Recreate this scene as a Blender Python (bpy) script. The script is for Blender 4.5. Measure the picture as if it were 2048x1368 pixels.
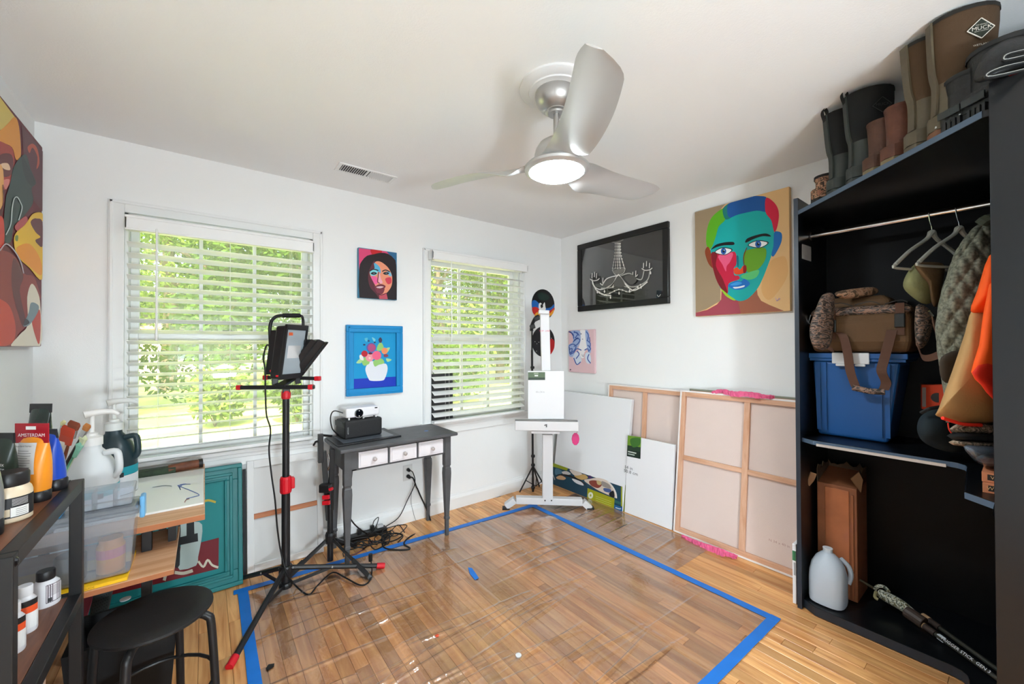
import bpy, bmesh, math, random
from mathutils import Vector, Matrix
random.seed(7)
SC = bpy.context.scene
COL = SC.collection
for o in list(bpy.data.objects): bpy.data.objects.remove(o)

# ------------------------------------------------------------------ camera
FPX, YAW, PITCH, ROLL, HC = 797.70, math.radians(37.672), math.radians(.4854), math.radians(-.2338), 1.349
_f = Vector((math.sin(YAW)*math.cos(PITCH), math.cos(YAW)*math.cos(PITCH), math.sin(PITCH)))
_r = Vector((math.cos(YAW), -math.sin(YAW), 0)); _u = _r.cross(_f)
CR = _r*math.cos(ROLL) + _u*math.sin(ROLL)
CU = -_r*math.sin(ROLL) + _u*math.cos(ROLL)
CF = _f
CC = Vector((0, 0, HC))
cam = bpy.data.cameras.new('camera'); cam.sensor_width = 36; cam.lens = FPX/2048*36; cam.clip_start = .05
camo = bpy.data.objects.new('camera', cam); COL.objects.link(camo)
camo.matrix_world = Matrix(((CR.x, CU.x, -CF.x, 0), (CR.y, CU.y, -CF.y, 0), (CR.z, CU.z, -CF.z, HC), (0, 0, 0, 1)))
SC.camera = camo

# ------------------------------------------------------------------ sky, sun, exposure
world = bpy.data.worlds.new('sky'); SC.world = world; world.use_nodes = True
nt = world.node_tree; bg = nt.nodes['Background']
sky = nt.nodes.new('ShaderNodeTexSky'); sky.sky_type = 'NISHITA'; sky.sun_disc = False
sky.sun_elevation = math.radians(52); sky.sun_rotation = math.radians(200); sky.altitude = 100; sky.dust_density = 3
nt.links.new(sky.outputs[0], bg.inputs[0]); bg.inputs[1].default_value = .85
sun = bpy.data.lights.new('sun', 'SUN'); sun.energy = 14; sun.angle = math.radians(1); sun.color = (1, .95, .86)
suno = bpy.data.objects.new('sun', sun); COL.objects.link(suno)
suno.rotation_euler = Vector((.35, .75, -1.0)).to_track_quat('-Z', 'Y').to_euler()
SC.view_settings.view_transform = 'Standard'; SC.view_settings.look = 'None'
SC.view_settings.gamma = 1; SC.view_settings.use_curve_mapping = False
SC.view_settings.exposure = 0.92
HALL_FILL = 132.0           # emission of the globe fill lamp added behind the camera
SC.cycles.max_bounces = 7; SC.cycles.diffuse_bounces = 4; SC.cycles.glossy_bounces = 3; SC.cycles.transmission_bounces = 4; SC.cycles.transparent_max_bounces = 8
LAMP = 105.0          # emission strength of the ceiling fan's lamp

# ------------------------------------------------------------------ pixel rays (2048 x 1368 frame)
def ray(px, py): return CF + CR*((px-1024)/FPX) - CU*((py-684)/FPX)
def at(px, py, d): return CC + ray(px, py)*d                 # d: distance along the optical axis
def on(px, py, **k):
    (a, v), = k.items(); i = 'xyz'.index(a); d = ray(px, py); return CC + d*((v-CC[i])/d[i])
def onplane(px, py, p0, n):
    d = ray(px, py); return CC + d*((p0-CC).dot(n)/d.dot(n))
V = Vector

# ------------------------------------------------------------------ materials
def lin(c):
    o = []
    for v in c[:3]:
        v = v/255; o.append(v/12.92 if v <= .04045 else ((v+.055)/1.055)**2.4)
    return (*o, 1)
MC = {}
def M(c, rough=.55, metal=0, spec=.5, bump=0, bscale=60, var=0, vscale=8, em=0, coat=0, sheen=0, trans=0, ior=1.45, alpha=1, stretch=None):
    key = (tuple(c), rough, metal, spec, bump, bscale, var, vscale, em, coat, sheen, trans, ior, alpha, stretch)
    if key in MC: return MC[key]
    m = bpy.data.materials.new('surface'); m.use_nodes = True; n = m.node_tree; b = n.nodes['Principled BSDF']
    b.inputs['Base Color'].default_value = lin(c); b.inputs['Roughness'].default_value = rough; b.inputs['Metallic'].default_value = metal
    b.inputs['Specular IOR Level'].default_value = spec; b.inputs['Coat Weight'].default_value = coat; b.inputs['IOR'].default_value = ior
    b.inputs['Sheen Weight'].default_value = sheen; b.inputs['Transmission Weight'].default_value = trans; b.inputs['Alpha'].default_value = alpha
    if em: b.inputs['Emission Color'].default_value = lin(c); b.inputs['Emission Strength'].default_value = em
    if bump or var:
        tc = n.nodes.new('ShaderNodeTexCoord'); mp = n.nodes.new('ShaderNodeMapping'); n.links.new(tc.outputs['Object'], mp.inputs[0])
        if stretch: mp.inputs['Scale'].default_value = stretch
    if bump:
        t = n.nodes.new('ShaderNodeTexNoise'); t.inputs['Scale'].default_value = bscale; t.inputs['Detail'].default_value = 3
        bm = n.nodes.new('ShaderNodeBump'); bm.inputs['Strength'].default_value = bump; bm.inputs['Distance'].default_value = .01
        n.links.new(mp.outputs[0], t.inputs['Vector']); n.links.new(t.outputs[0], bm.inputs['Height']); n.links.new(bm.outputs[0], b.inputs['Normal'])
    if var:
        t = n.nodes.new('ShaderNodeTexNoise'); t.inputs['Scale'].default_value = vscale; t.inputs['Detail'].default_value = 4
        r = n.nodes.new('ShaderNodeValToRGB'); k1, k2 = 1-var, 1+var
        r.color_ramp.elements[0].position = .3; r.color_ramp.elements[1].position = .7
        l = lin(c); r.color_ramp.elements[0].color = tuple(x*k1 for x in l[:3])+(1,); r.color_ramp.elements[1].color = tuple(min(1, x*k2) for x in l[:3])+(1,)
        n.links.new(mp.outputs[0], t.inputs['Vector']); n.links.new(t.outputs[0], r.inputs[0]); n.links.new(r.outputs[0], b.inputs['Base Color'])
    MC[key] = m; return m
def wood(c1, c2, axis='y', rough=.4, scale=6, rnd=0, spec=.4):
    key = ('wood', c1, c2, axis, rough, scale, rnd)
    if key in MC: return MC[key]
    m = bpy.data.materials.new('wood'); m.use_nodes = True; n = m.node_tree; b = n.nodes['Principled BSDF']
    b.inputs['Roughness'].default_value = rough; b.inputs['Specular IOR Level'].default_value = spec
    tc = n.nodes.new('ShaderNodeTexCoord'); mp = n.nodes.new('ShaderNodeMapping'); n.links.new(tc.outputs['Object'], mp.inputs[0])
    s = {'x': (.08, 1, 1), 'y': (1, .08, 1), 'z': (1, 1, .08)}[axis]; mp.inputs['Scale'].default_value = tuple(v*scale for v in s)
    oi = n.nodes.new('ShaderNodeObjectInfo')
    if rnd:
        cm = n.nodes.new('ShaderNodeMath'); cm.operation = 'MULTIPLY'; cm.inputs[1].default_value = 57; n.links.new(oi.outputs['Random'], cm.inputs[0])
        cx = n.nodes.new('ShaderNodeCombineXYZ')
        for i in range(3): n.links.new(cm.outputs[0], cx.inputs[i])
        n.links.new(cx.outputs[0], mp.inputs['Location'])
    t = n.nodes.new('ShaderNodeTexNoise'); t.inputs['Scale'].default_value = 6; t.inputs['Detail'].default_value = 8; t.inputs['Distortion'].default_value = .8
    n.links.new(mp.outputs[0], t.inputs['Vector'])
    r = n.nodes.new('ShaderNodeValToRGB'); r.color_ramp.elements[0].position = .32; r.color_ramp.elements[1].position = .68
    r.color_ramp.elements[0].color = lin(c2); r.color_ramp.elements[1].color = lin(c1); n.links.new(t.outputs[0], r.inputs[0])
    out = r.outputs[0]
    if rnd:
        hs = n.nodes.new('ShaderNodeHueSaturation'); mr = n.nodes.new('ShaderNodeMapRange'); mr.inputs[3].default_value = 1-rnd; mr.inputs[4].default_value = 1+rnd
        n.links.new(oi.outputs['Random'], mr.inputs[0]); n.links.new(mr.outputs[0], hs.inputs['Value']); n.links.new(out, hs.inputs['Color']); out = hs.outputs[0]
    n.links.new(out, b.inputs['Base Color'])
    MC[key] = m; return m
def camo(cols, scale=14, rough=.8, stretch=(1, 1, 1)):
    key = ('camo', cols, scale)
    if key in MC: return MC[key]
    m = bpy.data.materials.new('camouflage'); m.use_nodes = True; n = m.node_tree; b = n.nodes['Principled BSDF']; b.inputs['Roughness'].default_value = rough
    tc = n.nodes.new('ShaderNodeTexCoord'); mp = n.nodes.new('ShaderNodeMapping'); n.links.new(tc.outputs['Object'], mp.inputs[0]); mp.inputs['Scale'].default_value = stretch
    t = n.nodes.new('ShaderNodeTexNoise'); t.inputs['Scale'].default_value = scale; t.inputs['Detail'].default_value = 3; t.inputs['Distortion'].default_value = 2.2
    n.links.new(mp.outputs[0], t.inputs['Vector'])
    r = n.nodes.new('ShaderNodeValToRGB'); r.color_ramp.interpolation = 'CONSTANT'
    el = r.color_ramp.elements; k = len(cols); el[0].position = 0; el[0].color = lin(cols[0]); el[1].position = .36; el[1].color = lin(cols[1])
    for i in range(2, k): e = el.new(.36+.30*(i-1)/(k-1)); e.color = lin(cols[i])
    n.links.new(t.outputs[0], r.inputs[0]); n.links.new(r.outputs[0], b.inputs['Base Color'])
    MC[key] = m; return m
def glassy(tint, opacity, rough=.05, gl=.06, scat=None):
    """thin clear sheet: transparent + gloss, optionally some milky diffuse"""
    key = ('glassy', tint, opacity, rough, gl, scat)
    if key in MC: return MC[key]
    m = bpy.data.materials.new('clear_sheet'); m.use_nodes = True; n = m.node_tree; n.nodes.clear()
    o = n.nodes.new('ShaderNodeOutputMaterial'); t = n.nodes.new('ShaderNodeBsdfTransparent'); t.inputs[0].default_value = lin(tint)
    d = n.nodes.new('ShaderNodeBsdfDiffuse'); d.inputs[0].default_value = lin(scat or (235, 235, 235)); g = n.nodes.new('ShaderNodeBsdfGlossy'); g.inputs['Roughness'].default_value = rough
    m1 = n.nodes.new('ShaderNodeMixShader'); m1.inputs[0].default_value = opacity; n.links.new(t.outputs[0], m1.inputs[1]); n.links.new(d.outputs[0], m1.inputs[2])
    fr = n.nodes.new('ShaderNodeFresnel'); fr.inputs[0].default_value = 1.45; ma = n.nodes.new('ShaderNodeMath'); ma.operation = 'MULTIPLY'; ma.inputs[1].default_value = gl/.04
    ma.use_clamp = True; n.links.new(fr.outputs[0], ma.inputs[0])
    m2 = n.nodes.new('ShaderNodeMixShader'); n.links.new(ma.outputs[0], m2.inputs[0]); n.links.new(m1.outputs[0], m2.inputs[1]); n.links.new(g.outputs[0], m2.inputs[2])
    n.links.new(m2.outputs[0], o.inputs[0]); MC[key] = m; return m

# ------------------------------------------------------------------ object helpers
def wloc(o):
    p = V((0, 0, 0))
    while o: p = p + o.location; o = o.parent
    return p
def tag(o, label=None, cat=None, group=None, kind=None):
    if label: o['label'] = label
    if cat: o['category'] = cat
    if group: o['group'] = group
    if kind: o['kind'] = kind
    return o
def thing(name, label, cat, loc, group=None, rz=0):
    o = bpy.data.objects.new(name, None); COL.objects.link(o); o.location = loc; o.rotation_euler = (0, 0, rz); o.empty_display_size = .05
    return tag(o, label, cat, group)
def smooth_pts(pts, n=6, closed=False):
    P = [V(p) for p in pts]; k = len(P); out = []
    rng = range(k) if closed else range(k-1)
    for i in rng:
        if closed: a, b, c, d = P[(i-1) % k], P[i], P[(i+1) % k], P[(i+2) % k]
        else: a, b, c, d = P[max(i-1, 0)], P[i], P[i+1], P[min(i+2, k-1)]
        for j in range(n):
            t = j/n; out.append(.5*((2*b)+(c-a)*t+(2*a-5*b+4*c-d)*t*t+(3*b-a-3*c+d)*t**3))
    if not closed: out.append(P[-1])
    return out
class B:
    """collects shapes (world coordinates) and links them as one mesh object"""
    def __init__(s): s.v = []; s.f = []; s.mi = []; s.mats = []; s.cm = 0
    def use(s, m):
        if m not in s.mats: s.mats.append(m)
        s.cm = s.mats.index(m); return s
    def add(s, vs, fs):
        o = len(s.v); s.v += [V(v) for v in vs]
        for f in fs: s.f.append([o+i for i in f]); s.mi.append(s.cm)
        return s
    def box(s, a, b):
        a, b = V(a), V(b); x0, y0, z0 = (min(a[i], b[i]) for i in range(3)); x1, y1, z1 = (max(a[i], b[i]) for i in range(3))
        return s.add([(x0, y0, z0), (x1, y0, z0), (x1, y1, z0), (x0, y1, z0), (x0, y0, z1), (x1, y0, z1), (x1, y1, z1), (x0, y1, z1)],
                     [(0, 3, 2, 1), (4, 5, 6, 7), (0, 1, 5, 4), (1, 2, 6, 5), (2, 3, 7, 6), (3, 0, 4, 7)])
    def obox(s, c, ex, ey, ez):
        """oriented box: centre and three half-extent vectors"""
        c, ex, ey, ez = V(c), V(ex), V(ey), V(ez)
        vs = [c+ex*i+ey*j+ez*k for k in (-1, 1) for (i, j) in ((-1, -1), (1, -1), (1, 1), (-1, 1))]
        return s.add(vs, [(0, 3, 2, 1), (4, 5, 6, 7), (0, 1, 5, 4), (1, 2, 6, 5), (2, 3, 7, 6), (3, 0, 4, 7)])
    def bar(s, a, b, w, h=None, up=(0, 0, 1)):
        a, b = V(a), V(b); h = h or w; d = (b-a); L = d.length; d.normalize(); up = V(up)
        if abs(d.dot(up)) > .95: up = V((1, 0, 0))
        sx = d.cross(up).normalized(); sy = sx.cross(d)
        return s.obox((a+b)/2, d*L/2, sx*w/2, sy*h/2)
    def loft(s, rings, closed=True, cap=True):
        n = len(rings[0]); vs = [p for r in rings for p in r]; fs = []
        for i in range(len(rings)-1):
            for j in range(n if closed else n-1):
                k = (j+1) % n; fs.append((i*n+j, i*n+k, (i+1)*n+k, (i+1)*n+j))
        if cap and closed: fs.append(tuple(range(n-1, -1, -1))); fs.append(tuple((len(rings)-1)*n+j for j in range(n)))
        return s.add(vs, fs)
    def tube(s, pts, r, n=8, sm=0, cap=True):
        P = smooth_pts(pts, sm) if sm else [V(p) for p in pts]; rr = r if callable(r) else (lambda t: r); rings = []; prev = None
        for i, p in enumerate(P):
            d = (P[min(i+1, len(P)-1)]-P[max(i-1, 0)]).normalized()
            if prev is None: a = V((0, 0, 1)) if abs(d.z) < .9 else V((1, 0, 0)); u = d.cross(a).normalized()
            else: u = (prev-d*prev.dot(d)).normalized()
            prev = u; w = d.cross(u); q = rr(i/max(1, len(P)-1))
            rings.append([p+(u*math.cos(2*math.pi*j/n)+w*math.sin(2*math.pi*j/n))*q for j in range(n)])
        return s.loft(rings, True, cap)
    def cyl(s, a, b, r0, r1=None, n=16): 
        r1 = r0 if r1 is None else r1; return s.tube([a, b], lambda t: r0+(r1-r0)*t, n)
    def lathe(s, prof, c=(0, 0, 0), n=24, ax=(0, 0, 1), sx=1, sy=1, rot=0):
        c = V(c); ax = V(ax).normalized(); a = V((1, 0, 0)) if abs(ax.x) < .9 else V((0, 1, 0)); u = (a-ax*a.dot(ax)).normalized(); w = ax.cross(u)
        rings = [[c+ax*h+(u*math.cos(2*math.pi*j/n+rot)*sx+w*math.sin(2*math.pi*j/n+rot)*sy)*max(r, 1e-4) for j in range(n)] for r, h in prof]
        return s.loft(rings)
    def prism(s, poly, vec):
        """extrude a planar polygon (3D points) by a vector"""
        vec = V(vec); P = [V(p) for p in poly]; n = len(P)
        return s.add(P+[p+vec for p in P], [tuple(range(n))[::-1], tuple(range(n, 2*n))]+[(i, (i+1) % n, n+(i+1) % n, n+i) for i in range(n)])
    def rbox(s, a, b, r, n=3):
        """box with rounded vertical edges"""
        a, b = V(a), V(b); pts = []
        for cx, cy, a0 in ((b.x-r, b.y-r, 0), (a.x+r, b.y-r, 90), (a.x+r, a.y+r, 180), (b.x-r, a.y+r, 270)):
            for k in range(n+1): t = math.radians(a0+90*k/n); pts.append(V((cx+r*math.cos(t), cy+r*math.sin(t), a.z)))
        return s.prism(pts, (0, 0, b.z-a.z))
    def strip(s, pts, side, w, t=.003, sm=6):
        """flat strap: path, side vector (width direction), width"""
        P = smooth_pts(pts, sm) if sm else [V(p) for p in pts]; rings = []
        for i, p in enumerate(P):
            d = (P[min(i+1, len(P)-1)]-P[max(i-1, 0)]).normalized(); sd = V(side[i*len(side)//len(P)] if isinstance(side, list) else side).normalized()
            nn = d.cross(sd).normalized()
            rings.append([p+sd*w/2+nn*t/2, p-sd*w/2+nn*t/2, p-sd*w/2-nn*t/2, p+sd*w/2-nn*t/2])
        return s.loft(rings)
    def build(s, name, m=None, parent=None, smooth=False, bevel=0, local=False, sub=0, seg=2, sharp=40):
        me = bpy.data.meshes.new(name); off = V((0, 0, 0)) if (local or parent is None) else wloc(parent)
        me.from_pydata([tuple(v-off) for v in s.v], [], s.f); me.validate()
        if m is not None and not s.mats: me.materials.append(m)
        else:
            for q in s.mats: me.materials.append(q)
            if len(me.polygons) == len(s.mi): me.polygons.foreach_set('material_index', s.mi)
        bm = bmesh.new(); bm.from_mesh(me); bmesh.ops.recalc_face_normals(bm, faces=bm.faces); bm.to_mesh(me); bm.free()
        if smooth: me.polygons.foreach_set('use_smooth', [True]*len(me.polygons))
        me.update(); o = bpy.data.objects.new(name, me); COL.objects.link(o)
        if parent is not None: o.parent = parent
        if bevel: b = o.modifiers.new('bevel', 'BEVEL'); b.width = bevel; b.segments = seg; b.limit_method = 'ANGLE'; b.angle_limit = math.radians(35)
        if sub: q = o.modifiers.new('sub', 'SUBSURF'); q.levels = sub; q.render_levels = sub
        if smooth and not sub and sharp:
            try: me.set_sharp_from_angle(angle=math.radians(sharp))
            except Exception: pass
        return o
def struct(name, b, m, **k): return tag(b.build(name, m, **k), kind='structure')
def text_part(body, m, parent, origin, xdir, ydir, size, name='lettering', align='CENTER', off=.0006, sx=1.0):
    cu = bpy.data.curves.new('t', 'FONT'); cu.body = body; cu.size = 1; cu.align_x = align; cu.align_y = 'CENTER'; cu.resolution_u = 2
    to = bpy.data.objects.new('t', cu); COL.objects.link(to); dg = bpy.context.evaluated_depsgraph_get()
    me = bpy.data.meshes.new_from_object(to.evaluated_get(dg)); bpy.data.objects.remove(to); bpy.data.curves.remove(cu)
    xd, yd = V(xdir).normalized(), V(ydir).normalized(); nn = xd.cross(yd).normalized(); o0 = V(origin)+nn*off-(wloc(parent) if parent else V((0, 0, 0)))
    for v in me.vertices: c = v.co.copy(); v.co = o0+xd*c.x*size*sx+yd*c.y*size
    me.name = name; me.materials.clear(); me.materials.append(m); o = bpy.data.objects.new(name, me); COL.objects.link(o); o.parent = parent; return o
def copy_tree(o, parent=None):
    c = o.copy(); COL.objects.link(c)
    if parent is not None: c.parent = parent
    for ch in list(o.children): copy_tree(ch, c)
    return c

# flat paint on a picture surface: polygons and strokes in photograph pixels of a crop, laid on the picture's plane
class Paint:
    def __init__(s, p0, n, org=(0, 0), sc=1.0, rough=.6):
        s.p0, s.n = V(p0), V(n).normalized(); s.org, s.sc = org, sc; s.b = B(); s.k = 0; s.rough = rough
        if s.n.dot(CC-s.p0) < 0: s.n = -s.n
        s.lo = s.hi = None
    def w(s, q): 
        p = onplane(s.org[0]+q[0]*s.sc, s.org[1]+q[1]*s.sc, s.p0+s.n*(.0006+.00012*s.k), s.n)
        if s.lo is not None: p = V([min(max(p[i], s.lo[i]), s.hi[i]) for i in range(3)])
        return p
    def bound(s, lo, hi): s.lo, s.hi = lo, hi; return s
    def poly(s, c, pts, sm=4):
        s.k += 1; P = [V((x, y, 0)) for x, y in pts]
        if sm: P = smooth_pts(P, sm, True)
        s.b.use(M(c, s.rough)); s.b.add([s.w(p) for p in P], [tuple(range(len(P)))]); return s
    def dot(s, c, x, y, rx, ry=None, n=14):
        ry = ry or rx; return s.poly(c, [(x+rx*math.cos(6.2832*i/n), y+ry*math.sin(6.2832*i/n)) for i in range(n)], 0)
    def stroke(s, c, pts, wd, sm=4):
        s.k += 1; P = [V((x, y, 0)) for x, y in pts]
        if sm: P = smooth_pts(P, sm)
        L, R = [], []
        for i, p in enumerate(P):
            d = (P[min(i+1, len(P)-1)]-P[max(i-1, 0)]); d = d.normalized() if d.length > 0 else V((1, 0, 0)); q = V((-d.y, d.x, 0))*wd/2
            L.append(s.w(p+q)); R.append(s.w(p-q))
        n = len(P); s.b.use(M(c, s.rough)); s.b.add(L+R, [(i, i+1, n+i+1, n+i) for i in range(n-1)]); return s
    def build(s, parent, name='painted_image'): return s.b.build(name, None, parent)
# ================================================================== setting
XR, YB, XL, YF, H = 2.896, 2.921, -.65, -.62, 2.44
WHITE = M((244, 244, 242), .75, bump=.06, bscale=220)
CEIL = M((248, 248, 247), .8, bump=.08, bscale=160)
TRIM = M((240, 240, 238), .35)
T = .14
# floor boards, 57 mm strips running front to back
fl = struct('floor', B().box((XL-T, YF-T, -.1), (XR+T, YB+T, -.012)), wood((120, 78, 44), (90, 55, 30)))
oak = wood((232, 176, 114), (192, 128, 74), 'y', .27, 5, .24, spec=.5)
pw = .0575
meshes = {}
nx = int((XR-XL)/pw)+1
for i in range(nx):
    y = YF-random.uniform(0, .8)
    while y < YB:
        L = random.choice((.6, .7, .8, .95, 1.1, 1.25)); y0 = max(y, YF); y1 = min(y+L, YB); y += L
        if y1-y0 < .05: continue
        x0 = XL+i*pw; x1 = min(x0+pw, XR)
        if x1-x0 < .01: continue
        g = .0006; b = B(); hx, hy = (x1-x0)/2-g, (y1-y0)/2-g; zt = 0
        b.add([(-hx, -hy, -.012), (hx, -hy, -.012), (hx, hy, -.012), (-hx, hy, -.012), (-hx, -hy, -.0008), (hx, -hy, -.0008), (hx, hy, -.0008), (-hx, hy, -.0008),
               (-hx+.001, -hy+.001, 0), (hx-.001, -hy+.001, 0), (hx-.001, hy-.001, 0), (-hx+.001, hy-.001, 0)],
              [(8, 9, 10, 11), (0, 1, 5, 4), (1, 2, 6, 5), (2, 3, 7, 6), (3, 0, 4, 7), (4, 5, 9, 8), (5, 6, 10, 9), (6, 7, 11, 10), (7, 4, 8, 11)])
        key = (round(hx, 4), round(hy, 4))
        if key in meshes: o = bpy.data.objects.new('floor_board', meshes[key]); COL.objects.link(o); o.parent = fl
        else: o = b.build('floor_board', oak, fl, local=True); meshes[key] = o.data
        o.location = ((x0+x1)/2, (y0+y1)/2, 0)
# walls
W1 = (-.333, .572, .735, 2.06); W2 = (1.425, 2.34, .735, 2.06)      # window openings
wb = B()
xs = [XL-T, W1[0], W1[1], W2[0], W2[1], XR+T]
for i in range(5):
    if i in (1, 3): wb.box((xs[i], YB, -.1), (xs[i+1], YB+T, W1[2])); wb.box((xs[i], YB, W1[3]), (xs[i+1], YB+T, H+.1))
    else: wb.box((xs[i], YB, -.1), (xs[i+1], YB+T, H+.1))
struct('wall_back', wb, WHITE)
struct('wall_right', B().box((XR, YF-T, -.1), (XR+T, YB, H+.1)), WHITE)
struct('wall_left', B().box((XL-T, YF-T, -.1), (XL, YB, H+.1)), WHITE)
DO = (-.35, 1.55, 2.12)            # unseen opening, added so the fill lamp can light the room
struct('wall_front', B().box((XL, YF-T, -.1), (DO[0], YF, H+.1)).box((DO[1], YF-T, -.1), (XR, YF, H+.1)).box((DO[0], YF-T, DO[2]), (DO[1], YF, H+.1)).box((DO[0], YF-T, -.1), (DO[1], YF, -.012)), WHITE)
hx0, hx1, hy0, hy1 = -1.0, 2.4, YF-T-2.0, YF-T  # hallway added out of view to house the fill lamp
struct('floor_added_hall', B().box((hx0, hy0, -.1), (hx1, hy1, 0)), M((214, 196, 172), .4))
struct('ceiling_added_hall', B().box((hx0-.1, hy0-.1, H), (hx1+.1, hy1, H+.1)), CEIL)
struct('wall_added_hall', B().box((hx0-.1, hy0-.1, -.1), (hx1+.1, hy0, H)).box((hx0-.1, hy0, -.1), (hx0, hy1, H)).box((hx1, hy0, -.1), (hx1+.1, hy1, H)), WHITE)
LX, LY = .25, YF-T-.75
ht = thing('added_lamp_table', 'added round wooden table carrying the fill lamp, unseen behind the camera', 'table', (LX, LY, 0))  # table put in only to carry the fill lamp
B().lathe([(.0, .68), (.24, .68), (.25, .69), (.25, .70), (.24, .705), (.0, .705)], (LX, LY, 0), 32).build('table_top', wood((150, 104, 66), (118, 78, 46), 'x'), ht, smooth=True)
B().lathe([(.16, 0), (.16, .015), (.04, .04), (.028, .08), (.035, .35), (.025, .6), (.06, .68)], (LX, LY, 0), 24).build('pedestal', wood((150, 104, 66), (118, 78, 46), 'z'), ht, smooth=True)
hl = thing('added_fill_lamp', 'added white globe fill lamp brightening the room, unseen behind the camera', 'lamp', (LX, LY, .706))  # fill lamp added to brighten the ceiling and walls
B().lathe([(.08, .706), (.08, .716), (.03, .73), (.022, .78), (.04, .80)], (LX, LY, 0), 24).build('lamp_base', M((190, 186, 180), .4, .5), hl, smooth=True)
hm_ = bpy.data.materials.new('fill_glow'); hm_.use_nodes = True; _b = hm_.node_tree.nodes['Principled BSDF']; _b.inputs['Emission Color'].default_value = (.78, .90, 1.0, 1); _b.inputs['Emission Strength'].default_value = HALL_FILL
B().lathe([(.14*math.sin(math.pi*k/14), .93-.14*math.cos(math.pi*k/14)) for k in range(15)], (LX, LY, 0), 28).build('globe', hm_, hl, smooth=True)
struct('ceiling', B().box((XL-T, YF-T, H), (XR+T, YB+T, H+.12)), CEIL)
def baseboard(name, a, b, n):
    a, b, n = V(a), V(b), V(n); prof = [(0, 0), (.016, 0), (.016, .085), (.012, .1), (.006, .108), (.004, .12), (0, .122)]
    bb = B(); bb.loft([[p+n*t+V((0, 0, z)) for t, z in prof] for p in (a, b)]); struct(name, bb, TRIM)
baseboard('baseboard_back', (XL, YB, 0), (XR, YB, 0), (0, -1, 0))
baseboard('baseboard_right', (XR, YF, 0), (XR, YB-.016, 0), (-1, 0, 0))
baseboard('baseboard_left', (XL, YF, 0), (XL, YB-.016, 0), (1, 0, 0))

GLASS = glassy((246, 250, 246), .09, .02, .05, (225, 228, 205))
for _n in list(GLASS.node_tree.nodes):
    if _n.bl_idname == 'ShaderNodeBsdfDiffuse':            # dusty pane: the grime scatters daylight through
        _t = GLASS.node_tree.nodes.new('ShaderNodeBsdfTranslucent'); _t.inputs[0].default_value = lin((225, 228, 205))
        for _l in list(_n.outputs[0].links): GLASS.node_tree.links.new(_t.outputs[0], _l.to_socket)
def window(n, w):
    x0, x1, z0, z1 = w; cw = .062
    root = tag(B().box((x0-cw, YB-.02, z0-.03), (x0, YB, z1+cw)).box((x1, YB-.02, z0-.03), (x1+cw, YB, z1+cw)).box((x0, YB-.02, z1), (x1, YB, z1+cw))
               .box((x0-cw+.006, YB-.027, z0), (x0-cw+.02, YB-.019, z1+cw-.006)).box((x1+cw-.02, YB-.027, z0), (x1+cw-.006, YB-.019, z1+cw-.006)).box((x0-cw+.006, YB-.027, z1+cw-.02), (x1+cw-.006, YB-.019, z1+cw-.006))
               .build('window_%d' % n, TRIM, bevel=.003), kind='structure')
    B().box((x0-.001, YB, z0), (x0+.014, YB+.13, z1)).box((x1-.014, YB, z0), (x1+.001, YB+.13, z1)).box((x0, YB, z1-.014), (x1, YB+.13, z1+.001)).build('jamb', TRIM, root)
    B().box((x0-cw-.02, YB-.045, z0-.026), (x1+cw+.02, YB+.10, z0)).build('window_stool', TRIM, root, bevel=.006)
    B().box((x0-cw, YB-.018, z0-.10), (x1+cw, YB-.001, z0-.026)).box((x0-cw, YB-.026, z0-.05), (x1+cw, YB-.017, z0-.026)).build('apron', TRIM, root, bevel=.003)
    zm = 1.40
    for nm, za, zb, y0 in (('upper_sash', zm-.02, z1-.014, YB+.075), ('lower_sash', z0, zm+.022, YB+.038)):
        s = .036; bt = .05 if nm == 'lower_sash' else .036; tp = .036
        xa, xb = x0+.014, x1-.014
        sa = B().box((xa, y0, za), (xa+s, y0+.034, zb)).box((xb-s, y0, za), (xb, y0+.034, zb)).box((xa+s, y0, za), (xb-s, y0+.034, za+bt)).box((xa+s, y0, zb-tp), (xb-s, y0+.034, zb)).build(nm, TRIM, root, bevel=.003)
        cwid = (xb-xa-2*s)/3; zc = (za+bt+zb-tp)/2
        for k in (1, 2): B().box((xa+s+cwid*k-.009, y0+.004, za+bt), (xa+s+cwid*k+.009, y0+.03, zb-tp)).build('muntin', TRIM, sa)
        for ci in range(3):
            B().box((xa+s+cwid*ci+(.009 if ci else 0), y0+.014, za+bt), (xa+s+cwid*(ci+1)-(.009 if ci < 2 else 0), y0+.018, zb-tp)).build('pane', GLASS, sa)
    B().box(((x0+x1)/2-.03, YB+.02, zm+.022), ((x0+x1)/2+.03, YB+.07, zm+.034)).cyl(((x0+x1)/2+.02, YB+.03, zm+.04), ((x0+x1)/2-.03, YB+.01, zm+.042), .005).build('sash_lock', M((60, 55, 50), .4, .6), root)
    return root
win1 = window(1, W1); win2 = window(2, W2)

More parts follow.
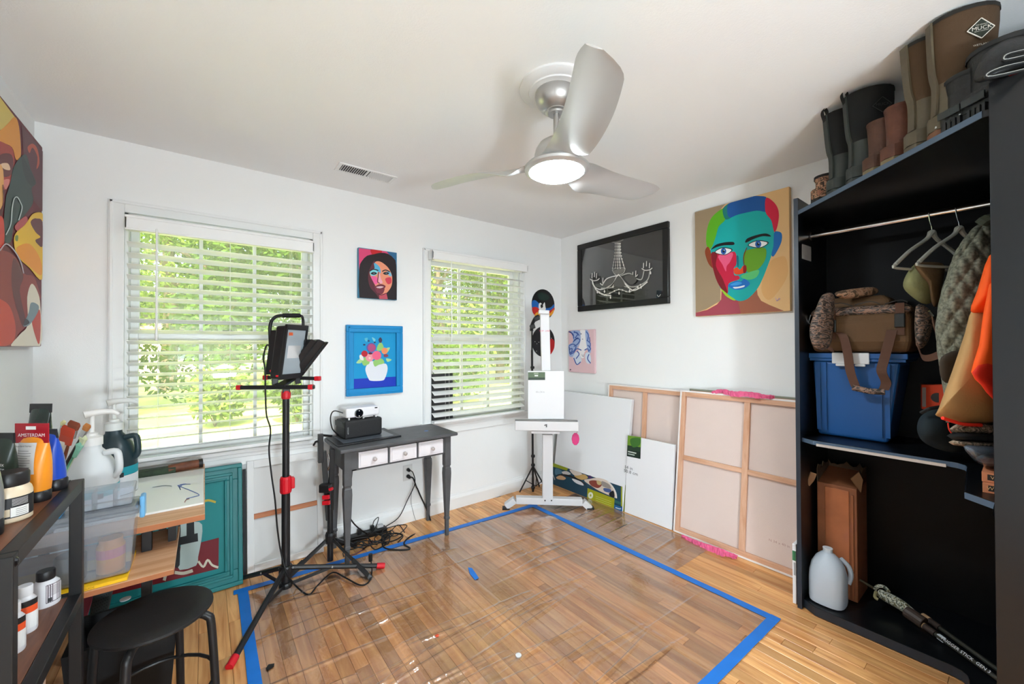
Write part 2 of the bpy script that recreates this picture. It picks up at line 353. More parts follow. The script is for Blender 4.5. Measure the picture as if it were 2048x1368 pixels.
# ------------------------------------------------------------------ venetian blinds
SLAT = M((244, 244, 242), .4)
def blind(label, x0, x1, yc, ztop, zbot, tilt, valance, wand_x):
    t = thing('venetian_blind', label, 'blind', ((x0+x1)/2, yc, zbot), 'white window blinds')
    vx0, vx1, vz0, vy = valance
    vb = B(); vb.box((vx0, vy, vz0), (vx1, vy+.012, ztop)).box((vx0, vy, vz0), (vx0+.01, yc+.02, ztop)).box((vx1-.01, vy, vz0), (vx1, yc+.02, ztop)).box((vx0, vy-.005, ztop-.014), (vx1, vy+.012, ztop)).box((vx0, vy-.003, vz0), (vx1, vy+.01, vz0+.01))
    vb.build('valance', SLAT, t, bevel=.003)
    B().box((x0+.005, yc-.025, vz0+.005), (x1-.005, yc+.028, ztop-.012)).build('headrail', SLAT, t)
    p = .0572; d = .062; n = int((vz0-zbot-.03)/p)
    c, s = math.cos(tilt), math.sin(tilt); L = (x1-x0)/2
    prof = []
    for k in range(7): u = -d/2+d*k/6; prof.append((u, .0022*(1-(2*u/d)**2)+.0013))
    for k in range(7): u = d/2-d*k/6; prof.append((u, .0022*(1-(2*u/d)**2)-.0013))
    sb = B().loft([[V((sx*L, u*c-z*s, u*s+z*c)) for u, z in prof] for sx in (-1, 1)])
    first = sb.build('slat', SLAT, t, smooth=True, local=True)
    for k in range(n):
        o = first if k == 0 else bpy.data.objects.new('slat', first.data)
        if k: COL.objects.link(o); o.parent = t
        o.location = (0, 0, .045+k*p+(vz0-zbot-.045-n*p)*.5)
    B().box((x0, yc-.028, zbot), (x1, yc+.028, zbot+.02)).build('bottom_rail', SLAT, t, bevel=.004)
    for fx in (.14, .5, .86):
        x = x0+(x1-x0)*fx
        B().cyl((x, yc-.031, zbot+.01), (x, yc-.031, vz0+.02), .0009, n=6).cyl((x, yc+.031, zbot+.01), (x, yc+.031, vz0+.02), .0009, n=6).build('ladder_cord', SLAT, t)
    B().cyl((wand_x, yc-.045, ztop-.06), (wand_x, yc-.047, 1.42), .0045, n=8).cyl((wand_x, yc-.047, 1.42), (wand_x, yc-.047, 1.38), .006, .005, n=8).cyl((wand_x, yc-.045, ztop-.06), (wand_x, yc-.02, ztop-.05), .003, n=6).build('tilt_wand', SLAT, t)
    return t
blind('white slatted blind over the wider window behind the tall lamp stand', -.318, .560, 2.868, 2.032, .745, math.radians(-16), (-.325, .566, 1.955, 2.83), -.20)
blind('white slatted blind with a projecting valance over the window near the corner', 1.425, 2.338, 2.868, 2.095, .735, math.radians(25), (1.40, 2.362, 2.022, 2.815), 1.57)
# ================================================================== garden beyond the windows
GZ = -.45
def noisy(c1, c2, scale, rough=.9):
    m = bpy.data.materials.new('ground'); m.use_nodes = True; n = m.node_tree; b = n.nodes['Principled BSDF']; b.inputs['Roughness'].default_value = rough
    t = n.nodes.new('ShaderNodeTexNoise'); t.inputs['Scale'].default_value = scale; t.inputs['Detail'].default_value = 6
    tc = n.nodes.new('ShaderNodeTexCoord'); n.links.new(tc.outputs['Object'], t.inputs['Vector'])
    r = n.nodes.new('ShaderNodeValToRGB'); r.color_ramp.elements[0].color = lin(c1); r.color_ramp.elements[1].color = lin(c2); r.color_ramp.elements[0].position = .35; r.color_ramp.elements[1].position = .65
    n.links.new(t.outputs[0], r.inputs[0]); n.links.new(r.outputs[0], b.inputs['Base Color']); return m
struct('lawn', B().box((-40, YB+T+.02, GZ-.2), (60, 70, GZ)), noisy((150, 165, 70), (196, 196, 104), .8))
struct('garden_path', B().box((1.5, 6.5, GZ), (30, 8.7, GZ+.02)), noisy((205, 180, 150), (222, 205, 180), 1.5))
def leafmat(c):
    m = bpy.data.materials.new('leaf'); m.use_nodes = True; n = m.node_tree; n.nodes.clear(); o = n.nodes.new('ShaderNodeOutputMaterial')
    d = n.nodes.new('ShaderNodeBsdfDiffuse'); t = n.nodes.new('ShaderNodeBsdfTranslucent'); mx = n.nodes.new('ShaderNodeMixShader'); mx.inputs[0].default_value = .5
    g = n.nodes.new('ShaderNodeTexNoise'); g.inputs['Scale'].default_value = 1.3
    r = n.nodes.new('ShaderNodeValToRGB'); r.color_ramp.elements[0].color = tuple(v*.6 for v in lin(c)[:3])+(1,); r.color_ramp.elements[1].color = lin(c); r.color_ramp.elements[0].position = .35; r.color_ramp.elements[1].position = .65
    tc = n.nodes.new('ShaderNodeTexCoord'); n.links.new(tc.outputs['Object'], g.inputs['Vector']); n.links.new(g.outputs[0], r.inputs[0])
    for q in (d, t): n.links.new(r.outputs[0], q.inputs[0])
    n.links.new(d.outputs[0], mx.inputs[1]); n.links.new(t.outputs[0], mx.inputs[2]); n.links.new(mx.outputs[0], o.inputs[0]); return m
LF = [leafmat((104, 126, 44)), leafmat((82, 108, 42)), leafmat((132, 150, 70))]
BARK = M((96, 78, 62), .9, bump=.5, bscale=12)
rg = random.Random(3)
def foliage(blobs, n, size):
    vs, fs = [], []
    tot = sum(b[3]*b[4] for b in blobs)
    for cx, cy, cz, rx, rz in blobs:
        for _ in range(int(n*rx*rz/tot)):
            while True:
                a, b, c = (rg.uniform(-1, 1) for _ in range(3)); q = a*a+b*b+c*c
                if .15 < q < 1: break
            p = V((cx+a*rx, cy+b*rx, cz+c*rz)); e1 = V((rg.gauss(0, 1), rg.gauss(0, 1), rg.gauss(0, 1))).normalized(); e2 = e1.orthogonal().normalized(); s = size*rg.uniform(.6, 1.3)
            k = len(vs); vs += [p-e1*s, p+e2*s*.45, p+e1*s, p-e2*s*.45]; fs.append((k, k+1, k+2, k+3))
    return vs, fs
def tree(name, label, x, y, h, r, low, mi, n, size, group, cat='tree'):
    t = thing(name, label, cat, (x, y, GZ), group)
    tr = B(); tr.tube([(x, y, GZ), (x+.1, y, GZ+h*.3), (x-.05, y, GZ+h*.6), (x, y, GZ+h*.85)], lambda q: .16*h/6*(1-q*.7), 10, 4)
    for k in range(5):
        a = k*2.4; z0 = GZ+h*(.35+.08*k); tr.tube([(x, y, z0), (x+math.cos(a)*r*.4, y+math.sin(a)*r*.4, z0+r*.3), (x+math.cos(a)*r*.75, y+math.sin(a)*r*.75, z0+r*.4)], lambda q: .06*h/6*(1-q*.7), 6, 3)
    tr.build('trunk', BARK, t, smooth=True)
    bl = []
    for k in range(9):
        a = rg.uniform(0, 6.28); d = r*rg.uniform(.1, .62); z = GZ+low+(h-low)*(k+.5)/9
        bl.append((x+math.cos(a)*d, y+math.sin(a)*d, z, r*rg.uniform(.42, .6), (h-low)*.17))
    vs, fs = foliage(bl, n, size); b = B(); b.v = vs; b.f = fs; b.mi = [0]*len(fs); tag(b.build('foliage', LF[mi], t), kind='stuff')
TR = [('wide leafy tree at the left of the garden view through the wider window', -3.3, 13.5, 7.5, 3.0, .35, 0),
      ('leafy tree in the middle of the garden view through the wider window', .6, 15, 8.5, 3.2, .9, 1),
      ('darker leafy tree behind the lamp head in the wider window', 3.4, 12.5, 7.5, 2.6, .5, 1),
      ('pale green tree at the left of the garden view through the corner window', 7.2, 14, 8, 3.2, .5, 2),
      ('pale green tree in the middle of the view through the corner window', 11.2, 15.5, 9, 3.5, .8, 0),
      ('pale green tree at the right of the view through the corner window', 14.8, 14, 8.5, 3.3, .4, 2),
      ('tall tree far behind the lawn seen through the wider window', -1.2, 22, 12, 4.6, 3.2, 2),
      ('tall tree far behind the lawn seen through the corner window', 9.5, 23, 12, 5.0, 1.5, 0),
      ('tall far tree seen between the two windows beyond the wall', 4.6, 21, 12, 4.6, 1.4, 0),
      ('tall far tree at the right beyond the corner window', 17.5, 22, 12, 5.0, .6, 1)]
FAR = [('hazy tree in the wood line behind the wider window, at its left', -7.5, 33, 15, 5.5, .3, 1), ('hazy tree in the wood line behind the wider window, in its middle', 1.5, 34, 16, 6.0, 3.2, 1), ('hazy tree in the wood line behind the wider window, at its right', 8, 32, 15, 6.0, .3, 0), ('hazy tree in the wood line behind the corner window, at its left', 15.5, 33, 16, 6.0, .3, 1), ('hazy tree in the wood line behind the corner window, in its middle', 23, 32, 16, 6.2, .3, 0), ('hazy tree in the wood line behind the corner window, at its right', 30, 31, 16, 6.2, .3, 1)]
for lb, x, y, h, r, low, mi in FAR: tree('garden_tree', lb, x, y, h, r, low, mi, 9000, .30, 'wood line beyond the garden')
for lb, x, y, h, r, low, mi in TR: tree('garden_tree', lb, x, y, h, r, low, mi, 9000, .115, 'trees in the garden')
for lb, x, y, h, r, mi in (('low bush on the lawn left of the lamp pole in the wider window', .2, 11.2, 1.15, .75, 2), ('low bush on the lawn behind the lamp pole in the wider window', 1.75, 10.6, 1.25, .8, 0),
                      ('bushy shrub beyond the lawn in the corner window', 6.6, 11.2, 1.6, 1.2, 1)):
    t = thing('garden_shrub', lb, 'shrub', (x, y, GZ), 'low shrubs on the lawn')
    st = B()
    for k in range(6): a = k*1.05; st.tube([(x, y, GZ), (x+math.cos(a)*r*.3, y+math.sin(a)*r*.3, GZ+h*.5), (x+math.cos(a)*r*.55, y+math.sin(a)*r*.55, GZ+h*.8)], .015, 5, 3)
    st.build('stem', BARK, t)
    vs, fs = foliage([(x+rg.uniform(-.3, .3)*r, y+rg.uniform(-.3, .3)*r, GZ+h*(.35+.14*k), r*.7, h*.28) for k in range(5)], 1500, .09); b = B(); b.v = vs; b.f = fs; b.mi = [0]*len(fs); tag(b.build('foliage', LF[mi], t), kind='stuff')
t = thing('neighbour_house', 'pale pink brick house glimpsed far beyond the lawn', 'house', (-3.5, 32, GZ))
B().box((-9, 32, GZ), (2.5, 38, 2.4)).build('wall', M((214, 176, 160), .9, var=.1, vscale=3), t)
B().prism([(-9.4, 31.6, 2.4), (-9.4, 38.4, 2.4), (-9.4, 35, 4.6)], (12.3, 0, 0)).build('roof', M((120, 105, 98), .9), t)
for x in (-7.4, -4.4, -1.4, .9): w = B().box((x, 31.94, .5), (x+1.1, 32.02, 1.8)).build('window', M((240, 240, 238), .5), t); B().box((x+.1, 31.92, .6), (x+1.0, 31.95, 1.7)).build('pane', M((70, 80, 90), .1), w)
# ================================================================== ceiling fan
FX, FY = 1.18, 1.215
NICKEL = M((186, 184, 182), .34, .85); SILV = M((196, 195, 193), .36, .55, var=.04, vscale=3)
fan = thing('ceiling_fan', 'silver three-bladed ceiling fan with a round lit lamp under its hub', 'ceiling fan', (FX, FY, 2.05))
B().lathe([(.155, 2.44), (.155, 2.431), (.146, 2.424), (.118, 2.420), (.115, 2.415), (.0, 2.415)], (FX, FY, 0), 40).build('ceiling_plate', M((232, 230, 228), .5), fan, smooth=True)
B().lathe([(.088, 2.417), (.09, 2.40), (.083, 2.375), (.066, 2.352), (.046, 2.340), (.046, 2.336), (.036, 2.333), (.034, 2.326), (.014, 2.326)], (FX, FY, 0), 36).build('canopy', NICKEL, fan, smooth=True)
B().cyl((FX, FY, 2.335), (FX, FY, 2.19), .0125, n=16).lathe([(.018, 2.23), (.022, 2.225), (.026, 2.19), (.05, 2.18)], (FX, FY, 0), 20).build('downrod', NICKEL, fan, smooth=True)
B().lathe([(.02, 2.222), (.045, 2.218), (.072, 2.20), (.088, 2.175), (.094, 2.15), (.092, 2.125), (.128, 2.108), (.137, 2.098), (.135, 2.088), (.124, 2.080), (.116, 2.079), (.112, 2.083), (.0, 2.083)], (FX, FY, 0), 44).build('hub', SILV, fan, smooth=True)
def blade(ang, R=.645):
    ca, sa = math.cos(ang), math.sin(ang); rings = []
    N = 28
    for i in range(N+1):
        t = i/N; r = .07+(R-.07)*t
        trail = -.060+.016*math.sin(math.pi*min(1, t*1.1))-.004*t; lead = .062+.050*math.sin(math.pi*min(1, t**.85*1.02))+.012*t
        if t < .22: k = 1-t/.22; trail -= .02*k*k; lead -= .012*k*math.sin(math.pi*k)
        if t > .84: k = (t-.84)/.16; lead -= .075*k**2.4; trail += .012*k**3
        pitch = -math.radians(15+17*math.exp(-((t-.16)/.2)**2))*min(1, t*5)
        zc = 2.112+.012*math.sin(math.pi*t)+.012*t; ring = []
        th = .010*(1-t)+.0032
        M_ = 10
        for s in list(range(M_+1))+list(range(M_-1, 0, -1)):
            up = len(ring) <= M_; q = s/M_; u = trail+(lead-trail)*q; z = zc+u*math.sin(pitch)+(th if up else -th)*math.sqrt(max(0, 1-(2*q-1)**2))
            uu = u*math.cos(pitch); ring.append(V((FX+ca*r-sa*uu, FY+sa*r+ca*uu, z)))
        rings.append(ring)
    B().loft(rings).build('blade', SILV, fan, smooth=True)
for a in (117, 237, 357): blade(math.radians(a))
lm = bpy.data.materials.new('lamp_glow'); lm.use_nodes = True; b_ = lm.node_tree.nodes['Principled BSDF']; b_.inputs['Base Color'].default_value = (1, 1, 1, 1); b_.inputs['Emission Color'].default_value = (.82, .93, 1.0, 1); b_.inputs['Emission Strength'].default_value = LAMP
tag(B().lathe([(.0, 2.058), (.04, 2.059), (.075, 2.063), (.098, 2.070), (.11, 2.078), (.113, 2.084), (.0, 2.0845)], (FX, FY, 0), 40).build('lamp', lm, fan, smooth=True), 'round glowing white lamp lens')

# ------------------------------------------------------------------ ceiling vent
t = thing('ceiling_vent', 'white slotted air vent in the ceiling above the painted portrait', 'air vent', (.81, 2.545, 2.425))
B().box((.632, 2.48, 2.434), (.988, 2.497, 2.44)).box((.632, 2.593, 2.434), (.988, 2.61, 2.44)).box((.632, 2.497, 2.434), (.655, 2.593, 2.44)).box((.965, 2.497, 2.434), (.988, 2.593, 2.44)).box((.804, 2.497, 2.434), (.816, 2.593, 2.44)).build('frame', TRIM, t, bevel=.002)
B().box((.655, 2.497, 2.4385), (.965, 2.593, 2.4395)).build('backing', M((92, 92, 92), .9), t)
for k in range(24):
    x = .662+k*.0128
    if .80 < x < .82: continue
    B().obox((x, 2.545, 2.435), V((.0035, 0, .0035 if k < 12 else -.0035)), (0, .048, 0), V((.0006, 0, -.0006 if k < 12 else .0006))).build('vane', TRIM, t)

# ================================================================== pictures on the walls
def plane3(a, b, c): n = (b-a).cross(c-a).normalized(); return a, n
def slab(corners, n, th, name, m, parent, bevel=.002):
    """canvas body: front corners (world), extruded backwards by th along -n"""
    return B().prism(corners, -V(n)*th).build(name, m, parent, bevel=bevel)
# --- multicoloured face canvas on the right wall
Xc = XR-.036
root = thing('face_painting', 'square canvas painting of a bald multicoloured face, on the right wall', 'painting', (Xc, 1.19, 1.55))
y0, y1, z0, z1 = .895, 1.495, 1.555, 2.325
B().box((Xc, y0, z0), (XR-.001, y1, z1)).build('canvas', M((226, 186, 134), .7, var=.08, vscale=5), root, bevel=.004)
P = Paint((Xc, 0, 0), (-1, 0, 0), (1130, 360), .23926)
P.bound((0, .897, 1.557), (9, 1.493, 2.323)); P.poly((236, 192, 132), [(1060, 260), (1900, 30), (1930, 1110), (1100, 1170)], 0)
P.poly((232, 178, 112), [(1640, 900), (1700, 700), (1800, 640), (1850, 660), (1860, 800), (1760, 960), (1690, 1000)])
P.poly((164, 142, 112), [(1050, 240), (1340, 160), (1230, 330), (1190, 520), (1240, 740), (1300, 900), (1300, 1010), (1180, 1080), (1080, 1110)], 0)
P.poly((168, 70, 84), [(1080, 1170), (1080, 1110), (1190, 1085), (1270, 1040), (1305, 1000), (1310, 900), (1420, 960), (1470, 1000), (1470, 1160)], 0)
P.poly((166, 98, 72), [(1440, 980), (1600, 880), (1610, 960), (1640, 1010), (1710, 1045), (1830, 1095), (1840, 1150), (1470, 1160)], 0)
P.poly((0, 176, 172), [(1215, 580), (1255, 480), (1280, 390), (1340, 320), (1480, 265), (1620, 235), (1710, 290), (1745, 400), (1748, 500), (1735, 600), (1705, 690), (1650, 830), (1600, 920), (1530, 990), (1470, 1012), (1420, 1000), (1370, 965), (1300, 905), (1255, 790), (1228, 700)])
P.poly((96, 182, 26), [(1182, 540), (1186, 420), (1225, 315), (1310, 242), (1350, 240), (1340, 330), (1285, 390), (1258, 480), (1218, 575)])
P.poly((22, 128, 120), [(1320, 238), (1400, 190), (1400, 300), (1340, 328)])
P.poly((18, 88, 164), [(1360, 210), (1440, 162), (1540, 138), (1620, 134), (1690, 152), (1690, 262), (1600, 256), (1450, 288), (1370, 312)])
P.poly((214, 22, 62), [(1680, 150), (1742, 182), (1780, 240), (1788, 310), (1772, 400), (1748, 432), (1725, 340), (1676, 266)])
P.poly((8, 108, 186), [(1748, 442), (1780, 430), (1812, 450), (1808, 520), (1770, 600), (1740, 640), (1726, 620), (1742, 550)])
P.poly((142, 62, 26), [(1174, 580), (1195, 558), (1215, 590), (1225, 640), (1240, 735), (1200, 700), (1172, 620)])
P.poly((204, 16, 62), [(1222, 615), (1320, 625), (1420, 600), (1432, 700), (1410, 740), (1415, 795), (1450, 800), (1455, 830), (1370, 865), (1358, 950), (1300, 900), (1250, 790)])
P.poly((128, 6, 26), [(1222, 615), (1272, 620), (1262, 720), (1320, 830), (1358, 945), (1300, 900), (1250, 790)])
P.poly((240, 92, 134), [(1282, 632), (1400, 608), (1382, 680), (1352, 720), (1345, 765), (1318, 710)])
P.poly((106, 168, 26), [(1510, 592), (1600, 570), (1676, 572), (1678, 650), (1640, 720), (1580, 768), (1524, 768), (1500, 700), (1490, 640)])
P.poly((92, 204, 122), [(1472, 802), (1520, 778), (1620, 752), (1602, 810), (1540, 834), (1484, 820)])
P.poly((12, 112, 132), [(1432, 640), (1450, 640), (1452, 720), (1440, 722)])
P.poly((236, 74, 22), [(1410, 745), (1440, 730), (1462, 750), (1490, 716), (1515, 718), (1515, 765), (1480, 783), (1450, 790), (1418, 784)])
P.poly((150, 10, 20), [(1492, 716), (1515, 718), (1515, 768), (1492, 776)])
P.poly((12, 112, 202), [(1362, 880), (1430, 842), (1470, 848), (1500, 826), (1546, 866), (1500, 906), (1440, 918), (1390, 905)])
P.poly((60, 160, 230), [(1380, 878), (1440, 850), (1480, 862), (1440, 880)])
P.poly((238, 246, 250), [(1405, 896), (1450, 892), (1500, 880), (1490, 896), (1425, 908)])
P.poly((14, 16, 18), [(1222, 582), (1260, 542), (1330, 522), (1405, 518), (1410, 542), (1330, 546), (1270, 560)])
P.poly((14, 16, 18), [(1510, 524), (1522, 490), (1600, 460), (1680, 447), (1722, 472), (1650, 470), (1580, 492)])
for ex, ey, w, rr in ((1325, 595, 72, 27), (1615, 536, 84, 30)):
    P.poly((20, 20, 24), [(ex-w-4, ey+10), (ex-10, ey-32), (ex+w+4, ey-14), (ex+14, ey+33)])
    P.poly((246, 246, 246), [(ex-w+4, ey+9), (ex-10, ey-25), (ex+w-6, ey-11), (ex+14, ey+27)])
    P.dot((24, 92, 176), ex, ey, rr*.85, rr); P.dot((8, 14, 40), ex, ey, rr*.36, rr*.42); P.dot((250, 250, 250), ex+5, ey-8, 4)
P.poly((152, 202, 42), [(1302, 908), (1370, 962), (1425, 1002), (1400, 1003), (1340, 965)])
P.stroke((120, 30, 24), [(1520, 565), (1505, 600), (1492, 650), (1496, 710)], 7)
P.stroke((200, 170, 190), [(1760, 985), (1775, 1010), (1790, 985)], 5).stroke((190, 160, 200), [(1765, 1012), (1800, 990)], 4)
P.build(root)
# --- chandelier drawing in a black frame
root = thing('framed_drawing', 'black-framed white chandelier drawing on dark paper, near the corner', 'picture', (XR-.02, 2.19, 1.67))
y0, y1, z0, z1 = 1.712, 2.670, 1.672, 2.318; fw = .052; xf = XR-.032
for a, b in (((y0, z0), (y1, z0+fw)), ((y0, z1-fw), (y1, z1)), ((y0, z0+fw), (y0+fw, z1-fw)), ((y1-fw, z0+fw), (y1, z1-fw))):
    B().box((xf, a[0], a[1]), (XR-.001, b[0], b[1])).build('frame_rail', M((20, 20, 19), .3), root, bevel=.006)
B().box((xf+.012, y0+fw-.004, z0+fw-.004), (XR-.004, y1-fw+.004, z1-fw+.004)).build('drawing_sheet', M((50, 48, 47), .8, var=.25, vscale=4), root)
P = Paint((xf+.012, 0, 0), (-1, 0, 0), (1130, 360), .23926); CW = (228, 225, 218); CG = (176, 174, 168)
P.stroke(CG, [(385, 516), (430, 522), (487, 500)], 7)
for a, b in ((420, 398), (432, 420), (442, 440), (452, 462), (462, 498)):
    P.stroke(CW, [(a, 525), (a, 620), ((a*.4+b*.6), 690), (b, 742)], 5)
    for k in range(9): P.dot((238, 234, 226), a+(b-a)*(k/8)**2, 530+26*k, 6, n=6)
P.stroke(CG, [(395, 750), (420, 790), (455, 793), (490, 775), (504, 738)], 8).stroke(CG, [(395, 750), (440, 735), (504, 735)], 5)
P.poly((120, 118, 112), [(402, 760), (440, 745), (496, 742), (480, 775), (450, 786), (418, 782)])
arms = [[(440, 795), (380, 880), (300, 915), (245, 890), (225, 830)], [(455, 795), (530, 885), (610, 885), (690, 835), (712, 745)], [(430, 800), (350, 825), (312, 880)], [(470, 800), (540, 780), (590, 820), (640, 830), (660, 760)],
        [(400, 895), (425, 840), (447, 792), (485, 850), (530, 900)], [(270, 925), (340, 958), (450, 915), (540, 935), (630, 875)], [(235, 870), (270, 930), (330, 962), (380, 965)], [(300, 905), (380, 900), (440, 880), (520, 895)], [(500, 860), (560, 920), (620, 905), (690, 850)]]
for k, a in enumerate(arms): P.stroke(CW if k % 2 == 0 else CG, a, 9)
for a in arms[4:7]:
    for q in smooth_pts([V((x, y, 0)) for x, y in a], 3): P.dot((238, 234, 226), q.x, q.y, 6.5, n=6)
for x, y in ((225, 800), (245, 790), (262, 800), (315, 840), (655, 715), (680, 700), (705, 715), (565, 790), (590, 780)): P.stroke(CW, [(x, y+22), (x+2, y-22)], 6, 0)
for x, y, w in ((248, 832, 40), (322, 868, 28), (685, 745, 44), (578, 800, 30)): P.stroke(CW, [(x-w, y-6), (x-w*.4, y+10), (x+w*.5, y+6), (x+w, y-10)], 7)
for x, y in ((380, 980), (452, 945), (540, 925), (635, 895), (715, 775), (270, 935), (330, 930), (450, 830), (232, 860), (610, 900)): P.poly((236, 232, 226), [(x, y-14), (x+6, y+4), (x, y+14), (x-6, y+4)])
P.poly((92, 90, 86), [(405, 880), (446, 800), (500, 870), (480, 895), (430, 890)]); P.poly((98, 96, 92), [(320, 870), (370, 822), (420, 812), (390, 870), (330, 895)]); P.poly((88, 86, 82), [(500, 810), (560, 790), (600, 830), (570, 870), (530, 860)])
P.stroke(CW, [(770, 960), (783, 975), (800, 955)], 4)
P.build(root, 'drawing')
B().box((xf+.0085, y0+fw, z0+fw), (xf+.0095, y1-fw, z1-fw)).build('glass', glassy((250, 250, 250), .0, .01, .05), root)
# --- small pink canvas with a blue drawing
root = thing('pink_canvas', 'small pink canvas with a blue ink drawing, beside the easel', 'painting', (XR-.02, 2.63, 1.08))
B().box((XR-.026, 2.462, 1.083), (XR-.001, 2.80, 1.497)).build('canvas', M((232, 196, 200), .7), root, bevel=.008)
P = Paint((XR-.026, 0, 0), (-1, 0, 0), (1040, 570), .15357).bound((0, 2.464, 1.085), (9, 2.798, 1.495)); BL, LB, DB = (72, 100, 176), (168, 188, 224), (40, 60, 130)
P.poly((246, 243, 244), [(780, 592), (850, 592), (870, 700), (880, 800), (840, 880), (830, 950), (790, 940), (760, 860), (780, 740)])
P.poly(LB, [(660, 600), (770, 595), (790, 660), (780, 760), (720, 860), (690, 930), (640, 920), (630, 790), (690, 740), (680, 650)])
P.poly(LB, [(850, 592), (885, 600), (910, 700), (925, 860), (890, 880), (860, 740)])
P.poly((222, 230, 242), [(690, 930), (740, 870), (800, 960), (790, 1010), (740, 1040), (710, 990)]); P.poly((222, 230, 242), [(850, 900), (900, 880), (925, 960), (910, 1025), (860, 1000)])
for s_ in ([(640, 610), (690, 640), (700, 700)], [(700, 605), (750, 640), (720, 690), (760, 690)], [(690, 745), (740, 700), (780, 715), (750, 770), (700, 800)], [(640, 790), (690, 770), (730, 800), (700, 860), (650, 880)], [(650, 900), (700, 880), (740, 830), (800, 850)], [(640, 840), (680, 830), (660, 910)],
           [(860, 605), (890, 650), (880, 720)], [(870, 720), (915, 760), (905, 820)], [(880, 780), (920, 830), (890, 860)], [(740, 860), (770, 900), (730, 960)], [(900, 900), (880, 960), (920, 1020)], [(840, 850), (880, 830), (900, 870)], [(700, 950), (740, 1035), (790, 1000)], [(700, 620), (740, 620), (770, 660)]): P.stroke(BL, s_, 13)
for s_ in ([(630, 610), (660, 612), (690, 660)], [(700, 720), (760, 690)], [(640, 800), (650, 900)], [(905, 680), (912, 740)]): P.stroke(DB, s_, 9)
P.dot((70, 70, 90), 795, 637, 7).dot((90, 90, 110), 815, 705, 6).dot((80, 60, 70), 657, 1103, 9); P.stroke((120, 120, 140), [(805, 905), (825, 935), (832, 902)], 5)
P.build(root)
# --- portrait canvas and framed flowers on the back wall
root = thing('portrait_canvas', 'small canvas portrait of a dark-haired face in pinks and blues', 'painting', (1.0, YB-.03, 1.68))
yc = YB-.034
B().box((.862, yc, 1.69), (1.143, YB-.001, 2.047)).build('canvas', M((58, 130, 160), .6), root, bevel=.003)
P = Paint((0, yc, 0), (0, -1, 0), (660, 470), .25581).bound((.863, 0, 1.691), (1.142, 9, 2.046))
P.poly((222, 70, 118), [(225, 103), (515, 135), (520, 505), (230, 496)], 0); P.poly((200, 24, 34), [(318, 113), (405, 123), (385, 150), (340, 165)]); P.poly((44, 108, 150), [(440, 128), (515, 136), (517, 220), (470, 160)], 0)
P.poly((30, 17, 22), [(230, 496), (228, 270), (248, 205), (290, 162), (345, 150), (400, 138), (455, 148), (500, 185), (518, 240), (521, 505), (455, 503), (385, 501)], 2)
P.poly((92, 36, 50), [(345, 200), (300, 300), (310, 400), (360, 460), (390, 500), (430, 470), (400, 400), (350, 360), (325, 300), (350, 250)])
P.poly((236, 150, 116), [(352, 212), (392, 208), (440, 240), (470, 280), (486, 330), (480, 400), (440, 455), (398, 466), (352, 392), (312, 310), (320, 275), (350, 258)])
P.poly((120, 46, 62), [(345, 388), (372, 420), (425, 415), (415, 455), (390, 464), (360, 440)]); P.poly((88, 176, 212), [(345, 218), (388, 250), (396, 300), (376, 286), (316, 298), (322, 272), (348, 262)]); P.poly((130, 220, 226), [(312, 285), (350, 272), (372, 290), (360, 312), (325, 320)])
P.poly((240, 96, 154), [(320, 322), (368, 332), (374, 372), (352, 386)]); P.poly((216, 62, 82), [(432, 342), (474, 332), (480, 372), (452, 384)]); P.poly((120, 190, 220), [(440, 290), (470, 290), (482, 320), (462, 318)])
P.poly((240, 170, 190), [(386, 300), (398, 340), (412, 372), (394, 380), (380, 366)]); P.stroke((90, 40, 60), [(380, 290), (376, 330), (372, 366), (390, 378)], 6); P.stroke((24, 16, 24), [(312, 282), (340, 268), (378, 278)], 8).stroke((24, 16, 24), [(408, 285), (435, 274), (468, 288)], 8)
for ex in (342, 438): P.poly((16, 18, 24), [(ex-24, 300), (ex, 288), (ex+26, 300), (ex, 312)]); P.dot((90, 100, 110), ex+2, 300, 7)
P.poly((112, 34, 52), [(354, 404), (392, 384), (432, 396), (425, 416), (385, 422)]); P.poly((222, 190, 196), [(360, 408), (395, 400), (420, 406), (390, 417)]); P.poly((196, 80, 96), [(385, 470), (440, 452), (452, 502), (386, 502)], 0); P.stroke((60, 26, 36), [(380, 455), (400, 470), (440, 455)], 5)
P.build(root)
root = thing('framed_flower_painting', 'bright blue framed painting of flowers in a white vase, above the projector', 'picture', (1.0, YB-.02, .99))
x0, x1, z0, z1 = .782, 1.190, .997, 1.497; fw = .05; BLU = M((0, 138, 200), .5)
for a, b in (((x0, z0), (x1, z0+fw)), ((x0, z1-fw), (x1, z1)), ((x0, z0+fw), (x0+fw, z1-fw)), ((x1-fw, z0+fw), (x1, z1-fw))):
    fr = B().box((a[0], YB-.032, a[1]), (b[0], YB-.001, b[1])).build('frame_rail', BLU, root, bevel=.004)
for k, (i, dp) in enumerate(((.012, .037), (.038, .024))):
    B().box((x0+i, YB-dp, z0+i), (x1-i, YB-.03 if k == 0 else YB-.012, z0+i+.012)).box((x0+i, YB-dp, z1-i-.012), (x1-i, YB-.03 if k == 0 else YB-.012, z1-i)).box((x0+i, YB-dp, z0+i), (x0+i+.012, YB-.03 if k == 0 else YB-.012, z1-i)).box((x1-i-.012, YB-dp, z0+i), (x1-i, YB-.03 if k == 0 else YB-.012, z1-i)).build('moulding', BLU, root, bevel=.003)
B().box((x0+fw-.003, YB-.014, z0+fw-.003), (x1-fw+.003, YB-.003, z1-fw+.003)).build('canvas', M((0, 150, 206), .65), root)
P = Paint((0, YB-.014, 0), (0, -1, 0), (660, 470), .25581)
P.poly((6, 52, 184), [(176, 1126), (532, 1106), (532, 1186), (176, 1212)], 0)
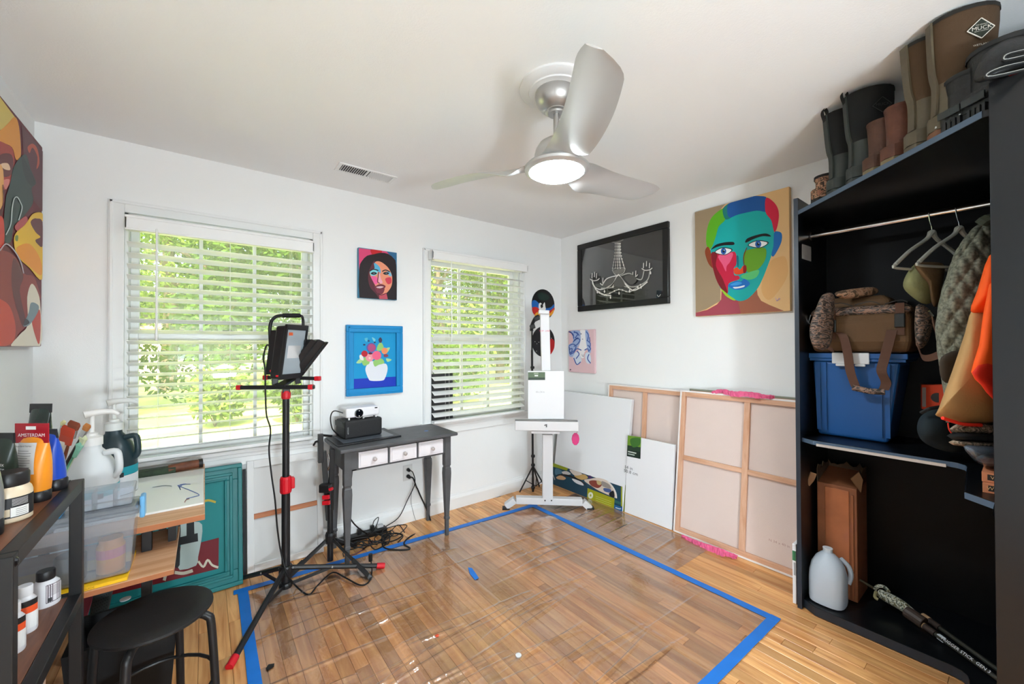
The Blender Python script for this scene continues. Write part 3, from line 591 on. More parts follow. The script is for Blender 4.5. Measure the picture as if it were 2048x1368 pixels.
P.poly((226, 228, 234), [(325, 985), (392, 1005), (438, 1008), (450, 1050), (432, 1115), (408, 1138), (322, 1140), (298, 1118), (277, 1055), (290, 1015)])
for c, pts in (((150, 202, 112), [(375, 860), (400, 840), (420, 880), (395, 905), (365, 900)]), ((176, 212, 140), [(430, 890), (468, 880), (450, 915)]), ((150, 202, 112), [(250, 970), (285, 955), (310, 1000), (270, 1022), (250, 1000)]), ((150, 202, 112), [(340, 985), (400, 965), (425, 1000), (380, 1015), (350, 1028)]), ((170, 214, 150), [(205, 1000), (240, 965), (245, 1000)]), ((170, 214, 150), [(440, 965), (482, 975), (450, 992)]), ((226, 226, 220), [(232, 940), (255, 940), (262, 980), (235, 970)]), ((90, 190, 214), [(270, 810), (295, 805), (285, 835)]), ((130, 210, 220), [(328, 800), (355, 815), (345, 835)]), ((60, 50, 80), [(380, 815), (395, 800), (408, 820), (400, 842), (385, 838)])): P.poly(c, pts)
P.dot((90, 90, 170), 322, 880, 38).dot((176, 72, 122), 326, 882, 31); P.dot((236, 150, 160), 310, 958, 32).dot((190, 16, 40), 270, 928, 25); P.dot((236, 98, 134), 365, 942, 36).dot((240, 146, 96), 427, 906, 25).dot((132, 62, 84), 437, 943, 19, 13)
P.dot((40, 40, 80), 268, 858, 10, 6).dot((40, 40, 80), 303, 828, 7).dot((30, 30, 60), 350, 840, 8, 6).dot((100, 20, 50), 316, 926, 16, 8).dot((250, 200, 190), 310, 962, 8)
P.build(root)
# --- two painted records beside the corner window
for nm, zc_, red in (('upper', 1.75, 0), ('lower', 1.385, 1)):
    root = thing('painted_record', ['round black record painted with blue, red and orange bands, higher of the two', 'round black record with a red patch, lower of the two, behind the easel mast'][red], 'record', (2.645, YB-.006, zc_-.15), 'painted records by the corner')
    B().lathe([(.0, 0), (.15, 0), (.15, .004), (.0, .004)], (2.645, YB-.001, zc_), 48, (0, -1, 0)).build('disc', M((22, 21, 22), .35), root, smooth=True)
    P = Paint((0, YB-.005, 0), (0, -1, 0), (1040, 570), .15357)
    if not red:
        P.poly((18, 96, 176), [(158, 215), (200, 200), (260, 250), (330, 300), (400, 290), (442, 250), (445, 300), (400, 350), (300, 370), (220, 330), (160, 290)]); P.poly((206, 40, 34), [(158, 300), (220, 290), (300, 350), (380, 340), (446, 295), (440, 345), (380, 400), (260, 410), (180, 380)])
        P.poly((236, 160, 40), [(190, 395), (230, 350), (290, 390), (380, 375), (440, 318), (430, 370), (380, 410), (280, 425), (215, 430)]); P.poly((236, 234, 232), [(245, 250), (270, 232), (295, 260), (320, 225), (330, 280), (335, 320), (300, 330), (250, 320)]); P.poly((20, 20, 22), [(268, 262), (292, 250), (300, 285), (275, 300)])
        P.poly((26, 50, 42), [(230, 120), (300, 100), (380, 150), (350, 200), (260, 190)])
    else:
        P.poly((188, 26, 28), [(395, 710), (425, 705), (448, 740), (445, 820), (410, 890), (385, 900), (380, 780)])
        for x, y in ((195, 738), (245, 745), (215, 862), (220, 765), (408, 693)): Q = Paint((0, YB-.0053, 0), (0, -1, 0), (1040, 570), .15357); Q.dot((230, 226, 220), x, y, 5); Q.build(root, 'white_speck')
    P.build(root)
# --- abstract canvas on the left wall
root = thing('abstract_canvas', 'large abstract canvas in maroon, yellow and orange on the left wall', 'painting', (XL+.02, 2.4, 1.35))
Xp = XL+.036; p1 = on(88, 303, x=Xp); p2 = on(0, 193, x=Xp)
ye = on(84, 500, x=Xp).y
B().box((XL+.001, 1.75, 1.352), (Xp, ye, 2.308)).build('canvas', M((100, 14, 32), .5, var=.2, vscale=5), root, bevel=.006)
P = Paint((Xp, 0, 0), (1, 0, 0), (0, 180), .39453, .45).bound((-9, 1.752, 1.354), (9, ye-.002, 2.306))
P.poly((222, 196, 98), [(-90, -70), (-2, 32), (40, 90), (78, 140), (60, 150), (20, 195), (-90, 240)], 0)
P.poly((232, 152, 32), [(-60, 230), (0, 205), (40, 170), (72, 137), (92, 165), (104, 260), (104, 345), (80, 350), (60, 290), (0, 265), (-60, 270)])
P.poly((86, 12, 34), [(108, 172), (222, 318), (220, 620), (170, 560), (120, 340)], 0)
P.poly((190, 74, 40), [(140, 290), (165, 272), (190, 300), (200, 370), (185, 400), (190, 340), (165, 292), (150, 320)])
P.poly((166, 44, 24), [(-60, 268), (40, 278), (72, 330), (66, 430), (30, 500), (-60, 520)]); P.poly((96, 14, 20), [(0, 330), (60, 330), (64, 420), (20, 440), (5, 400)]); P.poly((234, 196, 160), [(5, 375), (40, 372), (52, 405), (20, 400)]); P.poly((218, 120, 110), [(15, 460), (50, 455), (30, 505)])
P.poly((234, 170, 96), [(-60, 380), (10, 385), (18, 520), (5, 600), (-60, 640)])
P.poly((26, 56, 52), [(72, 385), (128, 325), (155, 400), (182, 470), (160, 500), (168, 570), (120, 640), (70, 690), (55, 770), (18, 750), (28, 560), (50, 480)])
P.poly((10, 34, 34), [(110, 330), (140, 380), (180, 470), (150, 480), (120, 420)])
P.poly((206, 48, 28), [(-60, 640), (8, 640), (22, 700), (20, 780), (0, 820), (-60, 830)]); P.poly((190, 70, 74), [(75, 690), (130, 640), (140, 680), (100, 720)])
P.poly((246, 196, 24), [(76, 732), (128, 682), (162, 632), (195, 620), (216, 628), (217, 665), (180, 650), (155, 672), (185, 720), (217, 770), (214, 960), (150, 902), (100, 855), (74, 800)]); P.poly((250, 158, 20), [(85, 800), (150, 780), (205, 860), (208, 940), (150, 895), (100, 850)])
P.poly((96, 12, 26), [(155, 670), (185, 652), (216, 670), (216, 790), (190, 780), (180, 760), (205, 745), (180, 720)]); P.poly((120, 140, 40), [(78, 740), (92, 738), (90, 765), (78, 762)])
P.poly((140, 38, 26), [(-60, 835), (20, 815), (80, 850), (122, 930), (170, 945), (196, 1010), (205, 1060), (150, 1040), (140, 1180), (90, 1240), (60, 1304), (-60, 1304)]); P.poly((90, 14, 18), [(70, 850), (118, 940), (100, 1020), (130, 1170), (110, 1190), (60, 1000)]); P.poly((196, 56, 26), [(-60, 1060), (20, 1070), (60, 1120), (80, 1220), (50, 1290), (-60, 1295)])
P.poly((236, 226, 206), [(160, 982), (190, 1022), (205, 1100), (203, 1302), (58, 1304), (100, 1240), (140, 1190), (138, 1050)]); P.poly((200, 54, 28), [(160, 1160), (202, 1115), (204, 1250), (192, 1284)]); P.poly((122, 144, 152), [(158, 1078), (195, 1092), (190, 1130), (150, 1190), (118, 1194), (145, 1130)]); P.poly((30, 34, 44), [(120, 1195), (130, 1160), (150, 1180)])
P.stroke((200, 214, 214), [(30, 735), (55, 680), (62, 600), (72, 552), (88, 543), (104, 570), (112, 600), (95, 660)], 5); P.stroke((190, 180, 190), [(0, 815), (30, 780), (70, 810), (105, 870), (120, 930)], 6); P.stroke((90, 20, 30), [(0, 640), (20, 580), (15, 480)], 4)
P.build(root)
# ================================================================== grey console table
GREY = M((82, 82, 84), .5, bump=.15, bscale=30, var=.12, vscale=14); DG = M((62, 62, 64), .5)
tx0, tx1, ty0, ty1, tz = .635, 1.425, 2.475, 2.885, .735
tb = thing('console_table', 'dark grey console table with three white drawers below the flower painting', 'table', (1.03, 2.68, 0))
B().box((tx0, ty0, tz-.022), (tx1, ty1, tz)).build('table_top', GREY, tb, bevel=.006)
ax0, ax1, ay0, ay1 = .67, 1.395, 2.525, 2.872; az = .585
for x, y in ((ax0, ay0), (ax1-.045, ay0), (ax0, ay1-.045), (ax1-.045, ay1-.045)):
    cx, cy = x+.0225, y+.0225
    def sq(h, z): return [V((cx-h, cy-h, z)), V((cx+h, cy-h, z)), V((cx+h, cy+h, z)), V((cx-h, cy+h, z))]
    B().loft([sq(.0225, tz-.022), sq(.0225, .50), sq(.019, .492), sq(.019, .484), sq(.023, .478), sq(.0245, .44), sq(.0135, .135), sq(.0165, .128), sq(.0165, .116), sq(.0125, .11), sq(.0115, 0)]).build('leg', GREY, tb, bevel=.0015)
B().box((ax0+.045, ay0+.004, az), (ax0+.075, ay0+.018, tz-.022)).box((ax1-.055, ay0+.004, az), (ax1-.045, ay0+.018, tz-.022)).box((ax0+.045, ay0+.004, tz-.036), (ax1-.045, ay0+.018, tz-.022)).box((ax0+.045, ay0+.004, az), (ax1-.045, ay0+.018, az+.008)).box((ax0+.045, ay1-.018, az), (ax1-.045, ay1-.006, tz-.022)).box((ax0+.006, ay0+.045, az), (ax0+.02, ay1-.045, tz-.022)).box((ax1-.02, ay0+.045, az), (ax1-.006, ay1-.045, tz-.022)).build('apron', GREY, tb)
dx0 = ax0+.075; dw = (ax1-.055-dx0)/3
for k in range(3):
    a = dx0+k*dw+.006; b = dx0+(k+1)*dw-.006
    B().box((a-.006, ay0+.008, az+.008), (a, ay0+.018, tz-.036)).build('divider', GREY, tb)
    d = B().box((a+.002, ay0-.004, az+.012), (b-.002, ay0+.016, tz-.040)).box((a+.012, ay0-.0075, az+.022), (b-.012, ay0-.004, tz-.050)).build('drawer', M((232, 226, 228), .4), tb, bevel=.002)
    c = V(((a+b)/2, ay0-.0075, (az+tz)/2-.016))
    B().lathe([(.004, 0), (.004, .012), (.010, .016), (.013, .022), (.012, .03), (.006, .035), (.0, .036)], c, 10, (0, -1, 0)).build('knob', M((205, 195, 192), .08, .3, coat=1, ior=1.7), d)
B().lathe([(.0, 0), (.016, .0002), (.0, .0004)], (1.27, 2.66, tz), 12).build('paint_spot', M((60, 120, 190), .5), tb)
# drawing tablet, black box, projector on the table
def q(px, py, z): return on(px, py, z=z)
BLK = M((24, 24, 26), .45); BLK2 = M((32, 32, 34), .55, bump=.2, bscale=200)
t = thing('drawing_tablet', 'flat black drawing tablet lying under the black box on the console table', 'tablet', (.87, 2.66, tz))
a, b, c, d = [q(*p, tz+.012) for p in ((676, 891), (803, 870), (768, 855), (652, 874))]
up = V((0, 0, .011)); B().prism([V((p.x, p.y, tz)) for p in (a, b, c, d)], up).build('body', BLK, t, bevel=.004)
m = (a+b+c+d)/4; B().prism([m+(p-m)*.80+V((0, 0, tz+.011-m.z)) for p in (a, b, c, d)], (0, 0, .0012)).build('drawing_area', M((88, 94, 102), .3), t)
bt = tz+.0125
t = thing('black_box', 'black leatherette box carrying the projector', 'box', (.85, 2.68, bt))
fl_, fr_ = q(690, 880, bt), q(765, 868, bt); bk = V((-.02, .155, 0)); hgt = V((0, 0, .118))
B().prism([fl_, fr_, fr_+bk, fl_+bk], hgt).build('body', BLK2, t, bevel=.014, seg=4)
B().prism([fl_+hgt*.62-V((.0015, 0, 0)), fl_+bk+hgt*.62-V((.0015, 0, 0)), fl_+bk+hgt*.93-V((.0015, 0, 0)), fl_+bk*.3+hgt*.93-V((.0015, 0, 0))], (.001, 0, 0)).build('flap', M((44, 44, 46), .5), t)
xd = (fr_-fl_).normalized()
text_part('ARTDUO', M((190, 190, 190), .5), t, fl_+xd*.020+V((0, 0, .055)), (0, 0, 1), -xd, .011)
pz = bt+.118
pj = thing('projector', 'small white projector with a round black lens on the black box', 'projector', (.86, 2.68, pz))
A_, B_ = q(689, 835, pz), q(753, 826, pz); A_ = fl_+xd*.012+V((0, .018, .118)); B_ = fr_-xd*.012+V((0, .018, .118)); lift = V((0, 0, .014)); hh = V((0, 0, .062)); dep = V((-.015, .125, 0))
B().prism([A_+lift, B_+lift, B_+dep+lift, A_+dep+lift], hh).build('body', M((238, 236, 238), .35), pj, bevel=.012, seg=3)
fn = xd.cross(V((0, 0, 1))); fn = -fn if fn.y > 0 else fn
lc = A_+(B_-A_)*.36+lift+V((0, 0, .026))
ln = B().lathe([(.0305, -.005), (.0305, .005), (.0285, .006), (.0275, .003), (.0, .003)], lc, 28, fn).build('lens_ring', M((226, 226, 228), .3), pj, smooth=True)
B().lathe([(.0275, .0032), (.0275, .007), (.025, .0085), (.016, .0075), (.0, .0068)], lc, 28, fn).build('lens', M((10, 14, 22), .05, spec=.9), ln, smooth=True)
for s_ in (-1, 1): B().lathe([(.0, .0105), (.0035, .0105), (.0035, .009)], lc+V((0, 0, .0175*s_)), 10, fn).build('screw', M((240, 240, 240), .3), ln)
B().obox(A_+(B_-A_)*.88+lift+V((0, 0, .05))+fn*.0005, xd*.009, fn*.001, V((0, 0, .0035))).build('sensor', M((10, 10, 10), .2), pj)
B().obox((A_*.35+B_*.65)+lift+V((0, 0, -.003))+fn*-.012, xd*.034, fn*.01, V((0, 0, .003))).build('vent_strip', M((200, 200, 202), .4), pj)
for w_ in (.1, .52, .9): B().cyl((A_+(B_-A_)*w_+V((0, .015, 0))), (A_+(B_-A_)*w_+V((0, .015, .015))), .006, n=10).build('foot', M((225, 225, 225), .4), pj)
# ------------------------------------------------------------------ outlet, cords, power strip
t = thing('wall_outlet', 'white wall outlet with plugs under the console table', 'outlet', (1.237, YB-.01, .33))
B().box((1.20, YB-.006, .318), (1.274, YB-.0005, .436)).build('plate', M((228, 226, 222), .4), t, bevel=.003)
for z in (.402, .352): B().lathe([(.017, 0), (.017, .0075), (.0, .0075)], (1.237, YB-.001, z), 16, (0, -1, 0)).build('socket', M((215, 213, 209), .4), t)
KB = M((16, 16, 17), .5)
def cord(label, pts, r=.0035, plug=None, m=KB, group='black cords by the table', cat='cord', sm=7):
    P = [V(p) for p in pts]
    t = thing('electric_cable', label, cat, P[-1] if P[-1].z < P[0].z else P[0], group)
    B().tube(P, r, 7, sm).build('cable', m, t, smooth=True)
    if plug is not None: plug.build('plug', m, t, bevel=.003)
    return t
yo = YB-.0085
cord('thick black cord looping from the lower socket onto the floor', [(1.237, yo-.035, .352), (1.262, yo-.04, .34), (1.285, yo-.05, .27), on(838, 985, y=2.86), on(862, 1050, y=2.82), on(822, 1072, z=.006), on(808, 1087, z=.006), on(820, 1097, z=.006), on(800, 1100, z=.006), on(772, 1097, z=.006), on(765, 1088, z=.006), on(770, 1075, z=.012), on(750, 1066, z=.03)], .0055,
     B().cyl((1.237, yo, .352), (1.237, yo-.035, .35), .015, .012, 10))
cord('thin black cord hanging from the upper socket to the power strip', [(1.237, yo-.03, .402), (1.258, yo-.045, .385), (1.272, yo-.048, .30), on(815, 1000, y=2.88), on(797, 1035, y=2.87), on(768, 1055, z=.03), on(757, 1062, z=.03)], .0035,
     B().cyl((1.237, yo, .402), (1.237, yo-.03, .40), .014, .011, 10))
cord('thin grey wire hanging down the wall beside the outlet cords', [(1.262, yo-.04, .31), on(822, 1000, y=2.90), on(828, 1030, y=2.90), on(832, 1041, y=2.895)], .0014, None, M((120, 118, 116), .6))
ps = thing('power_strip', 'black power strip on the floor against the baseboard', 'power strip', (.90, 2.80, 0))
pa, pb = on(690, 1085, z=0), on(770, 1062, z=0); pa = V((.72, 2.84, 0)); pb = V((1.05, 2.84, 0)); dx = (pb-pa).normalized()
B().prism([pa, pb, pb+V((0, .055, 0)), pa+V((0, .055, 0))], (0, 0, .04)).build('body', BLK, ps, bevel=.005)
for k in range(6): c = pa+dx*(.05+k*.045)+V((0, .027, .04)); B().lathe([(.013, 0), (.013, .0012), (.0, .0012)], c, 12).build('socket', M((40, 40, 42), .4), ps)
for k in (0, 2, 4): c = pa+dx*(.05+k*.045)+V((0, .027, .041)); B().box(c-V((.013, .013, 0)), c+V((.013, .013, .03))).build('plug', KB, ps, bevel=.003)
B().box((.985, 2.862, .041), (1.03, 2.89, .058)).build('switch', M((190, 190, 190), .4), ps, bevel=.002)
rg2 = random.Random(11)
for k in range(7):
    c = V((.80+.045*k, 2.72+rg2.uniform(-.05, .05), 0)); pts = []
    for j in range(9):
        a = j*1.25+k; rr = rg2.uniform(.035, .085); pts.append(c+V((math.cos(a)*rr*1.3, math.sin(a)*rr*.8, .006+rg2.uniform(0, .05) if j not in (0, 8) else .006)))
    cord('tangled black cord in the cable heap under the table, %s' % ('leftmost of seven', 'second from the left', 'third from the left', 'in the middle', 'third from the right', 'second from the right', 'rightmost of seven')[k], pts, .0032+.0008*(k % 2), None, KB, 'heap of tangled cables')
cord('thin cable rising in a loop from the cable heap', [on(735, 1075, z=.02), on(752, 1052, y=2.80), on(757, 1035, y=2.80), on(748, 1042, y=2.80), on(742, 1058, y=2.80), on(725, 1062, z=.04)], .003)
cord('purple cable lying on the floor in the cable heap', [on(695, 1112, z=.005), on(715, 1106, z=.006), on(735, 1092, z=.008), on(745, 1080, z=.012)], .003, None, M((90, 40, 70), .5))
cord('black cord hanging behind the left front table leg', [(.742, 2.62, .56), (.73, 2.62, .45), on(697, 985, y=2.62), on(697, 1025, y=2.64), on(706, 1045, y=2.68), on(722, 1060, y=2.78), on(735, 1068, z=.03)], .0045)
cord('black cord running from the projector down behind the black box', [A_+dep*.4+V((-.001, 0, .045)), on(668, 822, y=2.60), on(661, 835, y=2.62), on(664, 856, y=2.66), on(672, 866, y=2.70), V((.72, 2.83, tz+.012))], .0035)

# ================================================================== tall work light stand
SB = M((26, 26, 28), .4); RED = M((206, 20, 36), .4)
st = thing('work_light_stand', 'tall black tripod work light stand with red clamps and red feet', 'light stand', (.357, 2.5, 0))
c0 = V((.357, 2.5, 0)); D0 = (c0-CC).dot(CF)
def S(px, py, dd=0): return at(px, py, D0+dd)
pole = B().cyl(c0+V((0, 0, .03)), c0+V((0, 0, .60)), .021, n=18).build('lower_pole', SB, st, smooth=True)
B().cyl(c0+V((0, 0, .56)), c0+V((0, 0, 1.08)), .0175, n=18).build('upper_pole', SB, st, smooth=True)
for za, zb, rr in ((.545, .635, .0295), (1.06, 1.105, .024)):
    B().lathe([(rr*.9, za), (rr, za+.01), (rr, zb-.012), (rr*.86, zb)], c0, 14).build('clamp', RED, st, bevel=.002)
B().box(c0+V((.022, -.02, .565)), c0+V((.042, .02, .625))).build('clamp_lever', RED, st, bevel=.005)
for za, zb in ((.03, .06), (.10, .15)): B().lathe([(.032, za), (.034, za+.01), (.034, zb-.01), (.03, zb)], c0, 14).build('tripod_collar', SB, st, bevel=.002)
feet = [V((.103, 2.08, .014)), V((.838, 2.415, .016)), V((.165, 2.775, .016))]
for k, f_ in enumerate(feet):
    d = (f_-c0); d.z = 0; d.normalize(); a = c0+d*.03+V((0, 0, .13)); b = f_+V((0, 0, .004)); lg = B().tube([a, a+(b-a)*.5, b], .013, 12).build('leg', SB, st, smooth=True)
    dd_ = (b-a).normalized(); B().cyl(b-dd_*.012, b+dd_*.035, .0165, n=12).build('foot_cap', RED, lg, smooth=True)
    B().bar(c0+d*.032+V((0, 0, .045)), a+(b-a)*.45, .008, .016).build('brace', SB, st)
    for w_ in (.02, .45): p = a+(b-a)*w_; B().lathe([(.0, .016), (.005, .015), (.006, .012)], p, 8, V((-.5, -.8, .3))).build('rivet', M((210, 210, 210), .3, .8), lg)
# lamp carrier and heads, dimensions taken in the stand's own depth
B().bar(S(478, 775, -.05), S(629, 774, -.05), .022, .022).build('cross_bar', SB, st, bevel=.005)
B().bar(S(532, 755, .09), S(637, 757, .09), .020, .020).build('cross_bar', SB, st, bevel=.005)
for p_, e_ in ((S(483, 775, -.05), S(474, 775, -.05)), (S(617, 774, -.05), S(627, 774, -.05)), (S(537, 755, .09), S(527, 755, .09)), (S(630, 757, .09), S(641, 757, .09))): B().bar(p_, e_, .026, .026).build('end_cap', RED, st, bevel=.004)
B().bar(S(560, 772, -.07), S(592, 752, .12), .05, .014).build('carrier_plate', SB, st, bevel=.003)
B().box(c0+V((-.018, -.018, 1.09)), c0+V((.018, .018, 1.13))).build('socket_block', SB, st, bevel=.003)
def lamp_head(name, c, xax, yax, zax, w, h, d, lens=True):
    """xax: facing direction"""
    x, y, z = V(xax).normalized(), V(yax).normalized(), V(zax).normalized()
    hd = B().obox(c, x*d*.28, y*w*.5, z*h*.5).build(name, SB, st, bevel=.012, seg=3)
    for k in range(7): B().obox(c-x*d*.42+y*w*(-.42+.14*k), x*d*.16, y*.003, z*h*.42).build('cooling_fin', SB, hd)
    for s_ in (-1, 1): B().obox(c+x*d*.33+z*s_*h*.47, x*d*.07, y*w*.53, z*h*.05).build('bezel', SB, hd, bevel=.003); B().obox(c+x*d*.33+y*s_*w*.49, x*d*.07, y*w*.04, z*h*.5).build('bezel', SB, hd, bevel=.003)
    if lens: B().obox(c+x*d*.30, x*.004, y*w*.45, z*h*.43).build('lens', M((150, 160, 166), .12, spec=.7), hd); B().obox(c+x*d*.305, x*.004, y*w*.3, z*h*.12).build('reflector_band', M((225, 226, 226), .2, .5), hd)
    return hd
upv = V((0, 0, 1)); rr_ = V((CR.x, CR.y, 0)).normalized(); ff_ = V((CF.x, CF.y, 0)).normalized()
l1 = lamp_head('lamp_head', S(576, 704, 0), (rr_*.975-ff_*.22+upv*.02), (rr_*.22+ff_*.975), upv+rr_*.13, .15, .285, .115)
l2 = lamp_head('lamp_head', S(612, 713, .10), (rr_*.62+ff_*.62-upv*.42), (rr_*-.7+ff_*.7), upv*.8+rr_*.62, .13, .23, .085)
B().obox(S(582, 668, -.07), rr_*.010+upv*0, ff_*.002, upv*.008).build('label', M((206, 96, 60), .5), l1)
hb = [S(541, 745, -.03), S(541, 690, -.03), S(540, 655, -.03), S(546, 638, -.03), S(562, 631, -.02), S(598, 631, .0)]
B().tube(hb, .009, 10, 5).build('handle', SB, st, smooth=True); B().tube([S(566, 631, -.02), S(600, 631, 0)], .0125, 10).build('handle_grip', M((18, 18, 19), .7), st, smooth=True)
B().tube([S(600, 631, 0), S(606, 640, .04), S(606, 690, .06)], .008, 8, 4).build('handle_rod', SB, st)
for p_, e_ in ((S(541, 742, -.05), S(556, 740, -.05)), (S(553, 752, -.07), S(561, 752, -.07))): B().bar(p_, e_, .022, .012).build('knob', RED, st, bevel=.004)
B().bar(S(548, 735, -.02), S(550, 770, -.02), .03, .03).build('bracket', SB, st, bevel=.003); B().bar(S(590, 745, .08), S(596, 768, .08), .03, .03).build('bracket', SB, st, bevel=.003)
cd = thing('electric_cable', 'black lamp cord hanging down beside the tall stand and trailing on the floor', 'cord', (.4, 2.42, 0))
B().tube([S(545, 700, -.04), S(534, 690, -.04), S(527, 715, -.04), S(530, 740, -.06), S(531, 790, -.06), S(533, 830, -.06), S(541, 860, -.06), S(538, 900, -.06), S(543, 950, -.06), S(550, 1000, -.06), S(555, 1060, -.05), S(563, 1110, -.04), S(575, 1150, -.05), on(592, 1172, z=.012), on(617, 1189, z=.008), on(636, 1170, z=.008), on(665, 1145, z=.02), on(690, 1155, z=.02), on(720, 1170, z=.008), on(738, 1163, z=.006), on(744, 1140, z=.02), on(741, 1118, z=.05)], .0042, 7, 6).build('cable', KB, cd, smooth=True)
pp = on(741, 1118, z=.05); B().tube([pp-V((0, 0, .012)), pp+V((0, 0, .03))], .012, 8).build('plug', KB, cd)
# ------------------------------------------------------------------ short folded stand by the table
s2 = thing('tripod_stand', 'short black folded tripod stand with red clips beside the console table', 'light stand', (.63, 2.66, 0))
c2 = V((.622, 2.66, 0)); D2 = (c2-CC).dot(CF)
def S2(px, py, dd=0): return at(px, py, D2+dd)
B().cyl(c2+V((0, 0, .02)), c2+V((0, 0, .50)), .0175, n=14).build('pole', SB, s2, smooth=True)
B().bar(S2(647, 902), S2(657, 1040), .022, .03).build('side_rail', SB, s2, bevel=.003); B().bar(S2(664, 898, .01), S2(662, 1020, .01), .024, .03).build('side_rail', SB, s2, bevel=.003)
B().bar(S2(641, 868, -.02), S2(641, 925, -.02), .028, .03).build('head_bar', SB, s2, bevel=.003); B().tube([S2(641, 880, -.02), S2(631, 884, -.02), S2(627, 891, -.02)], .006, 8).build('wing_knob', SB, s2)
B().bar(S2(640, 870), S2(664, 872), .012).build('head_clamp', SB, s2); B().tube([S2(657, 908), S2(660, 928), S2(656, 940)], .006, 8, 3).build('chrome_lever', M((190, 190, 190), .2, .9), s2)
B().bar(S2(640, 976, -.03), S2(662, 976, -.03), .04, .05).build('clamp_block', SB, s2, bevel=.006)
for a, b in (((645, 995), (659, 994)), ((645, 1006), (660, 1005))): B().bar(S2(*a, -.04), S2(*b, -.04), .018, .025).build('red_clip', RED, s2, bevel=.004)
B().bar(S2(658, 979, -.045), S2(666, 977, -.045), .018).build('red_clip', RED, s2, bevel=.004)
zc2 = .16
B().lathe([(.026, .13), (.03, .14), (.03, .18), (.024, .195)], c2, 14).build('tripod_collar', SB, s2)
for f_ in (V((.762, 2.335, .012)), V((.36, 2.60, .012)), V((.80, 2.76, .012))):
    a = c2+V((0, 0, .165)); lg = B().loft([[a+V((.01, 0, 0)), a+V((0, .01, .01)), a-V((.01, 0, 0)), a-V((0, .01, .01))]]+[[p+V((w_, 0, 0)), p+V((0, w_, w_)), p-V((w_, 0, 0)), p-V((0, w_, w_*.7))] for p, w_ in ((a+(f_-a)*.6, .012), (a+(f_-a)*.62, .017), (f_, .016))]).build('leg', SB, s2, bevel=.003)
# ================================================================== easel in the corner
AL = M((214, 212, 212), .45, .15); c3 = V((2.245, 2.445, 0)); D3 = (c3-CC).dot(CF)
def S3(px, py, dd=0): return at(px, py, D3+dd)
ea = thing('easel', 'white metal studio easel in the corner holding a small canvas', 'easel', c3)
fb = ff_*.03
bm_ = B().bar(S3(1032, 999), S3(1164, 1003), .06, .055).build('base_beam', AL, ea, bevel=.004)
for px, e in ((1030, 1012), (1166, 1180)):
    a = S3(px, 999 if px < 1100 else 1003); b = S3(e, 1012 if px < 1100 else 1016); lg = B().bar(a, b, .058, .05).build('foot', AL, ea, bevel=.004)
    B().obox(V((b.x, b.y, .006)), rr_*.03, ff_*.03, upv*.006).build('rubber_pad', BLK, lg)
B().bar(S3(1095, 868), S3(1095, 1004), .085, .06, up=tuple(ff_)).build('lower_mast', AL, ea, bevel=.004)
B().bar(S3(1095, 862, .0), S3(1089, 622, .0), .076, .05, up=tuple(ff_)).build('upper_mast', AL, ea, bevel=.004)
B().bar(S3(1077, 624, -.02), S3(1098, 625, -.02), .07, .03).build('top_clamp', AL, ea, bevel=.003)
B().bar(S3(1030, 849, -.06), S3(1155, 851, -.06), .11, .075).build('tray', AL, ea, bevel=.004)
B().bar(S3(1030, 841, -.10), S3(1155, 842, -.10), .02, .012).build('tray_lip', M((110, 108, 106), .4, .5), ea)
B().bar(S3(1062, 862, -.03), S3(1118, 863, -.03), .1, .02).build('tray_support', AL, ea)
B().tube([S3(1089, 851, -.118), S3(1093, 849, -.122), S3(1093, 854, -.122)], .004, 6).build('tray_hook', BLK, ea)
for px in (1090, 1103): B().lathe([(.0, .004), (.006, .003), (.006, 0)], S3(px, 1001, -.031), 8, -ff_).build('bolt', M((60, 60, 60), .4, .8), bm_)
text_part('TOP  LINE', M((214, 90, 120), .6), ea, S3(1089, 662, -.026), rr_, upv, .02)
CAN = M((240, 239, 240), .6, bump=.1, bscale=300)
t = thing('stretched_canvas', 'small blank white canvas with a green label standing on the easel', 'canvas', S3(1092, 838, -.07), 'blank white canvases')
cs = [S3(1056, 742, -.07), S3(1128, 742, -.07), S3(1128, 838, -.07), S3(1056, 838, -.07)]
B().prism(cs, ff_*.02).build('canvas', CAN, t, bevel=.002)
P = Paint(cs[0], -ff_, (1040, 570), .15357); P.poly((98, 118, 92), [(106, 1135), (327, 1135), (327, 1237), (106, 1237)], 0); P.poly((150, 165, 140), [(180, 1142), (240, 1142), (240, 1165), (180, 1165)], 0).poly((228, 230, 226), [(190, 1172), (235, 1172), (235, 1190), (190, 1190)], 0).poly((62, 76, 66), [(106, 1205), (327, 1205), (327, 1237), (106, 1237)], 0); P.build(t, 'label_sticker')
text_part('18 x 24 in', M((170, 170, 172), .6), t, S3(1080, 784, -.0715), rr_, upv, .018)
t = thing('price_tag', 'pink plastic tag dangling from the easel tray', 'tag', S3(1150, 890, -.04))
B().loft([[S3(x+w*math.cos(6.283*j/10), y+h*math.sin(6.283*j/10), dd) for j in range(10)] for x, y, w, h, dd in ((1151, 878, 7, 12, -.05), (1151, 878, 8, 13, -.045), (1151, 878, 7, 12, -.04))]).build('tag_body', M((214, 40, 120), .35), t, bevel=.002)
B().tube([S3(1155, 858, -.05), S3(1154, 866, -.045)], .002, 6).build('string', M((200, 60, 120), .6), t)
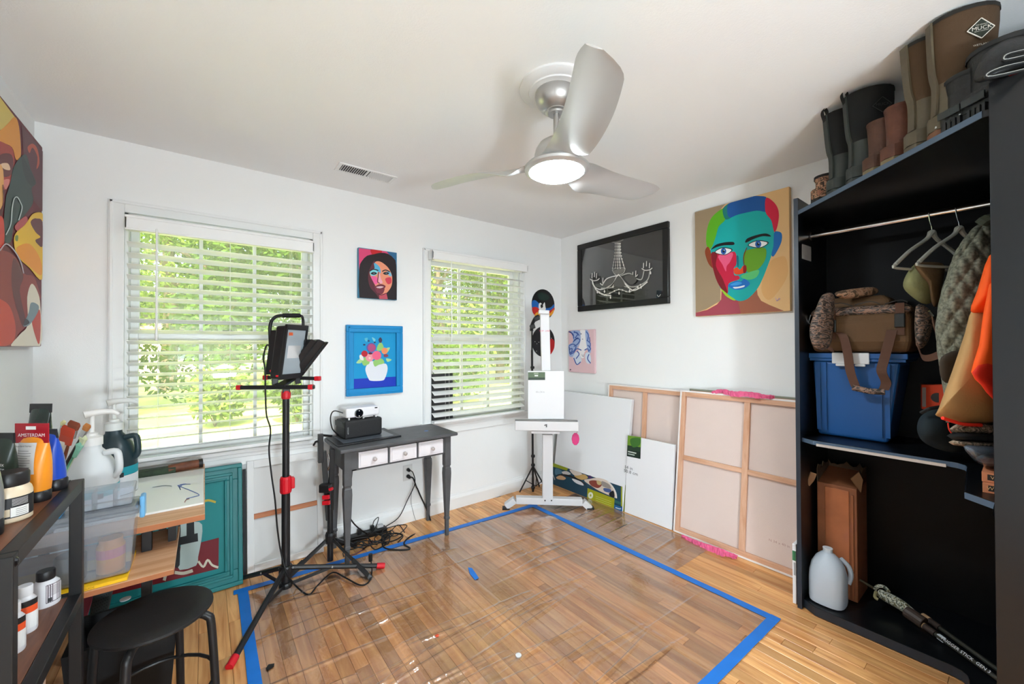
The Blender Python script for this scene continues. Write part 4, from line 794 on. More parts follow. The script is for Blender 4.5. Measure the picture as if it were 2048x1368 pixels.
# small black stand behind the easel
t = thing('microphone_stand', 'thin black tripod stand with a clamp head behind the easel', 'stand', (2.45, 2.80, 0))
c4 = V((2.425, 2.79, 0)); D4 = (c4-CC).dot(CF)
def S4(px, py, dd=0): return at(px, py, D4+dd)
B().cyl(S4(1066, 985), S4(1064, 700), .010, n=10).build('pole', SB, t, smooth=True); B().cyl(S4(1064, 742), S4(1064, 660), .007, n=10).build('upper_pole', SB, t)
for py in (735, 912, 930, 975): B().lathe([(.016, -.012), (.02, 0), (.016, .012)], S4(1065 if py < 800 else 1066, py), 12).build('collar', SB, t)
B().tube([S4(1063, 662), S4(1064, 650), S4(1071, 636), S4(1078, 632)], .016, 8, 3).build('clamp_arm', SB, t); B().bar(S4(1060, 655), S4(1070, 652), .05, .04).build('clamp_knob', SB, t, bevel=.006); B().bar(S4(1068, 640), S4(1080, 634), .05, .04).build('clamp_jaw', SB, t, bevel=.006)
for f_ in (V((2.29, 2.86, .006)), V((2.47, 2.66, .006)), V((2.53, 2.86, .006))):
    a = S4(1066, 932); lg = B().tube([a, f_], .007, 8).build('leg', SB, t); B().tube([a+(f_-a)*.55, V((c4.x, c4.y, .05))], .004, 6).build('brace', SB, t)

# ================================================================== canvases leaning on the right wall
PINE = wood((224, 180, 150), (208, 156, 122), 'z', .6, 8); PINEY = wood((226, 182, 152), (208, 156, 122), 'y', .6, 8); LINEN = M((226, 206, 196), .8, bump=.15, bscale=350, var=.03, vscale=3)
def lean(x0, x1, h):
    d = V((x1-x0, 0, math.sqrt(max(1e-6, h*h-(x1-x0)**2)))).normalized(); n = V((-d.z, 0, d.x)); return d, n
# A: big white canvas with a printed wrapper band
t = thing('stretched_canvas', 'large white shrink-wrapped canvas with a printed picture band, left of the row', 'canvas', (2.68, 2.43, 0), 'canvases leaning on the right wall')
xa, xb, zt = 2.683, 2.81, .895; d, n = lean(xa, xb, .904); ya, yb_ = 2.015, 2.84
f0, f1 = V((xa, yb_, .002)), V((xa, ya, .002)); Lh = d*.904
B().prism([f0, f1, f1+Lh, f0+Lh], -n*.035).build('canvas', M((238, 238, 240), .22, spec=.6), t, bevel=.003)
P = Paint(f0, n, (1040, 900), .12695, .25)
P.poly((24, 62, 82), [(480, 195), (1612, 578), (1612, 985), (480, 525)], 0)
P.poly((138, 150, 24), [(480, 190), (760, 288), (735, 325), (480, 250)], 0)
for c, pts in (((72, 112, 134), [(560, 290), (650, 320), (660, 370), (560, 390)]), ((196, 192, 190), [(660, 345), (740, 335), (800, 380), (700, 390)]), ((24, 22, 26), [(580, 395), (700, 380), (900, 440), (1060, 560), (900, 480), (760, 420)]), ((186, 150, 90), [(860, 395), (1010, 385), (1070, 440), (980, 470), (890, 440)]), ((214, 200, 190), [(780, 310), (880, 330), (980, 380), (860, 400)]), ((60, 34, 90), [(1080, 400), (1130, 415), (1120, 455), (1078, 440)]), ((214, 196, 182), [(1010, 480), (1100, 455), (1240, 440), (1400, 500), (1480, 620), (1520, 750), (1420, 720), (1240, 640), (1130, 570)]), ((130, 56, 44), [(1090, 490), (1200, 480), (1290, 540), (1230, 600), (1120, 560)]), ((196, 170, 120), [(1210, 480), (1280, 500), (1270, 550), (1220, 540)]), ((150, 140, 134), [(1290, 490), (1400, 540), (1430, 610), (1300, 570)]), ((70, 90, 140), [(1320, 600), (1430, 620), (1420, 670), (1330, 650)]), ((26, 26, 28), [(1400, 690), (1470, 640), (1490, 740), (1440, 740)]), ((200, 160, 120), [(570, 430), (640, 400), (720, 440), (690, 470), (600, 460)]), ((206, 206, 210), [(820, 450), (960, 500), (1000, 560), (880, 520)])): P.poly(c, pts)
P.stroke((226, 220, 216), [(1380, 490), (1460, 580), (1510, 680), (1520, 760)], 18); P.stroke((190, 196, 200), [(505, 355), (550, 470)], 9)
P.poly((160, 160, 22), [(1065, 600), (1490, 765), (1480, 925), (1055, 770)], 0); P.poly((150, 156, 30), [(1590, 575), (1612, 578), (1612, 890), (1590, 885)], 0)
P.dot((226, 226, 196), 1112, 715, 40, 52).dot((170, 168, 60), 1112, 715, 14, 20)
for k in range(3): P.stroke((196, 194, 96), [(1190, 725+32*k), (1440, 815+32*k)], 6, 0)
P.poly((40, 92, 90), [(1490, 785), (1590, 822), (1590, 865), (1490, 830)], 0); P.poly((34, 92, 142), [(1485, 860), (1612, 905), (1612, 985), (1485, 930)], 0); P.stroke((190, 206, 216), [(1505, 905), (1560, 925), (1590, 925)], 14)
P.build(t, 'printed_band')
B().prism([f1-n*.036+d*.0, f1-n*.0+d*.0, f1+d*.21, f1-n*.036+d*.21], (0, -.0012, 0)).build('band_edge', M((150, 156, 30), .3), t)
# stretcher-back canvases
def stretcher(name, label, xa, xb, ya, yb_, Lz, bars_v, bars_h, group, clothm=LINEN, th=.028, bw=.042, edge=None, barm=(PINE, PINEY), z0=.002):
    t = thing(name, label, 'canvas', (xa, (ya+yb_)/2, 0), group); d, n = lean(xa, xb, Lz); f0 = V((xa, yb_, z0)); f1 = V((xa, ya, z0)); up_ = d; sd = V((0, -1, 0)); Wd = yb_-ya
    def pt(u, v, w): return f0+sd*u+up_*v+n*w          # u across, v up, w towards the room
    def blk(nm, u0, u1, v0, v1, w0, w1, m): return B().add([pt(u, v, w) for w in (w0, w1) for (u, v) in ((u0, v0), (u1, v0), (u1, v1), (u0, v1))], [(0, 3, 2, 1), (4, 5, 6, 7), (0, 1, 5, 4), (1, 2, 6, 5), (2, 3, 7, 6), (3, 0, 4, 7)]).build(nm, m, t, bevel=.002)
    blk('cloth', .004, Wd-.004, .004, Lz-.004, -th, -th+.004, clothm)
    fold = edge or M((240, 232, 228), .7)
    blk('folded_edge', 0, .012, 0, Lz, -th, .001, fold); blk('folded_edge', Wd-.012, Wd, 0, Lz, -th, .001, fold); blk('folded_edge', 0, Wd, 0, .012, -th, .001, fold); blk('folded_edge', 0, Wd, Lz-.012, Lz, -th, .001, fold)
    blk('stretcher_bar', .012, bw, .012, Lz-.012, -th+.006, 0, barm[0]); blk('stretcher_bar', Wd-bw, Wd-.012, .012, Lz-.012, -th+.006, 0, barm[0]); blk('stretcher_bar', bw, Wd-bw, .012, bw, -th+.006, 0, barm[1]); blk('stretcher_bar', bw, Wd-bw, Lz-bw, Lz-.012, -th+.006, 0, barm[1])
    for v in bars_h: blk('cross_bar', bw, Wd-bw, v-.016, v+.016, -th+.008, -.006, barm[1])
    for u in bars_v: blk('cross_bar', u-.018, u+.018, bw, Lz-bw, -th+.008, -.004, barm[0])
    return t, pt
stretcher('stretched_canvas', 'canvas back with pine bars standing behind the white canvases', 2.78, 2.852, 1.56, 2.292, 1.005, (.37,), (), 'canvases leaning on the right wall')
tE, ptE = stretcher('stretched_canvas', 'grey-edged canvas mostly hidden behind the large pink-linen canvas back', 2.80, 2.86, .77, 1.545, 1.022, (.39,), (), 'canvases leaning on the right wall', M((190, 188, 176), .8), edge=M((150, 150, 132), .8))
tC, ptC = stretcher('stretched_canvas', 'large pink-linen canvas back with a cross of pine bars beside the closet', 2.685, 2.80, .765, 1.583, 1.018, (.46,), (.535,), 'canvases leaning on the right wall')
text_part('N 34 x 40 in', M((196, 160, 150), .7), tC, ptC(.66, .16, -.0235), (0, -1, 0), (0, 0, 1), .022)
# B: small white canvas with green label
t = thing('stretched_canvas', 'narrow white canvas with a green label, between the wrapped canvas and the linen back', 'canvas', (2.69, 1.8, 0), 'canvases leaning on the right wall')
xa, xb = 2.690, 2.742; d, n = lean(xa, xb, .612); f0, f1 = V((xa, 2.005, .002)), V((xa, 1.598, .002)); f0.x -= .004
B().prism([f0, f1, f1+d*.612, f0+d*.612], -n*.02).build('canvas', CAN, t, bevel=.002)
P = Paint(f0, n, (980, 560), .46784); P.poly((34, 60, 40), [(589, 664), (646, 672), (643, 765), (585, 753)], 0); P.poly((110, 150, 40), [(589, 664), (646, 672), (645, 715), (588, 706)], 0).poly((60, 110, 40), [(600, 680), (640, 676), (640, 705), (610, 715)]).poly((20, 40, 30), [(586, 725), (644, 735), (643, 765), (585, 753)], 0); P.stroke((190, 200, 190), [(590, 733), (625, 741)], 5, 0).stroke((190, 200, 190), [(590, 743), (618, 749)], 4, 0); P.build(t, 'label_sticker')
yv = V((0, -1, 0))
text_part('14 in', M((90, 90, 90), .6), t, onplane(980+592*.46784, 560+803*.46784, f0, n), yv, d, .035, sx=1.2); text_part('50.8 cm', M((90, 90, 90), .6), t, onplane(980+602*.46784, 560+823*.46784, f0, n), yv, d, .035, sx=1.2)
# slim white board by the closet
t = thing('slim_canvas', 'slim white canvas edge with a green label beside the closet', 'canvas', (2.46, .76, 0), 'blank white canvases')
B().box((2.43, .747, .002), (2.85, .763, .31)).build('canvas', CAN, t, bevel=.002); B().box((2.4285, .7475, .225), (2.4305, .7625, .275)).build('label_sticker', M((60, 120, 80), .5), t); B().box((2.4285, .749, .15), (2.4305, .757, .215)).build('print', M((170, 170, 170), .5), t)
# pink ribbons on the big canvas
PK = M((230, 96, 140), .6, var=.15, vscale=20)
for lb, pts, w in (('crumpled pink plastic ribbon lying along the top of the canvas backs', [ptC(.23, 1.02, -.015), ptC(.30, 1.035, -.01), ptC(.38, 1.024, .0), ptC(.47, 1.03, .006), ptC(.56, 1.024, .002), ptC(.62, 1.026, -.01)], .045),
                   ('crumpled pink plastic ribbon under the bottom edge of the linen canvas', [V((2.668, 1.50, .003)), V((2.655, 1.42, .004)), V((2.650, 1.34, .006)), V((2.635, 1.25, .02)), V((2.62, 1.17, .03)), V((2.645, 1.12, .02))], .05)):
    t = thing('ribbon', lb, 'ribbon', pts[0]); b = B(); P_ = smooth_pts(pts, 8); r3 = random.Random(5); L, R, Mi = [], [], []
    for i, p in enumerate(P_):
        wv = w*.5*(.5+.7*math.sin(math.pi*i/len(P_))+r3.uniform(-.2, .2)); L.append(p+V((-.3*wv, 0, wv*.55+.004))); Mi.append(p+V((-.012-r3.uniform(0, .012), 0, .008))); R.append(p+V((-wv, 0, max(-p.z+.001, -wv*.6))))
    k = len(P_); b.add(L+Mi+R, [(i, i+1, k+i+1, k+i) for i in range(k-1)]+[(k+i, k+i+1, 2*k+i+1, 2*k+i) for i in range(k-1)]); o = b.build('ribbon_body', PK, t); so = o.modifiers.new('thick', 'SOLIDIFY'); so.thickness = .001

# ================================================================== tape border and plastic sheet on the floor
TAPE = M((18, 116, 208), .5, var=.06, vscale=12)
tp = thing('tape_border', 'blue masking tape border stuck around the plastic sheet', 'tape', (1.18, 1.68, 0))
tw = .046
def tstrip(a, b):
    a, b = V(a), V(b); d = (b-a).normalized(); s_ = V((-d.y, d.x, 0))*tw/2; bb = B(); n_ = 14; L, R = [], []; r3 = random.Random(int(a.x*100))
    for i in range(n_+1): p = a+(b-a)*i/n_; L.append(p+s_*(1+r3.uniform(-.05, .05))+V((0, 0, .0042+r3.uniform(0, .0006)))); R.append(p-s_*(1+r3.uniform(-.05, .05))+V((0, 0, .0042+r3.uniform(0, .0006))))
    bb.add(L+R, [(i, i+1, n_+2+i, n_+1+i) for i in range(n_)]); o = bb.build('tape_strip', TAPE, tp); m_ = o.modifiers.new('s', 'SOLIDIFY'); m_.thickness = .0006
tstrip((.172, 2.68, 0), (.150, .62, 0)); tstrip((.13, 2.665, 0), (2.225, 2.555, 0)); tstrip((2.19, 2.60, 0), (2.215, .755, 0)); tstrip((2.24, .775, 0), (1.25, .80, 0)); tstrip((1.27, .80, .0004), (.14, .82, .0004))
t = thing('tape_scrap', 'small scrap of blue tape lying on the plastic sheet', 'tape', on(945, 1147, z=.006))
B().prism([on(936, 1135, z=.006), on(944, 1136, z=.006), on(958, 1156, z=.006), on(950, 1160, z=.006), on(940, 1148, z=.006)], (0, 0, .001)).build('scrap', TAPE, t)
t = thing('paint_blob', 'orange-red blob of dried paint on the plastic sheet', 'paint', on(874, 1272, z=.006)); B().lathe([(.009, 0), (.010, .003), (.005, .006), (.0, .0065)], on(874, 1272, z=.006), 10).build('blob', M((214, 70, 30), .4), t)
t = thing('bottle_top', 'small white bottle top lying on the plastic sheet', 'bottle top', on(1037, 1312, z=.006)); B().lathe([(.013, 0), (.013, .005), (.0, .006)], on(1037, 1312, z=.006), 14).build('cap', M((214, 214, 214), .4), t)
t = thing('black_scrap', 'black smear of paint on the sheet by the blue tape', 'paint', on(541, 1334, z=.006)); B().prism([on(x, y, z=.006) for x, y in ((531, 1338), (537, 1329), (549, 1327), (548, 1333), (536, 1341))], (0, 0, .001)).build('smear', M((26, 26, 26), .5), t)
# wrinkled clear sheet
sh = bpy.data.materials.new('plastic_film'); sh.use_nodes = True; n_ = sh.node_tree; n_.nodes.clear(); o_ = n_.nodes.new('ShaderNodeOutputMaterial'); tr = n_.nodes.new('ShaderNodeBsdfTransparent'); tr.inputs[0].default_value = (1, 1, 1, 1)
gl = n_.nodes.new('ShaderNodeBsdfGlossy'); gl.inputs['Roughness'].default_value = .13; df = n_.nodes.new('ShaderNodeBsdfDiffuse'); df.inputs[0].default_value = (.8, .74, .66, 1)
fr = n_.nodes.new('ShaderNodeFresnel'); fr.inputs[0].default_value = 1.5; m1 = n_.nodes.new('ShaderNodeMixShader'); m1.inputs[0].default_value = .05; m2 = n_.nodes.new('ShaderNodeMixShader'); mu = n_.nodes.new('ShaderNodeMath'); mu.operation = 'MULTIPLY'; mu.inputs[1].default_value = 2.5; mu.use_clamp = True
tc = n_.nodes.new('ShaderNodeTexCoord'); nz = n_.nodes.new('ShaderNodeTexNoise'); nz.inputs['Scale'].default_value = 26; nz.inputs['Detail'].default_value = 5; nz.inputs['Distortion'].default_value = 1.5; bp_ = n_.nodes.new('ShaderNodeBump'); bp_.inputs['Strength'].default_value = .12; bp_.inputs['Distance'].default_value = .01
n_.links.new(tc.outputs['Object'], nz.inputs['Vector']); n_.links.new(nz.outputs[0], bp_.inputs['Height'])
for q_ in (fr, gl): n_.links.new(bp_.outputs[0], q_.inputs['Normal'])
n_.links.new(fr.outputs[0], mu.inputs[0]); n_.links.new(tr.outputs[0], m1.inputs[1]); n_.links.new(df.outputs[0], m1.inputs[2]); n_.links.new(mu.outputs[0], m2.inputs[0]); n_.links.new(m1.outputs[0], m2.inputs[1]); n_.links.new(gl.outputs[0], m2.inputs[2]); n_.links.new(m2.outputs[0], o_.inputs[0])
import mathutils
rw = random.Random(21); RIDGES = []
for k in range(46):
    yc_ = rw.uniform(.84, 2.45); xc_ = rw.uniform(.35, 2.0); hl_ = rw.uniform(.16, .48) if k < 30 else rw.uniform(.06, .16)
    if k < 18: yc_ = .86+k*.052+rw.uniform(-.015, .015); xc_ = rw.uniform(.75, 1.45)
    RIDGES.append((xc_, yc_, hl_, rw.uniform(.0065, .011), rw.uniform(.006, .0105), rw.uniform(-.16, .10), rw.uniform(-.25, .25)))
def film(name, label, x0, x1, y0, y1, sx_, sy_, amp, z0, ridges):
    nx_, ny_ = int((x1-x0)/sx_), int((y1-y0)/sy_); vs = []
    for j in range(ny_+1):
        for i in range(nx_+1):
            x = x0+(x1-x0)*i/nx_; y = y0+(y1-y0)*j/ny_
            warp = .06*mathutils.noise.noise(V((x*1.6, y*1.6, 5)))+.05*math.sin(x*2.1)
            z = amp*max(0, mathutils.noise.noise(V((x*.9, (y+warp)*6.0, 3))))
            for (xc_, yc_, hl_, sg, hh_, sl, cv) in ridges:            # long sharp wrinkles
                u = (x-xc_)/hl_
                if abs(u) > 1: continue
                dy = y-(yc_+sl*(x-xc_)+cv*(x-xc_)**2)
                if abs(dy) < 4*sg: z += hh_*(1-u*u)**1.2*math.exp(-(dy/sg)**2)
            for xf in (.72, 1.23, 1.66): z += .0045*math.exp(-((x-xf-.01*math.sin(y*3))/.008)**2)   # fold creases
            for yf in (1.12, 1.62, 2.16): z += .003*math.exp(-((y-yf-.02*math.sin(x*2))/.007)**2)
            e = min(x-x0, x1-x, y-y0, y1-y); vs.append((x, y, z0+z*min(1, max(.0, e)/.05)))
    fs = [(j*(nx_+1)+i, j*(nx_+1)+i+1, (j+1)*(nx_+1)+i+1, (j+1)*(nx_+1)+i) for j in range(ny_) for i in range(nx_)]
    return tag(B().add(vs, fs).build(name, sh, None, smooth=True, sharp=0), label, 'plastic sheet')
film('plastic_sheet', 'wrinkled clear plastic drop sheet taped to the wooden floor', .15, 2.20, .79, 2.60, .0105, .0045, .009, .0022, RIDGES)
film('plastic_sheet', 'clear plastic sheet flap beyond the tape, under the leaning canvases', 2.21, 2.67, 1.30, 2.53, .0105, .0065, .006, .0015, [(2.44, 1.4+k*.11, .2, .01, .006, .05, 0) for k in range(10)])
# ================================================================== open corner closet
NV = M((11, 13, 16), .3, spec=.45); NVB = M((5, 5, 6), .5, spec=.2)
cl = thing('corner_closet', 'dark navy open corner closet with a hanging rail and L-shaped shelves', 'closet', (2.4, .1, 0))
B().box((2.409, .716, 0), (2.884, .736, 2.10)).build('side_panel', NV, cl, bevel=.001)
B().box((1.79, -.58, 0), (1.81, .064, 2.10)).build('side_panel', NV, cl, bevel=.001)
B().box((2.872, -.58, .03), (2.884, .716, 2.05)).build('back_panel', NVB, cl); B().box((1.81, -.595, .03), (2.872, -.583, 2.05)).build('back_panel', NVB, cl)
def flat(poly, z0, z1, name): return B().prism([V((x, y, z0)) for x, y in poly], (0, 0, z1-z0)).build(name, NV, cl, bevel=.002)
flat([(2.872, .716), (2.409, .716), (1.81, .077), (1.81, -.58), (2.872, -.58)], 2.012, 2.034, 'top_shelf')
Lp = [(2.872, .716), (2.435, .716), (2.40, .66), (2.40, .20)]+[(2.40-.05*(1-math.cos(math.radians(a))), .20-.05*math.sin(math.radians(a))) for a in (30, 60, 90)]+[(1.945, .13), (1.885, .066), (1.81, .066), (1.81, -.58), (2.872, -.58)]
EDGE_LIT = M((74, 92, 112), .4)  # lighter than the panels: light caught by the shelf edges, painted in
EDGE_DIM = M((40, 47, 56), .4)  # dimmer painted edge light for the base and far panel
def edging(pts, z0, z1, name='edge_tone', m=EDGE_LIT):  # lays the painted edge light along a shelf front
    o = B(); P_ = [V((x, y, 0)) for x, y in pts]; L = []
    for i, p in enumerate(P_):
        d = (P_[min(i+1, len(P_)-1)]-P_[max(i-1, 0)]).normalized(); nn = V((-d.y, d.x, 0)); nn = nn if nn.dot(p-V((2.872, -.58, 0))) > 0 else -nn; L.append(p+nn*.0012)
    o.add([V((p.x, p.y, z0+.001)) for p in L]+[V((p.x, p.y, z1-.001)) for p in L], [(i, i+1, len(L)+i+1, len(L)+i) for i in range(len(L)-1)]).build(name, m, cl)
edging([(2.409, .716), (1.81, .077)], 2.012, 2.034); edging(Lp[1:10], .848, .870); edging(Lp[1:10], .004, .046, m=EDGE_DIM)
B().box((2.4075, .7165, .001), (2.409, .7355, 2.0995)).build('edge_tone', EDGE_DIM, cl)
flat(Lp, .848, .870, 'middle_shelf'); flat(Lp, .004, .046, 'base_shelf')
B().bar((2.394, .645, .852), (2.394, .21, .852), .008, .012).build('shelf_lip', M((205, 196, 190), .35, .4), cl)
B().tube([(2.60, .716, 1.932), (2.60, -.58, 1.932)], .0135, 14).build('hanging_rail', M((215, 212, 210), .16, 1), cl, smooth=True)
B().lathe([(.022, 0), (.022, .006), (.0, .006)], (2.60, .7155, 1.932), 16, (0, -1, 0)).build('rail_socket', M((90, 90, 92), .4, .7), cl)
st_ = [on(px, py, y=.7155) for px, py in ((1604, 488), (1622, 494), (1622, 523), (1604, 517))]
B().prism(st_, (0, -.0008, 0)).build('sticker', M((176, 170, 166), .6), cl)
# ------------------------------------------------------------------ boots and shoes on the top shelf
E0, E1 = V((2.409, .716, 2.034)), V((1.81, .077, 2.034)); ED = (E1-E0); EN = V((.73, -.683, 0))
def edge_at(px):
    d = ray(px, 300); a = V((d.x, d.y)); # solve E0 + t*ED on the vertical plane through the ray
    t = (E0.x*a.y-E0.y*a.x)/(a.x*ED.y-a.y*ED.x); return E0+ED*t
def boot(name, label, cat, group, px, back, h, mats, rz=0, s=1.0, wide=1.0, cut=.15, lean_=0, loops=False, toe=1.0, rim=True, strap=None):
    """mats: shaft, lower, sole, rim"""
    p = edge_at(px)+EN*back; p.z = 2.034
    ang = math.atan2(EN.y, EN.x)+rz; t = thing(name, label, cat, p, group, rz=ang); K = 20
    R = [(h, .086, 0, .083, .064), (h*.88, .086, 0, .082, .063), (h*.7, .084, 0, .078, .059), (h*.6, .081, 0, .073, .056), (h*.53, .078, 0, .067, .0515), (cut+.03, .076, 0, .0600, .047)] if h > .25 else [(h, .078, 0, .066, .052), (h*.85, .077, 0, .063, .050), (cut+.03, .075, 0, .058, .046)]
    R2 = [(cut+.034, .076, 0, .0595, .0465), (cut-.01, .077, 4, .061, .046), (.105, .082, 20, .073, .046), (.07, .092, 44, .09, .046), (.056, .125, 66, .064, .046), (.048, .17, 84, .046, .048), (.042, .215, 90, .038, .048), (.037, .255*toe+.0, 90, .032, .043), (.031, .287*toe, 92, .023, .030), (.029, .300*toe, 92, .010, .012)]
    def rg_(z, cx, th, a, b): th = math.radians(th); ax = V((math.cos(th), 0, math.sin(th))); return [V(((cx+lean_*max(0, z-.1))*s, 0, z*s))+(ax*a*math.cos(2*math.pi*j/K)+V((0, b*wide, 0))*math.sin(2*math.pi*j/K))*s for j in range(K)]
    B().loft([rg_(*r) for r in R]).build('shaft', mats[0], t, smooth=True, local=True)
    B().loft([rg_(*r) for r in R2]).build('foot', mats[1], t, smooth=True, local=True)
    sole = [(0.0, .0), (.004, .028), (.03, .037), (.09, .034), (.15, .040), (.21, .048), (.26*toe, .044), (.292*toe, .028), (.302*toe, .0)]; sp = [V((x*s, y*s*wide, 0)) for x, y in sole]+[V((x*s, -y*s*wide, 0)) for x, y in sole[-2:0:-1]]
    B().prism(sp, (0, 0, .026*s)).build('sole', mats[2], t, local=True, bevel=.003)
    b = R[0]
    if rim:
        r_ = B(); r_.loft([rg_(h-.012, b[1], 0, b[3]+.0018, b[4]+.0018), rg_(h+.001, b[1], 0, b[3]+.0018, b[4]+.0018), rg_(h+.002, b[1], 0, b[3]-.006, b[4]-.006), rg_(h-.012, b[1], 0, b[3]-.006, b[4]-.006)], cap=False); r_.build('rim', mats[3], t, smooth=True, local=True)
    # rubber spine up the heel
    sb_ = []
    for (z, cx, th, a, bb) in R2[2:0:-1]+[q for q in R[::-1]]:
        x = (cx+lean_*max(0, z-.1)-a*math.cos(math.radians(th))); sb_.append(V((x*s-.0015, 0, (z-(a*math.sin(math.radians(th)) if th else 0))*s)))
    if h > .25: B().strip(sb_, (0, 1, 0), .030*s, .006, 3).build('heel_spine', mats[1], t, smooth=True, local=True)
    hc_ = B().loft([[V((x*s, y*s*wide, z*s)) for x, y in ((.06, .047), (.03, .043), (.006, .03), (-.003, 0), (.006, -.03), (.03, -.043), (.06, -.047), (.055, -.03), (.03, -.026), (.012, 0), (.03, .026), (.055, .03))] for z in (.026, .05, .072)]); hc_.build('heel_counter', mats[1], t, smooth=True, local=True)
    if loops: 
        x0 = (b[1]+lean_*(h-.1)-b[3])*s; B().strip([(x0, 0, h-.03), (x0-.012, 0, h+.012), (x0-.004, 0, h+.034), (x0+.008, 0, h+.014), (x0+.003, 0, h-.02)], (0, 1, 0), .02, .003, 4).build('pull_loop', mats[3], t, local=True)
    if strap: strap(t, b, h)
    return t
NEO = M((74, 54, 34), .85, bump=.1, bscale=300, var=.1, vscale=10); RUB = M((88, 78, 60), .5, var=.22, vscale=18); TR_ = M((30, 28, 24), .7)
BNEO = M((16, 18, 18), .85); BRUB = M((44, 50, 46), .5, var=.2, vscale=16); LEA = M((78, 48, 34), .6, bump=.25, bscale=40, var=.25, vscale=16); LEA2 = M((92, 52, 36), .6, bump=.25, bscale=40, var=.3, vscale=20); CREPE = M((128, 112, 84), .8, var=.15, vscale=30)
CAMO1 = camo(((36, 28, 22), (96, 70, 48), (178, 132, 104), (58, 50, 34), (150, 100, 76)), 22)
def logo(t, b, h, big=True, col=(222, 216, 204)):
    # diamond badge on the side of the shaft facing the room
    x, y, z = b[1]+.010, -(b[4]+.0034), h-.085; s_ = .032; d = B(); pts = [V((x, y, z+s_)), V((x+s_, y+.004, z)), V((x, y, z-s_)), V((x-s_, y+.002, z))]
    for i in range(4): d.bar(pts[i], pts[(i+1) % 4], .002, .0025, up=(0, 1, 0))
    d.build('badge_outline', M(col, .5), t, local=True)
    if big:
        B().add([p+V((0, .0005, 0)) for p in pts], [(0, 1, 2, 3)]).build('badge', M((34, 40, 28), .5), t, local=True)
    loc0 = wloc
    def tx(body, zz, size): 
        o = text_part(body, M(col, .5), None, V((x, y-.0004, zz)), (1, 0, .0), (0, 0, 1), size, off=.0012); o.parent = t
    tx('MUCK', z, .0165)
    if big: tx('THE ORIGINAL', z+.011, .0042); tx('BOOT COMPANY', z-.009, .0042); tx('WETLAND', z-.052, .0085)
boot('hiking_shoe', 'low camouflage shoe at the far end of the closet top', 'shoe', 'footwear on the closet top', 1617, .02, .135, (CAMO1, CAMO1, M((40, 32, 26), .8), M((30, 26, 22), .8)), cut=.10)
boot('hiking_shoe', 'dark low shoe half hidden behind the camouflage shoe', 'shoe', 'footwear on the closet top', 1632, .13, .135, (M((30, 26, 22), .8), M((34, 28, 24), .8), M((40, 32, 26), .8), M((26, 24, 22), .8)), cut=.10)
boot('rubber_boot', 'tall black boot with pull loop, next to the camouflage shoe', 'boot', 'footwear on the closet top', 1647, .02, .375, (BNEO, BRUB, BRUB, BNEO), loops=True, lean_=-.05, rz=-.1)
boot('rubber_boot', 'tall black boot with diamond badge, next to the brown ankle boots', 'boot', 'footwear on the closet top', 1684, .02, .385, (BNEO, BRUB, BRUB, BNEO), loops=True, lean_=-.03, rz=-.25, strap=lambda t, b, h: logo(t, b, h, False, (50, 54, 52)))
boot('ankle_boot', 'worn brown leather ankle boot nearer the black boots', 'boot', 'footwear on the closet top', 1722, .02, .215, (LEA, LEA, CREPE, LEA), cut=.10)
boot('ankle_boot', 'worn reddish-brown leather ankle boot nearer the tall brown boots', 'boot', 'footwear on the closet top', 1760, .02, .225, (LEA2, LEA2, CREPE, LEA2), cut=.10, rz=.1)
boot('wetland_boot', 'tall brown rubber boot half hidden behind its badged twin', 'boot', 'footwear on the closet top', 1804, .02, .385, (NEO, RUB, RUB, TR_), lean_=-.04, rz=-.1)
boot('wetland_boot', 'tall brown rubber boot with a white diamond badge', 'boot', 'footwear on the closet top', 1850, .015, .392, (NEO, RUB, M((116, 76, 54), .6), TR_), lean_=.0, rz=-.3, strap=lambda t, b, h: logo(t, b, h))
SHB = M((17, 18, 19), .5, bump=.2, bscale=90); SHD = M((22, 23, 24), .6); SRED = M((206, 30, 34), .45)
def trim(t, b, h):
    for sg in (1, -1):
        B().strip([(.03, sg*.054, .10), (.06, sg*.060, .088), (.10, sg*.058, .125), (.15, sg*.055, .15)], (0, 0, 1), .013, .003, 4).build('red_trim', SRED, t, local=True)
        B().strip([(.0, sg*.045, .03), (.03, sg*.055, .07), (.09, sg*.062, .115), (.16, sg*.055, .145)], (0, 0, 1), .002, .004, 4).build('stitching', M((190, 190, 186), .7), t, local=True)
    B().strip([(-.008, -.03, .055), (-.012, 0, .052), (-.008, .03, .055)], (0, 0, 1), .022, .006, 4).build('heel_band', M((40, 46, 46), .25), t, local=True)
    for k in range(4): B().box((-.006+.001*k, -.028+.014*k, .0), (.002, -.02+.014*k, .032)).build('heel_lug', SHD, t, local=True)
boot('work_shoe', 'black work shoe with red trim beside the tall brown boot', 'shoe', 'footwear on the closet top', 1893, .015, .175, (SHB, SHB, SHD, SHD), cut=.09, wide=1.2, strap=trim, rz=.15)
boot('work_shoe', 'black work shoe with red trim at the near end, against the closet front panel', 'shoe', 'footwear on the closet top', 1938, .02, .19, (SHB, SHB, SHD, SHD), cut=.09, wide=1.3, s=1.12, strap=trim, rz=.1)
